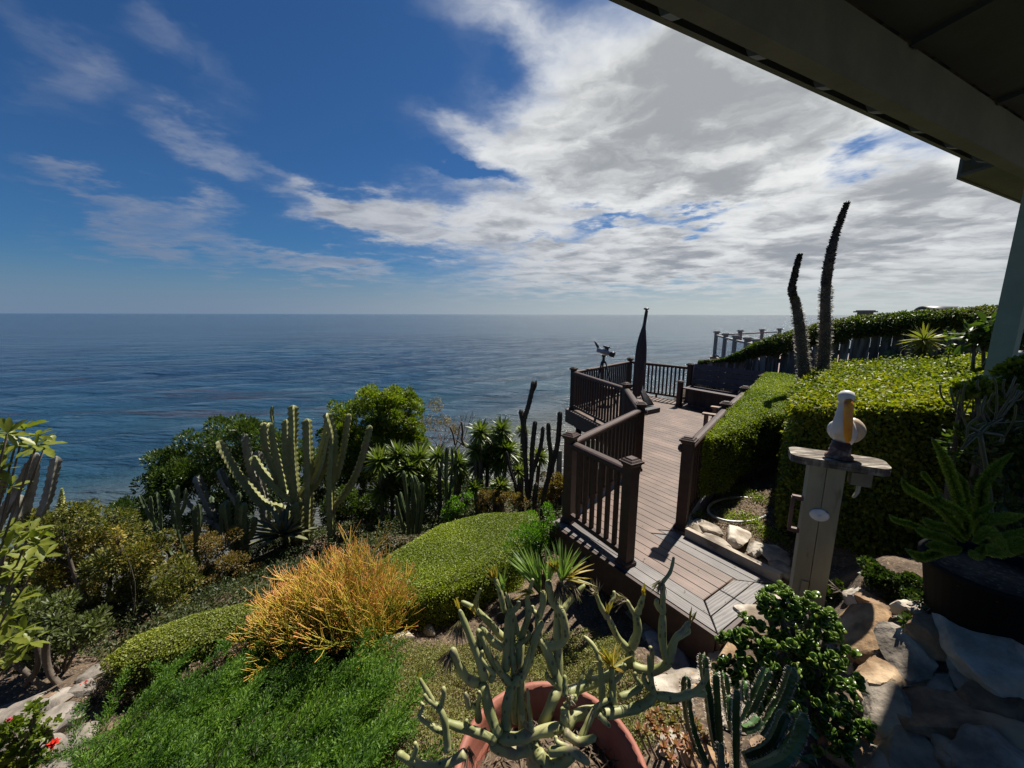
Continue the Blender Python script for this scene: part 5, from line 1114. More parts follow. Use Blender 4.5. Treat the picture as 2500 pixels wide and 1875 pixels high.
shrub('mixed_shrub', 'tangled olive brown shrub filling the slope at far left', 'shrub', gz(aty(250, 1500, 4.2)), px_lumps([(150, 1290, 60), (230, 1290, 55), (300, 1310, 55), (120, 1370, 70), (220, 1370, 70), (310, 1390, 70), (380, 1350, 50), (160, 1450, 70), (260, 1460, 70), (360, 1450, 60), (90, 1300, 50), (440, 1420, 50), (420, 1480, 50), (200, 1530, 60), (300, 1530, 60), (60, 1420, 60)], 4.4, .3), LM_MIX, 70000, .038, .018, stems=14, sub=10)
shrub('mixed_shrub', 'low rust brown shrub between the thin euphorbia and the orange bush', 'shrub', gz(aty(520, 1430, 4.6)), px_lumps([(500, 1330, 40), (545, 1330, 40), (520, 1380, 46), (560, 1390, 40), (480, 1400, 40), (600, 1420, 40)], 4.9, .2), LM_RUST, 9000, .03, .017)
shrub('mixed_shrub', 'dark leafy shrub with upright shoots near the left path', 'shrub', gz(aty(150, 1640, 3.3)), px_lumps([(60, 1560, 60), (130, 1580, 50), (190, 1570, 46), (120, 1520, 50), (230, 1530, 40), (40, 1500, 50)], 3.3, .15), leafmat('bluish_leaf', [(.03, .045, .012), (.085, .105, .03), (.16, .18, .06)], .5, .3), 9000, .05, .018, stems=8, updir=.7)
shrub('rust_succulent_shrub', 'low rusty succulent mound in front of the tallest yucca', 'shrub', gz(aty(1210, 1240, 5.4)), px_lumps([(1190, 1225, 26), (1230, 1220, 24), (1265, 1230, 20)], 5.3), LM_RUST, 4500, .026, .016)
shrub('rust_succulent_shrub', 'golden brown shrub beside the deck behind the dark cereus', 'shrub', gz(aty(1365, 1230, 6.2)), px_lumps([(1350, 1170, 26), (1365, 1195, 24), (1340, 1210, 24)], 6.2), LM_RUST, 3500, .035, .022)
shrub('green_filler_shrub', 'bright green leafy plant against the deck skirting', 'shrub', gz(aty(1330, 1330, 3.9)), px_lumps([(1330, 1270, 34), (1300, 1310, 40), (1340, 1310, 34), (1280, 1350, 40), (1320, 1360, 34), (1350, 1340, 26), (1265, 1385, 24)], 3.75, .06), LM_FRESH, 9000, .032, .011, updir=.8, roll=.5)
shrub('green_filler_shrub', 'small fresh green shoots before the slim forked cactus', 'shrub', gz(aty(1130, 1260, 5.3)), px_lumps([(1120, 1235, 22), (1140, 1215, 16), (1105, 1255, 20)], 5.3), LM_FRESH, 1400, .035, .016, updir=.8)
# bare brown shrub
bs = aty(1075, 1120, 7.6); bsr = empty('bare_shrub', gz(bs), 'half bare brown shrub beside the yellow green bush', 'shrub')
b = MB(); TW = mat('brown_twigs', (.12, .085, .06), (.07, .05, .036), .9, 8)
def twig(p, d, L, r_, lv):
    q = p + d * L; b.tube([p, p.lerp(q, .5) + Vector((random.uniform(-.1, .1), random.uniform(-.1, .1), 0)) * L * .4, q], [r_, r_ * .85, r_ * .65], 4 if lv < 3 else 3, cap=False)
    if lv >= 5: return
    for _ in range(random.choice((2, 3, 3))):
        nd_ = (d + Vector((random.gauss(0, .55), random.gauss(0, .55), random.gauss(.05, .4)))).normalized(); twig(q, nd_, L * random.uniform(.6, .88), max(.0035, r_ * .62), lv + 1)
for px, py in ((1060, 1130), (1085, 1135), (1110, 1130)):
    p0 = aty(px, py, 7.6 + random.uniform(-.2, .2)); twig(Vector((p0.x, p0.y, p0.z - .2)), Vector((random.uniform(-.25, .35), 0, 1)).normalized(), .42, .022, 1)
b.build('twigs', TW, bsr)
sparse = px_lumps([(1065, 990, 22), (1050, 1030, 26), (1085, 1030, 20), (1110, 1050, 16)], 7.6, .1); n = 900; cc = np.array([tuple(c) for c, r_ in sparse]); rr = np.array([r_ for c, r_ in sparse]); ix = RNG.integers(0, len(cc), n)
f = link_mesh('sparse_leaves', leaf_mesh('sparse_leaves', cc[ix] + rand_dirs(n) * (rr[ix] * RNG.random(n) ** .4)[:, None], rand_dirs(n), .04, .018), LM_RUST, bsr); f['kind'] = 'stuff'
# dark dead branch sticking up
b = MB(); db = trace([(1160, 850), (1120, 780), (1125, 700), (1112, 600)], z9, 7.0); b.tube(smooth_path(db, 4), .02, 6); b.tube(smooth_path(trace([(1050, 830), (1030, 720), (1000, 650)], z9, 7.0), 4), .018, 6); b.tube(smooth_path(trace([(1160, 850), (1060, 780)], z9, 7.0), 3), .014, 6)
bo = b.build('branches', TW, bsr)

# ------------------------------------------------------------------ orange pencil bush
fb = Vector((-1.33, 2.80, 0)); fb.z = hgt(fb.x, fb.y); fr = empty('orange_pencil_bush', fb, 'glowing orange and yellow pencil-stem bush', 'bush')
def pencil_mat():
    m, t, bs_ = principled('pencil_stems'); at = N(t, 'ShaderNodeAttribute', attribute_name='tip'); geo = N(t, 'ShaderNodeNewGeometry')
    rp_ = N(t, 'ShaderNodeValToRGB'); nzt = N(t, 'ShaderNodeTexNoise'); tcn = N(t, 'ShaderNodeTexCoord'); t.links.new(tcn.outputs['Object'], nzt.inputs['Vector']); nzt.inputs['Scale'].default_value = 2.2
    f_ = math_n(t, 'ADD', at.outputs['Fac'], math_n(t, 'MULTIPLY', math_n(t, 'SUBTRACT', nzt.outputs[0], .5), .55)); t.links.new(f_, rp_.inputs[0])
    el = rp_.color_ramp.elements; el[0].position = .12; el[0].color = (.10, .14, .02, 1); el[1].position = 1.0; el[1].color = (.76, .33, .13, 1)
    e = el.new(.42); e.color = (.26, .27, .03, 1); e = el.new(.66); e.color = (.50, .42, .05, 1); e = el.new(.88); e.color = (.66, .42, .07, 1)
    t.links.new(rp_.outputs[0], bs_.inputs['Base Color']); bs_.inputs['Roughness'].default_value = .5
    tr = N(t, 'ShaderNodeBsdfTranslucent'); t.links.new(rp_.outputs[0], tr.inputs[0]); mx = N(t, 'ShaderNodeMixShader'); mx.inputs[0].default_value = .22
    t.links.new(bs_.outputs[0], mx.inputs[1]); t.links.new(tr.outputs[0], mx.inputs[2]); t.links.new(mx.outputs[0], t.nodes['Material Output'].inputs[0]); return m
PV = []; PF = []; PT = []
def stick(p, q, r0, r1, t0, t1):
    d = (q - p).normalized(); a = d.orthogonal().normalized(); c = d.cross(a); i0 = len(PV)
    for (pp_, r_, t_) in ((p, r0, t0), (q, r1, t1)):
        for k_ in range(4): PV.append(tuple(pp_ + (a * math.cos(k_ * 1.571) + c * math.sin(k_ * 1.571)) * r_)); PT.append(t_)
    for k_ in range(4): PF.append((i0 + k_, i0 + (k_ + 1) % 4, i0 + 4 + (k_ + 1) % 4, i0 + 4 + k_))
def pgrow(p, d, L, r_, lv, t_):
    bend = Vector((random.gauss(0, .12), random.gauss(0, .12), .10)); m = p + d * L * .5; d2 = (d + bend).normalized(); q = m + d2 * L * .5
    t1 = min(1, t_ + (.13 if lv < 5 else (.22 if lv == 5 else .40))); stick(p, m, r_, r_ * .9, t_, (t_ + t1) / 2); stick(m, q, r_ * .9, r_ * .8, (t_ + t1) / 2, t1)
    if lv >= 6: return
    for _ in range(random.choice((2, 3, 3)) if lv < 5 else random.choice((2, 3, 4))):
        sp = .36 if lv > 2 else .42
        pgrow(q, (d2 + Vector((random.gauss(0, sp), random.gauss(0, sp), random.gauss(.12, .2)))).normalized(), L * random.uniform(.68, .92), max(.0024, r_ * .70), lv + 1, t1)
targets = [(580, 1470), (620, 1420), (670, 1390), (720, 1370), (780, 1350), (840, 1320), (890, 1310), (930, 1340), (960, 1390), (970, 1450), (960, 1510), (900, 1420), (830, 1440), (760, 1450), (690, 1470), (620, 1510), (570, 1530), (890, 1520), (800, 1540), (710, 1550), (640, 1570), (940, 1560), (870, 1370), (740, 1420), (660, 1440), (800, 1400)]
for px, py in targets:
    for _ in range(5):
        tg_ = aty(px + random.uniform(-14, 14), py + random.uniform(-8, 14), 2.85 + random.uniform(-.38, .38)); b0_ = fb + Vector((random.uniform(-.25, .2) + (tg_.x - fb.x) * .35, random.uniform(-.12, .12), -.02)); v = tg_ - b0_; L = v.length
        pgrow(b0_, (v.normalized() + Vector((0, 0, .1))).normalized(), L * .25, .0072, 2, .0)
me = bpy.data.meshes.new('stems'); me.from_pydata(PV, [], PF); at_ = me.attributes.new('tip', 'FLOAT', 'POINT'); at_.data.foreach_set('value', PT); me.polygons.foreach_set('use_smooth', [True] * len(PF))
f = link_mesh('stems', me, pencil_mat(), fr); f['kind'] = 'stuff'
b = MB()
for _ in range(7): b.tube([fb + Vector((random.uniform(-.2, .2), random.uniform(-.1, .1), -.08)), fb + Vector((random.uniform(-.4, .4), random.uniform(-.15, .15), .28))], [.02, .012], 6)
b.build('trunk', BARK, fr)

# ------------------------------------------------------------------ juniper and ground cover
jp = [(130, 1900), (230, 1790), (380, 1690), (520, 1620), (640, 1585), (740, 1600), (800, 1660), (850, 1730), (880, 1800), (890, 1900)]
jpoly = [(hit(px, py, .18).x, hit(px, py, .18).y) for px, py in jp]; jpoly += [(.05 - .45, .95), (-1.5, .9)]
jr = empty('juniper_shrub', (-1.7, 1.75, hgt(-1.7, 1.75)), 'feathery bright green juniper spreading across the lower left', 'shrub')
def sprigs(poly, n, lift, Ls, per, leafL, leafW, mname, lm, root, lean=(.55, .25, .62), part='foliage', fall=.25):
    x, y = sample_poly(poly, n); m = len(poly); dmin = np.full(n, 9.0)
    for i in range(m):
        a = np.array(poly[i]); d = np.array(poly[(i + 1) % m]) - a; t = np.clip(((x - a[0]) * d[0] + (y - a[1]) * d[1]) / (d @ d), 0, 1); dmin = np.minimum(dmin, np.hypot(x - a[0] - d[0] * t, y - a[1] - d[1] * t))
    prof = np.clip(dmin / fall, 0, 1) ** .6
    z = hgt_arr(x, y) + prof * (lift * (.70 + .55 * bump_fn(x * .9, y * .9))) + RNG.uniform(-.05, .02, n)
    ax = rand_dirs(n) * .55 + np.array(lean); ax = unit(ax); Ln = RNG.uniform(.6, 1.2, n) * Ls
    t = np.tile(np.linspace(.08, 1, per), n); A = np.repeat(ax, per, 0); Pb = np.repeat(np.stack([x, y, z], 1), per, 0) + A * (t * np.repeat(Ln, per))[:, None]
    Pb[:, 2] += .35 * np.repeat(Ln, per) * t ** 2 * .4
    side = unit(np.cross(A, RNG.normal(size=A.shape))); D = A * .85 + side * .62
    f = link_mesh(part, leaf_mesh(mname, Pb, D, leafL * (1.15 - .6 * t) * RNG.uniform(.7, 1.2, len(t)), leafW, .1, 0, 1, roll=1), lm, root); f['kind'] = 'stuff'
# juniper: arching boughs, each feathered with short side sprays
nb = 620; bx, by = sample_poly(jpoly, nb); m_e = len(jpoly); JP = []; JD = []; JL_ = []
for q in range(nb):
    p0 = np.array([bx[q], by[q], hgt(bx[q], by[q]) + .04]); ln = RNG.uniform(.30, .52); hd = unit(np.array([.75, .35, 0]) + RNG.normal(0, .55, 3) * np.array([1, 1, 0])); rise = RNG.uniform(.35, 1.15)
    for t in np.linspace(.22, 1, 15):
        c = p0 + hd * ln * t * .85 + np.array([0, 0, 1.0]) * ln * rise * (t - .42 * t * t)
        tan = unit(hd * .85 + np.array([0, 0, rise * (1 - .84 * t)])); sd_ = unit(np.cross(tan, [0, 0, 1.0]))
        for sgn in (-1, 1, 0):
            ax = unit(tan * (.9 if sgn else 1.3) + sd_ * sgn * .75 + RNG.normal(0, .18, 3) + np.array([0, 0, .18])); sl_ = (.115 - .055 * t) * RNG.uniform(.7, 1.2)
            k_ = 9; tt = np.linspace(.1, 1, k_)[:, None]; JP.append(c + ax * sl_ * tt); d_ = ax * .8 + unit(np.cross(np.tile(ax, (k_, 1)), RNG.normal(size=(k_, 3)))) * .55; JD.append(d_); JL_.append(.030 * (1.15 - .7 * tt[:, 0]))
JP = np.concatenate(JP); JD = np.concatenate(JD); JL_ = np.concatenate(JL_)
f = link_mesh('foliage', leaf_mesh('foliage', JP, JD, JL_, .0066, .1, 0, 1, roll=1), LM_JUN, jr); f['kind'] = 'stuff'
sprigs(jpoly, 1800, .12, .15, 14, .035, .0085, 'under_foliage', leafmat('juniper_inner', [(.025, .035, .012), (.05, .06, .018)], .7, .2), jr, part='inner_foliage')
b = MB()
for _ in range(26):
    x, y = sample_poly(jpoly, 1); p = Vector((x[0], y[0], hgt(x[0], y[0]))); b.tube(smooth_path([Vector((-1.6, 1.7, hgt(-1.6, 1.7) - .02)).lerp(p, .1), p.lerp(Vector((-1.6, 1.7, 0)), .4) * 1 + Vector((0, 0, 0)), p + Vector((0, 0, .12))], 3), .012, 5)
b.build('branches', BARK, jr)
gp_ = [(840, 1640), (900, 1590), (1000, 1570), (1120, 1590), (1230, 1570), (1330, 1560), (1430, 1555), (1520, 1580), (1570, 1650), (1600, 1700), (1680, 1760), (1620, 1800), (1500, 1900), (820, 1900), (830, 1760)]
gpoly = [(hit(px, py).x, hit(px, py).y) for px, py in gp_]
n = 90000; x, y = sample_poly(gpoly, n); lump = np.clip(bump_fn(x * 2.6, y * 2.6) + .5, 0, 1.6)
kill = (np.hypot(x - .125, y - .98) > .33) & ((lump > .12) | (RNG.random(n) < .35)); x = x[kill]; y = y[kill]; lump = lump[kill]; n = len(x)
P = np.stack([x, y, hgt_arr(x, y) + .015 + RNG.random(n) * (.015 + .085 * lump)], 1)
gc = link_mesh('ground_cover', leaf_mesh('ground_cover', P, rand_dirs(n, .5), RNG.uniform(.008, .018, n), RNG.uniform(.006, .011, n), .2, 0, 1), LM_GC); gc['kind'] = 'stuff'; gc['label'] = 'matted olive yellow ground cover behind the potted succulent'; gc['category'] = 'ground cover'
# brown fallen litter on the open soil
n = 9000; lit_poly = mpoly([(1600, 1270), (1700, 1170), (1850, 1150), (1930, 1250), (1930, 1400), (1800, 1330)], 0); x, y = sample_poly(lit_poly, n // 2); x2, y2 = sample_poly([(-3.8, 2.2), (-1, 2.2), (1.0, 1.5), (1.0, 3.2), (0, 4), (-3, 4.5)], n // 2); x = np.concatenate([x, x2]); y = np.concatenate([y, y2])
P = np.stack([x, y, hgt_arr(x, y) + .012], 1); D = rand_dirs(len(x)); D[:, 2] *= .25
lt = link_mesh('leaf_litter', leaf_mesh('leaf_litter', P, D, RNG.uniform(.015, .04, len(x)), RNG.uniform(.006, .014, len(x)), .1, 0, 1), leafmat('dry_litter', [(.10, .06, .035), (.19, .13, .08), (.28, .21, .14)], .9, .1)); lt['kind'] = 'stuff'; lt['label'] = 'dry brown leaf litter on the bare soil'; lt['category'] = 'leaf litter'
# weeds on the bare bed
n = 2600; cxy = [atz(px, py, .02) for px, py in ((1745, 1190), (1810, 1205), (1850, 1225), (1770, 1215), (1835, 1270), (1790, 1265), (1700, 1250), (1860, 1300), (1720, 1215), (1900, 1320))]; ix = RNG.integers(0, len(cxy), n); ca_ = np.array([tuple(c) for c in cxy])
P = ca_[ix] + np.stack([RNG.normal(0, .05, n), RNG.normal(0, .08, n), RNG.random(n) * .04], 1)
P[:, 2] = hgt_arr(P[:, 0], P[:, 1]) + RNG.random(n) * .05
wd_ = link_mesh('weeds', leaf_mesh('weeds', P, rand_dirs(n, .5), RNG.uniform(.015, .035, n), RNG.uniform(.01, .018, n)), LM_LIME); wd_['kind'] = 'stuff'; wd_['label'] = 'small green weeds on the bare bed beside the stones'; wd_['category'] = 'weeds'

# low tangled undergrowth that hides the soil between the shrubs
un_poly = [(-6.5, 4.2), (-4.2, 3.45), (-2.9, 3.5), (-1.7, 3.6), (-.9, 4.3), (.45, 4.75), (.7, 5.0), (1.2, 6.5), (.6, 8.2), (-3, 8.0), (-6.2, 6.2)]
n = 95000; x, y = sample_poly(un_poly, n); lump = np.clip(bump_fn(x * 1.1, y * 1.1) + .55, .05, 1.5)
P = np.stack([x, y, hgt_arr(x, y) + .02 + RNG.random(n) ** .6 * .24 * lump], 1)
un = link_mesh('undergrowth', leaf_mesh('undergrowth', P, rand_dirs(n, .45), RNG.uniform(.025, .055, n), RNG.uniform(.012, .024, n), .2, .1, 1), LM_MIX2); un['kind'] = 'stuff'; un['label'] = 'low dark undergrowth between the cacti and shrubs'; un['category'] = 'undergrowth'
# ------------------------------------------------------------------ potted candelabra succulent
pc_ = Vector((.125, .98, 0)); PG = hgt(.125, .98) - .03; RIM = .75
TERRA = mat('terracotta', (.26, .085, .052), (.20, .065, .042), .7, 5, bump=.15, bscale=30, c3=(.31, .13, .09), s3=3)
pot = empty('terracotta_pot', (pc_.x, pc_.y, PG), 'large terracotta pot holding the branching succulent', 'pot')
H = RIM - PG
m_ = MB(); m_.lathe(Vector((pc_.x, pc_.y, PG)), [(.17, 0), (.20, .03), (.265, H - .10), (.285, H - .09), (.305, H - .075), (.308, H - .015), (.302, H), (.285, H), (.278, H - .03), (.262, H - .12), (.255, H - .16)], 48); m_.build('shell', TERRA, pot)
m_ = MB(); m_.lathe(Vector((pc_.x, pc_.y, RIM - .15)), [(.0, .0), (.262, .0), (.262, .012), (.12, .03), (.0, .035)], 32); m_.build('soil', soil, pot)
KL = None
def kmat():
    m, t, b_ = principled('spotted_stem'); tcn = N(t, 'ShaderNodeTexCoord'); nz = N(t, 'ShaderNodeTexNoise'); t.links.new(tcn.outputs['Object'], nz.inputs['Vector']); nz.inputs['Scale'].default_value = 7
    c = mix_n(t, smooth_n(t, nz.outputs[0], .35, .65), (.20, .215, .08), (.33, .325, .14))
    vo = N(t, 'ShaderNodeTexVoronoi'); mp = N(t, 'ShaderNodeMapping'); mp.inputs['Scale'].default_value = (1, 1, .6); t.links.new(tcn.outputs['Object'], mp.inputs[0]); t.links.new(mp.outputs[0], vo.inputs['Vector']); vo.inputs['Scale'].default_value = 52
    c = mix_n(t, smooth_n(t, vo.outputs['Distance'], .18, .30, .85, 0), c, (.05, .055, .03))
    n4 = N(t, 'ShaderNodeTexNoise'); t.links.new(tcn.outputs['Object'], n4.inputs['Vector']); n4.inputs['Scale'].default_value = 14; n4.inputs['Detail'].default_value = 6
    c = mix_n(t, smooth_n(t, n4.outputs[0], .54, .68, 0, .8), c, (.20, .165, .11))
    t.links.new(c, b_.inputs['Base Color']); b_.inputs['Roughness'].default_value = .55
    bp = N(t, 'ShaderNodeBump'); bp.inputs['Strength'].default_value = .35; bp.inputs['Distance'].default_value = .004; t.links.new(n4.outputs[0], bp.inputs['Height']); t.links.new(bp.outputs[0], b_.inputs['Normal']); return m
KL = kmat()
suc = empty('candelabra_succulent', (pc_.x, pc_.y, RIM - .13), 'knobbly pale green branching succulent growing from the terracotta pot', 'succulent')
SB = [([(985, 1800), (990, 1640), (985, 1560), (980, 1480)], .98, .97, 62, 55), ([(1190, 1380), (1000, 1420), (860, 1460), (740, 1450)], .97, .95, 40, 44), ([(980, 1520), (860, 1555), (760, 1530), (700, 1500)], .97, .94, 42, 40),
    ([(745, 1440), (690, 1300), (650, 1140), (630, 1090)], .95, 1.02, 42, 38), ([(640, 1090), (540, 1060), (470, 960), (430, 850)], 1.02, 1.0, 38, 28), ([(650, 1060), (600, 900), (530, 720), (478, 590)], 1.02, 1.06, 34, 20),
    ([(720, 1470), (600, 1420), (470, 1380), (385, 1350)], .94, .93, 36, 28), ([(400, 1540), (395, 1450), (370, 1310), (330, 1240)], .90, .93, 30, 24), ([(325, 1245), (260, 1140), (208, 1050)], .93, .95, 22, 14), ([(350, 1260), (375, 1150), (365, 1110)], .93, .94, 20, 16), ([(375, 1420), (290, 1375), (205, 1310)], .92, .92, 24, 18),
    ([(520, 1560), (380, 1640), (260, 1645), (150, 1610), (65, 1560)], .90, .86, 36, 28), ([(790, 1420), (800, 1250), (835, 1090)], .97, 1.03, 42, 38), ([(830, 1100), (905, 1030), (960, 900), (1000, 760), (1040, 665)], 1.03, 1.08, 38, 22), ([(830, 1100), (770, 1030), (700, 940), (640, 800), (600, 720)], 1.03, 1.06, 32, 20),
    ([(910, 1400), (895, 1200), (885, 1000), (892, 780)], 1.0, 1.10, 38, 32), ([(895, 780), (945, 620), (935, 510)], 1.10, 1.13, 28, 20), ([(880, 760), (845, 640), (790, 470)], 1.10, 1.13, 20, 16), ([(860, 1350), (850, 1150), (850, 1000), (835, 850), (830, 600)], 1.02, 1.10, 32, 22),
    ([(1040, 1380), (1110, 1200), (1150, 1110), (1100, 950), (1035, 790)], 1.0, 1.10, 42, 36), ([(1150, 1110), (1145, 900), (1140, 660), (1150, 480)], 1.06, 1.16, 38, 28), ([(1060, 840), (1150, 820), (1195, 750), (1165, 610), (1105, 530), (1075, 390)], 1.10, 1.10, 36, 27), ([(1165, 610), (1225, 530), (1325, 420)], 1.12, 1.16, 26, 18),
    ([(790, 1000), (800, 830), (808, 610)], 1.06, 1.10, 35, 26), ([(770, 850), (690, 790), (615, 695)], 1.08, 1.10, 32, 24), ([(770, 780), (690, 690), (590, 590), (490, 535)], 1.12, 1.13, 28, 18), ([(595, 580), (598, 490)], 1.13, 1.13, 16, 12), ([(780, 600), (755, 480), (715, 370)], 1.14, 1.16, 24, 17),
    ([(1020, 770), (1010, 660), (1040, 560), (1045, 460)], 1.10, 1.12, 26, 24), ([(1190, 1410), (1250, 1310), (1400, 1270), (1520, 1230)], .97, 1.04, 46, 38), ([(1200, 1160), (1350, 1090), (1480, 1040), (1620, 955)], 1.05, 1.16, 42, 34), ([(1630, 965), (1635, 860)], 1.16, 1.16, 36, 34), ([(1625, 860), (1545, 770), (1475, 620)], 1.16, 1.17, 26, 20), ([(1475, 640), (1430, 560), (1395, 470)], 1.17, 1.18, 24, 12), ([(1640, 850), (1682, 730), (1665, 610)], 1.16, 1.18, 34, 28), ([(1660, 620), (1605, 520)], 1.18, 1.19, 18, 14), ([(1680, 610), (1700, 560), (1722, 490)], 1.18, 1.18, 28, 16),
    ([(1650, 975), (1780, 1000), (1905, 945)], 1.14, 1.10, 36, 32), ([(1890, 945), (1850, 800), (1852, 610)], 1.10, 1.14, 34, 28), ([(1852, 610), (1852, 400)], 1.14, 1.15, 22, 18), ([(1895, 940), (1930, 800), (1985, 735), (2035, 668)], 1.10, 1.12, 32, 18), ([(1440, 1290), (1600, 1270), (1740, 1220), (1795, 1155)], 1.0, 1.04, 40, 34), ([(1790, 1165), (1772, 1050), (1755, 905)], 1.04, 1.05, 28, 14), ([(1795, 1165), (1950, 1180), (2060, 1150), (2150, 1155)], 1.04, 1.03, 32, 26),
    ([(1520, 1220), (1512, 1080), (1508, 970)], 1.03, 1.06, 30, 24), ([(1445, 1230), (1435, 1020), (1400, 860), (1318, 765)], 1.02, 1.10, 26, 14), ([(1560, 1180), (1640, 1150), (1710, 1110)], 1.04, 1.06, 26, 22), ([(1300, 1460), (1350, 1350), (1395, 1255)], .95, .99, 28, 24), ([(1190, 1420), (1290, 1480), (1400, 1450)], .94, .92, 36, 26), ([(1010, 1560), (1080, 1640), (1180, 1620), (1250, 1550)], .92, .90, 52, 38), ([(1090, 1550), (1230, 1545), (1360, 1630)], .92, .88, 34, 28), ([(1190, 1400), (1195, 1310), (1190, 1240)], .97, 1.0, 44, 34), ([(1192, 1170), (1190, 1030)], 1.0, 1.02, 22, 16), ([(1210, 1200), (1270, 1170)], 1.0, 1.02, 22, 18), ([(1420, 1300), (1500, 1380)], .97, .95, 22, 16), ([(965, 1400), (960, 1320)], .95, .96, 24, 18), ([(690, 1070), (715, 1030)], 1.02, 1.02, 24, 20), ([(545, 1250), (520, 1150)], .98, .98, 26, 16), ([(610, 1340), (600, 1250), (560, 1240)], .98, .98, 28, 20), ([(625, 950), (615, 800), (600, 730)], 1.04, 1.08, 30, 18), ([(720, 720), (700, 670)], 1.1, 1.1, 18, 12)]
rf_ = random.Random(5); forks = []
for pts, ya, yb, r0, r1 in SB:
    if r1 < 18 or rf_.random() < .25: continue
    i = rf_.randrange(1, len(pts)); x, y = pts[i]; L_f = rf_.uniform(70, 150); a_f = R(90 + rf_.uniform(-60, 60)); yy = ya + (yb - ya) * i / (len(pts) - 1)
    x1, y1 = x + math.cos(a_f) * L_f, y - math.sin(a_f) * L_f
    forks.append(([(x, y), ((x + x1) / 2 + rf_.uniform(-14, 14), (y + y1) / 2), (x1, y1), (x1 + rf_.uniform(-18, 18), y1 - L_f * .35)], yy, yy + rf_.uniform(-.03, .04), min(r1, 26) * .85, min(r1, 26) * .6))
SB += forks
for pts, ya, yb, r0, r1 in SB:
    P = smooth_path(trace(pts, z6, ya, yb), 6); s0 = .3617 / FPX * scale_at(*z6(*pts[0]), ya); n = len(P); r0 *= .90; r1 *= .88
    rad = [(r0 + (r1 - r0) * i / (n - 1)) * s0 * (1 + .07 * math.sin(i * 1.1 + r0) + random.uniform(-.025, .025)) for i in range(n)]; rad[-1] *= .45; rad[-2] *= .85
    # joint swelling
    if n > 8: rad[0] *= .9; rad[n // 2] *= 1.05
    b = MB(); b.tube(P, rad, 12); b.build('branch', KL, suc)
STRAP = leafmat('strap_leaf', [(.09, .15, .04), (.17, .25, .07), (.27, .33, .11)], .42, .3); STRAPY = leafmat('strap_leaf_yellow', [(.13, .16, .03), (.30, .24, .04), (.42, .25, .05)], .5, .35); DRYF = leafmat('dry_fluff', [(.05, .035, .028), (.16, .12, .09), (.52, .45, .36)], .9, .25)
def tuft(x, y, Y, n, Lz, m, axis, spread, wz=9, droop=.15):
    c = aty(*z6(x, y), Y); s0 = .3617 / FPX * scale_at(*z6(x, y), Y); D = rand_dirs(n) * spread + np.array(Vector(axis).normalized()); P = np.tile(np.array(c), (n, 1)) + rand_dirs(n) * 12 * s0
    f = link_mesh('leaf_tuft', leaf_mesh('leaf_tuft', P, D, Lz * s0 * RNG.uniform(.55, 1.1, n), wz * s0 * 2, .2, droop, 2, roll=.6), m, suc); f['kind'] = 'stuff'
for a in [(1020, 455, 1.14, 60, 330, STRAP, (-.4, .25, .9), .36, 7), (1080, 400, 1.14, 22, 230, STRAP, (.1, .2, 1), .45, 7), (1170, 390, 1.12, 26, 310, STRAP, (.15, .1, 1), .6, 7), (1180, 380, 1.12, 18, 230, STRAPY, (.5, -.1, .35), .6, 8), (1120, 330, 1.11, 22, 110, STRAPY, (-.1, 0, 1), .5, 9), (980, 470, 1.12, 10, 150, STRAPY, (-.6, 0, .2), .4, 7), (720, 390, 1.16, 12, 130, STRAPY, (-.2, 0, 1), .5, 7), (775, 450, 1.13, 12, 170, STRAP, (-.1, 0, 1), .45, 7), (1508, 970, 1.06, 18, 190, STRAPY, (0, 0, .5), .9, 8), (1505, 970, 1.06, 9, 230, STRAPY, (-.2, 0, 1), .3, 7), (1475, 620, 1.17, 7, 150, STRAPY, (0, 0, 1), .35, 7), (1722, 490, 1.18, 12, 100, STRAPY, (0, 0, 1), .25, 9), (2035, 668, 1.12, 7, 130, STRAPY, (-.1, 0, 1), .4, 7), (476, 590, 1.06, 6, 110, STRAPY, (0, 0, 1), .3, 7), (206, 1050, .95, 5, 110, STRAPY, (0, 0, 1), .25, 6), (965, 1310, .96, 4, 150, STRAPY, (-.1, 0, 1), .2, 6), (1755, 905, 1.05, 4, 30, STRAP, (0, 0, 1), .3, 5), (590, 620, 1.1, 5, 110, STRAPY, (-.2, 0, 1), .4, 6)]:
    tuft(*a)
for (x, y, Y, n, Lz, ax) in [(1150, 400, 1.10, 130, 130, (.35, -.3, -.75)), (1240, 430, 1.10, 120, 90, (.2, -.2, -.8)), (420, 880, 1.0, 110, 130, (-.5, -.3, -.8)), (480, 680, 1.06, 90, 120, (-.3, -.2, -1)), (1845, 400, 1.15, 70, 90, (-.4, -.1, -.8)), (1600, 520, 1.19, 60, 90, (-.5, 0, .1)), (1400, 480, 1.18, 40, 110, (-.1, 0, .3)), (860, 1020, 1.03, 40, 60, (.3, 0, .3)), (540, 1520, .92, 50, 120, (0, -.2, -.5)), (1210, 1180, 1.0, 30, 60, (.2, -.3, .2))]:
    c = aty(*z6(x, y), Y); s0 = .3617 / FPX * scale_at(*z6(x, y), Y); D = rand_dirs(n) * .65 + np.array(Vector(ax).normalized()); P = np.tile(np.array(c), (n, 1)) + rand_dirs(n) * 16 * s0
    f = link_mesh('dry_flower', leaf_mesh('dry_flower', P, D, Lz * s0 * RNG.uniform(.5, 1.1, n), 7 * s0, .1, .25, 1), DRYF, suc); f['kind'] = 'stuff'
n = 700; a = RNG.uniform(0, 6.28, n); r_ = .25 * np.sqrt(RNG.random(n)); P = np.stack([pc_.x + r_ * np.cos(a), pc_.y + r_ * np.sin(a), np.full(n, RIM - .115) + RNG.random(n) * .02], 1); D = rand_dirs(n); D[:, 2] *= .3
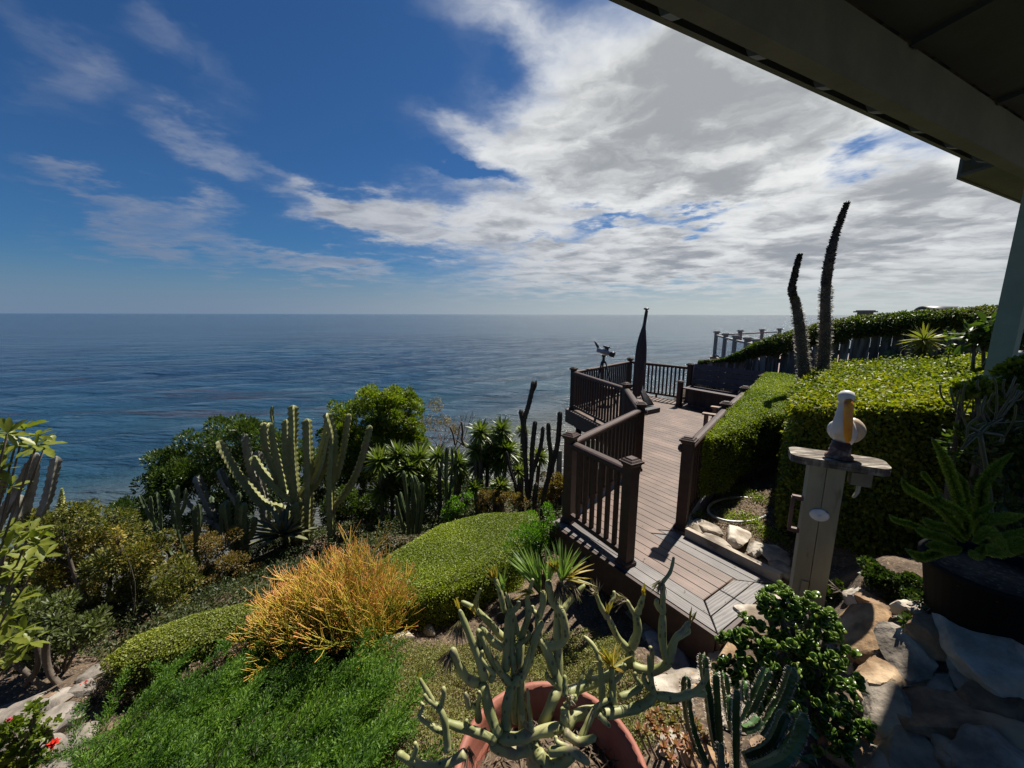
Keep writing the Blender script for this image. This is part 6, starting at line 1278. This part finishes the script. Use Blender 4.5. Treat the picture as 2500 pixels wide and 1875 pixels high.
f = link_mesh('litter', leaf_mesh('litter', P, D, RNG.uniform(.02, .06, n), .006, .1, 0, 1), leafmat('pot_litter', [(.04, .028, .018), (.10, .07, .045), (.16, .12, .08)], .95, .1), pot) ; f['kind'] = 'stuff'

# ------------------------------------------------------------------ jade plant
JL = leafmat('jade_leaf', [(.045, .095, .012), (.08, .15, .016), (.13, .20, .022), (.17, .18, .035)], .3, .30, patch=4)
jb = hit(2000, 1800); jade = empty('jade_plant', jb, 'glossy round-leaved jade plant beside the deck step', 'succulent')
# thick spoon-shaped leaf
def jade_template():
    ring = [(0, .0), (.26, .18), (.42, .48), (.40, .78), (.22, .97), (0, 1.03), (-.22, .97), (-.40, .78), (-.42, .48), (-.26, .18)]
    V = [(x, y, .10 * (abs(x) * 1.2) ** 1.2 + .04 * y * y) for x, y in ring] + [(x * .82, y * .9 + .05, .10 * (abs(x)) + .04 * y * y + .085) for x, y in ring] + [(0, .55, .075)] + [(0, .55, -.02)]
    n = len(ring); F = []
    for i in range(n):
        j = (i + 1) % n; F += [(i, j, n + j), (i, n + j, n + i), (n + i, n + j, 2 * n), (j, i, 2 * n + 1)]
    return np.array(V), np.array(F)
TV, TF = jade_template()
jl = px_lumps([(1800, 1590, 44, .0), (1850, 1560, 50, .0), (1850, 1630, 62, -.06), (1905, 1600, 62, -.08), (1935, 1530, 50, .02), (1900, 1470, 34, .05), (1970, 1500, 46, .02), (2015, 1555, 52, 0), (2000, 1610, 60, -.08), (1960, 1660, 66, -.12), (2040, 1660, 55, -.08), (2065, 1730, 52, -.12), (2000, 1740, 60, -.16), (2080, 1790, 44, -.15), (1790, 1650, 34, -.04), (1900, 1690, 50, -.14), (2020, 1800, 50, -.2), (1955, 1595, 50, .05), (2030, 1590, 40, .05), (1850, 1700, 36, -.12), (1870, 1480, 22, .05)], 1.62)
Cs = []; rs_ = []
for c, r_ in jl:
    for _ in range(19): d = rand_dirs(1, .35)[0]; Cs.append(np.array(c) + d * r_ * RNG.uniform(.5, 1.0)); rs_.append(d)
Pj = []; Dj = []; Uj = []
for c, d in zip(Cs, rs_):
    ax = unit(d * .7 + np.array([0, 0, .8])); k = 7; X = unit(np.cross(ax, [.3, .8, .1])); Y_ = np.cross(ax, X); a0 = RNG.random() * 6.28
    for q in range(k):
        a = a0 + q * 2.2; e = .35 + .9 * (q / k); dd = (math.cos(a) * X + math.sin(a) * Y_) * math.cos(e) + ax * math.sin(e); Pj.append(c + ax * .012 * q / k); Dj.append(dd); Uj.append(ax)
Pj = np.array(Pj); Dj = np.array(Dj); Uj = np.array(Uj); X_, Y2, Z_ = frames(Dj, Uj, .25); Sj = RNG.uniform(.022, .040, len(Pj))
# leaves nearest to the viewer's side stand as single leaves
front = np.argsort(Pj @ np.array([.1, .75, -.75]) - .3 * Pj[:, 2])[:300]; mask = np.zeros(len(Pj), bool); mask[front] = True
tme = arr_mesh('leaf', TV, TF, True); tme.materials.append(JL)
for i in front:
    o = link_mesh('leaf', tme, None, jade); M_ = Matrix((tuple(X_[i]), tuple(Y2[i]), tuple(Z_[i]))).transposed().to_4x4(); o.matrix_world = Matrix.Translation(Vector(Pj[i])) @ M_ @ Matrix.Scale(float(Sj[i]), 4) if False else Matrix()
    q = M_.to_quaternion(); o.rotation_mode = 'QUATERNION'; o.rotation_quaternion = q; o.scale = (Sj[i],) * 3; o.location = Pj[i]
k = ~mask; f = link_mesh('foliage', inst_mesh('foliage', TV, TF, Pj[k], X_[k], Y2[k], Z_[k], Sj[k]), JL, jade); f['kind'] = 'stuff'
b = MB(); jst = mat('jade_stem', (.14, .10, .075), (.08, .06, .045), .8, 9, bump=.3)
for c, r_ in jl: b.tube(smooth_path([jb + Vector((random.uniform(-.05, .05), random.uniform(-.05, .05), -.05)), jb.lerp(Vector(c), .5) + Vector((0, 0, -.03)), Vector(c)], 4), [.026, .024, .022, .02, .018, .016, .014, .012, .01], 7)
b.build('stems', jst, jade)

# ------------------------------------------------------------------ spiny green cactus by the pot
SPC = leafmat('spiny_cactus_skin', [(.035, .085, .014), (.05, .11, .02)], .4, .05)
SPC = mat('spiny_cactus_green', (.045, .100, .020), (.025, .060, .014), .4, 6, bump=.15, objvar=.2)
carms = [([(1080, 1620), (1010, 1480), (930, 1250), (890, 1000), (885, 780)], 88, 1.15), ([(1180, 1500), (1130, 1200), (1100, 980), (1060, 760), (1050, 575)], 84, 1.22), ([(1220, 1650), (1210, 1400), (1190, 1100), (1175, 900), (1170, 750)], 80, 1.2), ([(1330, 1300), (1290, 1050), (1260, 900), (1235, 745)], 84, 1.28), ([(1370, 1700), (1365, 1400), (1365, 1100), (1370, 910)], 84, 1.1), ([(1420, 1250), (1500, 1080), (1580, 900), (1670, 710)], 84, 1.28), ([(1600, 1330), (1690, 1180), (1800, 1000), (1860, 850), (1905, 700)], 92, 1.25), ([(1450, 1560), (1650, 1480), (1760, 1340), (1840, 1130)], 130, 1.1), ([(1500, 1680), (1800, 1560), (1930, 1380), (2010, 1130)], 140, 1.05), ([(1440, 1290), (1520, 1260), (1590, 1180)], 90, 1.18), ([(1300, 1200), (1290, 1080), (1285, 960)], 70, 1.24), ([(1450, 1000), (1445, 880), (1440, 820)], 50, 1.3), ([(1240, 1700), (1220, 1560), (1215, 1420)], 70, 1.05)]
sc0 = hit(1770, 1830); spr = empty('spiny_cactus', sc0, 'clump of green spiny-edged cactus stems right of the terracotta pot', 'cactus')
DOT = mat('pale_spine', ()) if False else SPINE
for pts, wz, Y in carms:
    P = smooth_path(trace(pts, zk, Y, Y + .04), 7); s0 = .2562 / FPX * scale_at(*zk(*pts[0]), Y); n = len(P); rad = [wz * .5 * s0 * (.85 + .15 * min(1, i / 6)) * (1 if i < n - 3 else (.95, .75, .3)[i - n + 3]) for i in range(n)]
    sd = random.uniform(0, 6); b = MB(); b.tube(P, rad, ribs=4, depth=.45, wav=.07, wl=.022, seed=sd); arm = b.build('stem', SPC, spr)
    # spines along the four edges
    vs = np.array(b.v).reshape(n, 8, 3); ctr = vs.mean(1); Ps = []; Ds = []
    for e in (0, 2, 4, 6):
        for i in range(n - 1):
            for t in (0, .33, .66):
                p = vs[i, e] * (1 - t) + vs[i + 1, e] * t; Ps.append(p); Ds.append(p - ctr[i])
    Ps = np.array(Ps); Ds = np.array(Ds); f = link_mesh('spines', leaf_mesh('spines', Ps, unit(Ds) + rand_dirs(len(Ps)) * .3, .009, .0035, 0, 0, 1), SPINE, arm); f['kind'] = 'stuff'
# strap leaves at the bottom right of it
sg = hit(1960, 1870); sgr = empty('strap_leaf_plant', sg, 'few arching green strap leaves under the jade plant', 'plant')
STG = mat('green_strap', (.06, .12, .025), (.04, .085, .018), .45, 6)
for pts in ([(1930, 1640), (1990, 1580), (2100, 1560), (2147, 1640)], [(1880, 1500), (2000, 1580), (2130, 1650)], [(2040, 1280), (2090, 1330), (2147, 1390)]):
    P = smooth_path(trace(pts, zk, 1.12, 1.08), 5); b = MB(); n = len(P); vs = []
    for i, p in enumerate(P):
        w_ = .013 * math.sin(math.pi * (.12 + .86 * i / (n - 1))) + .001; vs += [p + Vector((w_ * .5, w_ * .5, w_ * .6)), p - Vector((0, 0, .003)), p - Vector((w_ * .5, w_ * .5, -w_ * .2))]
    b.add(vs, [(i * 3 + k_, i * 3 + k_ + 1, i * 3 + k_ + 4, i * 3 + k_ + 3) for i in range(n - 1) for k_ in (0, 1)], True); b.build('leaf', STG, sgr)
# pinkish rosette succulents next to the pot
ROS = leafmat('rosette_leaf', [(.10, .12, .03), (.20, .17, .05), (.36, .17, .11), (.42, .22, .16)], .45, .25, patch=6)
rg_ = hit(1640, 1790); rsr = empty('rosette_succulent', rg_, 'trailing succulent with small pink tipped rosettes beside the pot', 'succulent')
b = MB()
for i, (x, y) in enumerate([(600, 1130), (700, 1110), (800, 1120), (560, 1230), (500, 1320), (650, 1200), (800, 1310), (680, 1460), (790, 1440), (740, 1570), (600, 1300), (880, 1380), (980, 1240), (430, 1290), (860, 1200), (920, 1480), (1010, 1300), (760, 1220), (540, 1180), (690, 1320), (980, 1440), (1060, 1400)]):
    Y = 1.30 - (y - 1100) * .00032; c = aty(*zk(x, y), Y); P, D, Ls, Ws = rosette(c, 16, .030, .011, (random.uniform(-.3, .3), -.3, 1), (.1, 1.3))
    f = link_mesh('rosette', leaf_mesh('rosette', P, D, Ls, Ws, .2, 0, 2, roll=.1), ROS, rsr); f['kind'] = 'stuff'
    g = hit(*zk(x + 120, y + 230)); b.tube(smooth_path([Vector((g.x, g.y, g.z - .02)), (g + c) / 2 + Vector((0, 0, -.02)), c], 4), .0055, 6)
b.build('stems', mat('pink_stem', (.25, .16, .12), (.16, .1, .08), .7, 10), rsr)

# ------------------------------------------------------------------ foxtail fern in black pot
bp_ = Vector((2.33, 1.70, 0)); bz = hgt(bp_.x, bp_.y) - .03; rimz = .95
bpot = empty('black_planter', (bp_.x, bp_.y, bz), 'large black plastic pot in the shade under the porch', 'pot')
BLK = mat('black_plastic', (.006, .006, .007), (.005, .005, .006), .7, 8, spec=.15)
m_ = MB(); m_.lathe((bp_.x, bp_.y, bz), [(.18, 0), (.235, rimz - bz - .03), (.25, rimz - bz - .03), (.252, rimz - bz), (.235, rimz - bz), (.228, rimz - bz - .05)], 36); m_.build('pot_shell', BLK, bpot)
m_ = MB(); m_.lathe((bp_.x, bp_.y, rimz - .06), [(0, 0), (.23, 0), (.23, .01), (0, .012)], 24); m_.build('soil', soil, bpot)
FX = leafmat('fern_needle', [(.10, .15, .025), (.21, .28, .04), (.36, .42, .09)], .5, .35)
fern = empty('foxtail_fern', (bp_.x, bp_.y, rimz - .05), 'foxtail fern with bushy plume stems in the black pot', 'fern')
FP = []; FD_ = []; FS = []
plumes = [([(640, 800), (560, 700), (430, 560), (300, 480), (200, 420), (160, 350)], 46, 1.62), ([(650, 780), (600, 600), (540, 380), (470, 200), (380, 50)], 50, 1.75), ([(690, 760), (740, 560), (760, 400), (850, 270), (975, 160)], 50, 1.78), ([(560, 820), (400, 780), (260, 700), (120, 660), (70, 620)], 34, 1.58), ([(560, 850), (470, 790), (350, 760), (260, 720)], 44, 1.52), ([(640, 760), (640, 660), (560, 580), (440, 520), (440, 480)], 46, 1.6), ([(680, 720), (640, 560), (610, 400), (560, 300)], 40, 1.85), ([(700, 780), (780, 660), (900, 640), (1060, 620)], 56, 1.66), ([(700, 820), (840, 800), (960, 780), (1070, 720)], 50, 1.56), ([(720, 880), (880, 880), (1000, 840), (1080, 800)], 70, 1.5), ([(660, 880), (720, 920), (770, 840)], 40, 1.46), ([(560, 880), (420, 900), (300, 930), (190, 870)], 44, 1.5), ([(600, 860), (520, 880), (430, 850), (340, 840)], 48, 1.48), ([(660, 740), (700, 620), (780, 570), (850, 520)], 30, 1.7), ([(440, 560), (400, 420), (330, 330), (310, 300)], 26, 1.8), ([(690, 820), (800, 740), (860, 800), (940, 900)], 50, 1.46), ([(620, 820), (500, 720), (380, 690), (320, 640)], 40, 1.55)]
for pts, wz, Y in plumes:
    P = smooth_path(trace(pts, zf, Y, Y), 6); s0 = .3314 / FPX * scale_at(*zf(*pts[0]), Y); A_ = np.array([tuple(p) for p in P]); wz *= 1.5; n = int(2600 * wz / 46); t = RNG.random(n) * (len(A_) - 1.001); i0 = t.astype(int); c = A_[i0] + (A_[i0 + 1] - A_[i0]) * (t - i0)[:, None]; tan = unit(A_[i0 + 1] - A_[i0])
    env = wz * .5 * s0 * np.clip(np.minimum((t / (len(A_) - 1) + .15) * 2.5, (1.04 - t / (len(A_) - 1)) * 3.0), .15, 1)
    rad = unit(np.cross(tan, RNG.normal(size=(n, 3)))); FP.append(c); FD_.append(rad + tan * .42); FS.append(env * RNG.uniform(.8, 1.3, n))
    b = MB(); b.tube(P, .005, 5); b.build('stem', STG, fern)
FP = np.concatenate(FP); FD_ = np.concatenate(FD_); FS = np.concatenate(FS)
f = link_mesh('needles', leaf_mesh('needles', FP, FD_, FS, .0065, .1, 0, 1), FX, fern); f['kind'] = 'stuff'
# grey-green pencil plant hanging at the right
PG_ = mat('pencil_green', (.06, .085, .05), (.04, .06, .036), .5, 8, objvar=.15); pb = Vector((2.75, 2.02, 0)); pb.z = hgt(pb.x, pb.y)
ppl = empty('pencil_succulent', pb, 'dark grey green pencil succulent in front of the porch post', 'succulent')
for pts in ([(1300, 860), (1200, 700), (1290, 560), (1310, 500)], [(1250, 880), (1170, 740), (1190, 620), (1230, 540)], [(1300, 900), (1340, 740), (1350, 600), (1340, 420), (1310, 330)], [(1330, 880), (1400, 720), (1480, 600), (1560, 450), (1600, 400)], [(1400, 800), (1520, 640), (1600, 540), (1650, 480)], [(1000, 900), (940, 760), (870, 690), (830, 560), (810, 430)], [(870, 690), (890, 560), (920, 470)], [(960, 800), (950, 640), (960, 500), (990, 400)], [(870, 690), (760, 620), (700, 520), (690, 410)], [(1030, 1000), (1150, 940), (1260, 860), (1400, 850), (1659, 830)], [(1040, 1020), (1170, 980), (1270, 880)], [(1100, 890), (1220, 850)], [(1010, 1120), (1000, 1000), (1030, 870), (1130, 780), (1140, 640)], [(1450, 560), (1420, 440), (1440, 340)], [(1440, 570), (1500, 470), (1570, 310)], [(1150, 480), (1120, 420), (1130, 350)], [(1560, 600), (1640, 580), (1659, 540)], [(1400, 1080), (1480, 940), (1550, 800), (1570, 640)], [(1330, 760), (1250, 680), (1280, 560), (1300, 520)], [(1500, 620), (1560, 560), (1600, 470)], [(940, 1160), (1000, 1060), (1020, 1010)]):
    P = smooth_path(trace(pts, zp, 1.98, 1.9 + random.uniform(-.08, .12)), 5); b = MB(); n = len(P); thick = random.uniform(17, 26) * .211 / FPX * scale_at(*zp(*pts[0]), 1.95) * .5; b.tube(P, [thick * (.7 + .3 * min(1, i / 5)) * (1 if i < n - 1 else .4) for i in range(n)], 8); b.build('stem', PG_, ppl)
b = MB(); hub = aty(*zp(1150, 960), 1.97)
for pts in ([(1150, 960), (1250, 880)], [(1150, 960), (1010, 900)], [(1150, 960), (1030, 1010)], [(1150, 960), (1400, 1000), (1400, 1080)], [(1250, 880), (1400, 800)], [(1150, 960), (940, 1160)]): b.tube(smooth_path(trace(pts, zp, 1.97), 3), .008, 6)
b.tube(smooth_path([pb - Vector((0, 0, .05)), (pb + hub) / 2 + Vector((.05, 0, 0)), hub], 5), .010, 8); b.build('trunk', PG_, ppl)
shrub('porch_foliage', 'shaded leafy tangle under the porch right of the fern', 'shrub', gz(Vector((3.05, 2.1, 0))), [(Vector((3.1, 2.25, 1.2)), .28), (Vector((3.05, 2.2, .9)), .3), (Vector((3.3, 2.3, 1.45)), .25), (Vector((3.4, 2.2, 1.1)), .3)], LM_DARK, 6000, .05, .028)
shrub('porch_foliage', 'sunlit leaves at the foot of the porch post', 'shrub', gz(Vector((2.95, 2.35, 0))), px_lumps([(2420, 960, 26), (2385, 955, 22), (2460, 930, 26), (2490, 900, 30), (2350, 965, 18)], 2.5), LM_LIME, 900, .05, .036)
shrub('dark_broadleaf', 'broad dark green leaves behind the porch post by the fence', 'shrub', gz(aty(2440, 850, 4.3)), px_lumps([(2400, 815, 30), (2430, 830, 30), (2480, 790, 34), (2490, 830, 30), (2380, 830, 22)], 4.3), LM_DARK, 500, .16, .05, seg=2, droop=.3)
b = MB(); ivy = empty('climbing_shoot', gz(aty(2312, 850, 4.6)), 'thin climbing shoot with small leaves before the fence', 'plant')
P = smooth_path(trace([(1740, 1060), (1745, 1000), (1735, 930)], z3, 4.7), 6); b.tube([Vector((P[0].x, P[0].y, hgt(P[0].x, P[0].y)))] + P, .006, 5); b.build('stem', STG, ivy)
A_ = np.array([tuple(p) for p in P]); A_ = np.repeat(A_, 4, 0) + RNG.normal(0, .02, (len(A_) * 4, 3)); f = link_mesh('leaves', leaf_mesh('leaves', A_, rand_dirs(len(A_), .2), .05, .03), LM_LIME, ivy); f['kind'] = 'stuff'
shrub('creeping_ivy', 'dark ivy creeping over the boulders beside the gate post', 'vine', hit(2200, 1480), [(hit(2190, 1440) + Vector((0, 0, .06)), .10), (hit(2230, 1480) + Vector((0, 0, .04)), .10), (hit(2150, 1440) + Vector((0, 0, .06)), .08), (hit(2260, 1520) + Vector((0, 0, .03)), .09), (hit(2120, 1420) + Vector((0, 0, .06)), .08), (gp + Vector((.13, -.05, .22)), .07)], LM_DARK, 3600, .028, .022)

# ------------------------------------------------------------------ left edge
SER = leafmat('serrated_leaf', [(.05, .085, .010), (.10, .14, .016), (.17, .18, .025), (.24, .14, .03)], .42, .35, patch=3)
lb = aty(-110, 1600, 2.5); lbr = empty('broadleaf_shrub', gz(lb), 'leafy shrub with long yellow green leaves at the left edge', 'shrub')
lclusters = [(20, 1060), (60, 1050), (95, 1065), (40, 1085), (110, 1095), (15, 1110), (90, 1090), (10, 1150), (30, 1190), (50, 1310), (90, 1330), (20, 1340), (70, 1370), (110, 1360), (40, 1400), (15, 1420), (30, 1300), (75, 1300), (60, 1395), (25, 1480), (50, 1460), (20, 1520), (60, 1540), (25, 1560), (45, 1600), (75, 1570), (15, 1620)]
lme = None
TVl = np.array([(0, 0, 0), (.16, .30, .05), (.13, .34, .04), (.2, .55, .05), (.15, .6, .04), (.13, .8, .02), (0, 1, -.06), (-.13, .8, .02), (-.15, .6, .04), (-.2, .55, .05), (-.13, .34, .04), (-.16, .30, .05), (0, .33, 0), (0, .6, 0)], float)
TFl = np.array([(0, 1, 12), (1, 2, 12), (2, 3, 12), (3, 13, 12), (3, 4, 13), (4, 5, 13), (5, 6, 13), (6, 7, 13), (7, 8, 13), (8, 9, 13), (9, 12, 13), (9, 10, 12), (10, 11, 12), (11, 0, 12)])
lme = arr_mesh('leaf', TVl, TFl, True); lme.materials.append(SER)
b = MB()
for (px, py) in lclusters:
    c = aty(px, py, 2.45 + random.uniform(-.15, .2)); ax = Vector((random.uniform(-.1, .6), random.uniform(-.5, .1), .5)).normalized(); X = ax.orthogonal().normalized(); Y_ = ax.cross(X); a0 = random.uniform(0, 6)
    for q in range(8):
        a = a0 + q * 2.4; e = random.uniform(-.2, .9); d = (X * math.cos(a) + Y_ * math.sin(a)) * math.cos(e) + ax * math.sin(e); s_v = d.cross(Vector((0, 0, 1)) + Vector((random.gauss(0, .3), random.gauss(0, .3), 0))).normalized(); un = s_v.cross(d)
        o = link_mesh('leaf', lme, None, lbr); o.rotation_mode = 'QUATERNION'; o.rotation_quaternion = Matrix((tuple(s_v), tuple(d), tuple(un))).transposed().to_quaternion(); o.scale = (random.uniform(.075, .14),) * 3; o.location = c
    st0 = Vector((lb.x + random.uniform(-.1, .1), lb.y, hgt(lb.x, lb.y) - .03)); b.tube(smooth_path([st0, (st0 + c) / 2 + Vector((-.12, 0, .0)), c], 4), .006, 5)
b.build('stems', BARK, lbr)
# dried seed heads
# bare bent trunks near the path
b = MB(); tr_ = trace([(370, 950), (300, 880), (270, 800), (265, 700), (275, 640)], z7, 3.0); tk = empty('bent_stem_shrub', hit(*z7(380, 950)), 'bare bent grey stems with leaf tufts by the left path', 'shrub')
b.tube(smooth_path(tr_, 4), .026, 8); b.build('stem', BARK, tk); b = MB(); b.tube(smooth_path(trace([(150, 930), (210, 850), (225, 760), (200, 660)], z7, 3.0), 4), .022, 8); b.build('stem', BARK, tk); b = MB(); b.tube(smooth_path(trace([(330, 960), (240, 930), (120, 830), (60, 790)], z7, 3.0), 4), .024, 8); b.build('stem', BARK, tk)
for (x, y) in ((300, 470), (310, 560), (410, 650), (280, 640), (530, 600), (200, 640)):
    c = aty(*z7(x, y), 3.0); P, D, Ls, Ws = rosette(c, 26, .085, .020, (0, -.3, 1), (-.1, 1.3)); f = link_mesh('leaf_tuft', leaf_mesh('leaf_tuft', P, D, Ls, Ws, .15, .1, 2, roll=.2), leafmat('bluish_leaf', []), tk); f['kind'] = 'stuff'
# geranium with red flowers
RED = mat('red_petal', (.55, .03, .012), (.40, .015, .01), .5, 8); PNK = mat('pink_petal', (.55, .12, .14), (.45, .08, .1), .5, 8)
ge = hit(60, 1850); shg = shrub('geranium', 'loose geranium with a red flower at the bottom left corner', 'flower', ge, px_lumps([(20, 1840, 40), (70, 1850, 40), (90, 1740, 18), (120, 1780, 20), (40, 1800, 30), (100, 1830, 26), (10, 1870, 36), (80, 1790, 18)], 2.05), LM_LIME, 1100, .035, .032, stems=8)
def flower(px, py, Y, r_, m, parent, name='flower'):
    c = aty(px, py, Y); P, D, Ls, Ws = rosette(c, 14, r_, r_ * .8, (0, -.4, 1), (-.2, 1.2)); link_mesh(name, leaf_mesh(name, P, D, Ls, Ws, .1, 0, 2, roll=.2), m, parent)
for (px, py, r_, m) in ((135, 1817, .03, RED), (127, 1820, .022, RED), (26, 1760, .018, PNK)): flower(px, py, 2.0, r_, m, shg)
rf = hit(212, 1680); rfl = empty('red_flower', rf, 'single red bloom beside the left stone path', 'flower'); flower(213, 1676, rf.y, .05, RED, rfl, 'petals'); b = MB(); b.tube([rf - Vector((0, 0, .03)), aty(213, 1678, rf.y)], .005, 5); b.build('stem', STG, rfl)
for i, (pl_, lab) in enumerate((([(2170, 950), (2188, 951), (2182, 947)], 'larger red hibiscus bloom on the broad hedge'), ([(2232, 950), (2226, 953)], 'smaller red hibiscus bloom on the broad hedge'))):
    c0 = atz(*pl_[0], 1.40); hr = empty('hibiscus_bloom', c0 - Vector((0, 0, .03)), lab, 'flower', 'red blooms on the hedge')
    for px, py in pl_: flower(px, py, c0.y, .062 if i == 0 else .045, RED, hr, 'petals')
# dark twiggy shrub in front of left hedge
shrub('purple_twig_shrub', 'dark bare-looking twiggy plant in front of the left hedge', 'shrub', hit(280, 1700), px_lumps([(260, 1690, 40), (300, 1680, 40), (240, 1720, 30), (330, 1690, 34), (270, 1740, 24)], 2.75), leafmat('purplish_leaf', [(.03, .022, .02), (.07, .05, .04), (.05, .05, .03)], .6, .2), 2600, .03, .009, stems=6)
shrub('dry_succulent_mat', 'small dusty pink succulents between the hedge and juniper', 'succulent', hit(500, 1660), px_lumps([(470, 1650, 18), (510, 1635, 20), (550, 1615, 20), (590, 1595, 16), (380, 1720, 14)], 2.55), leafmat('dusty_pink_leaf', [(.13, .09, .06), (.22, .16, .11), (.16, .15, .08)], .7, .2), 2400, .022, .014, stems=4)
# pale yellow flower spike above the shrubs
sk = aty(150, 1255, 4.3); skr = empty('flower_spike_plant', gz(sk), 'pale yellow flower spike rising from the left shrubs', 'flower'); tpk = aty(153, 1195, 4.3)
b = MB(); b.tube([Vector((sk.x, sk.y, hgt(sk.x, sk.y))), sk, tpk], .008, 5); b.build('stem', STG, skr)
n = 420; t = RNG.random(n); P = np.array(sk)[None] + (np.array(tpk - sk))[None] * t[:, None]; D = rand_dirs(n, .4)
f = link_mesh('florets', leaf_mesh('florets', P, D, .075 * (1 - t * .85), .022, .1, 0, 1), leafmat('cream_floret', [(.40, .38, .16), (.55, .52, .28)], .6, .3), skr); f['kind'] = 'stuff'
# yellow sprig in the shrubs
shrub('yellow_sprig', 'small golden yellow sprig among the left shrubs', 'plant', gz(aty(285, 1330, 4.1)), px_lumps([(282, 1320, 14), (285, 1300, 12), (290, 1335, 10)], 4.05), leafmat('golden_leaf', [(.22, .17, .02), (.36, .27, .03)], .5, .35), 260, .04, .016, stems=2, thick=.18)

# a few dry leaves blown onto the deck
n = 90; uu = RNG.uniform(-2.6, -1.2, n); vv = RNG.uniform(2.5, 6.0, n); keep = [interp(left_pts, v_) + .1 < u_ < interp(right_pts, v_) - .1 for u_, v_ in zip(uu, vv)]; uu = uu[keep]; vv = vv[keep]
P = np.array([tuple(uv(u_, v_, .004)) for u_, v_ in zip(uu, vv)]); D = rand_dirs(len(P)); D[:, 2] *= .15
fl = link_mesh('fallen_leaves', leaf_mesh('fallen_leaves', P, D, RNG.uniform(.012, .03, len(P)), RNG.uniform(.006, .012, len(P)), .15, 0, 1), leafmat('dry_litter', [])); fl['kind'] = 'stuff'; fl['label'] = 'few dry leaves scattered over the deck boards'; fl['category'] = 'leaf litter'
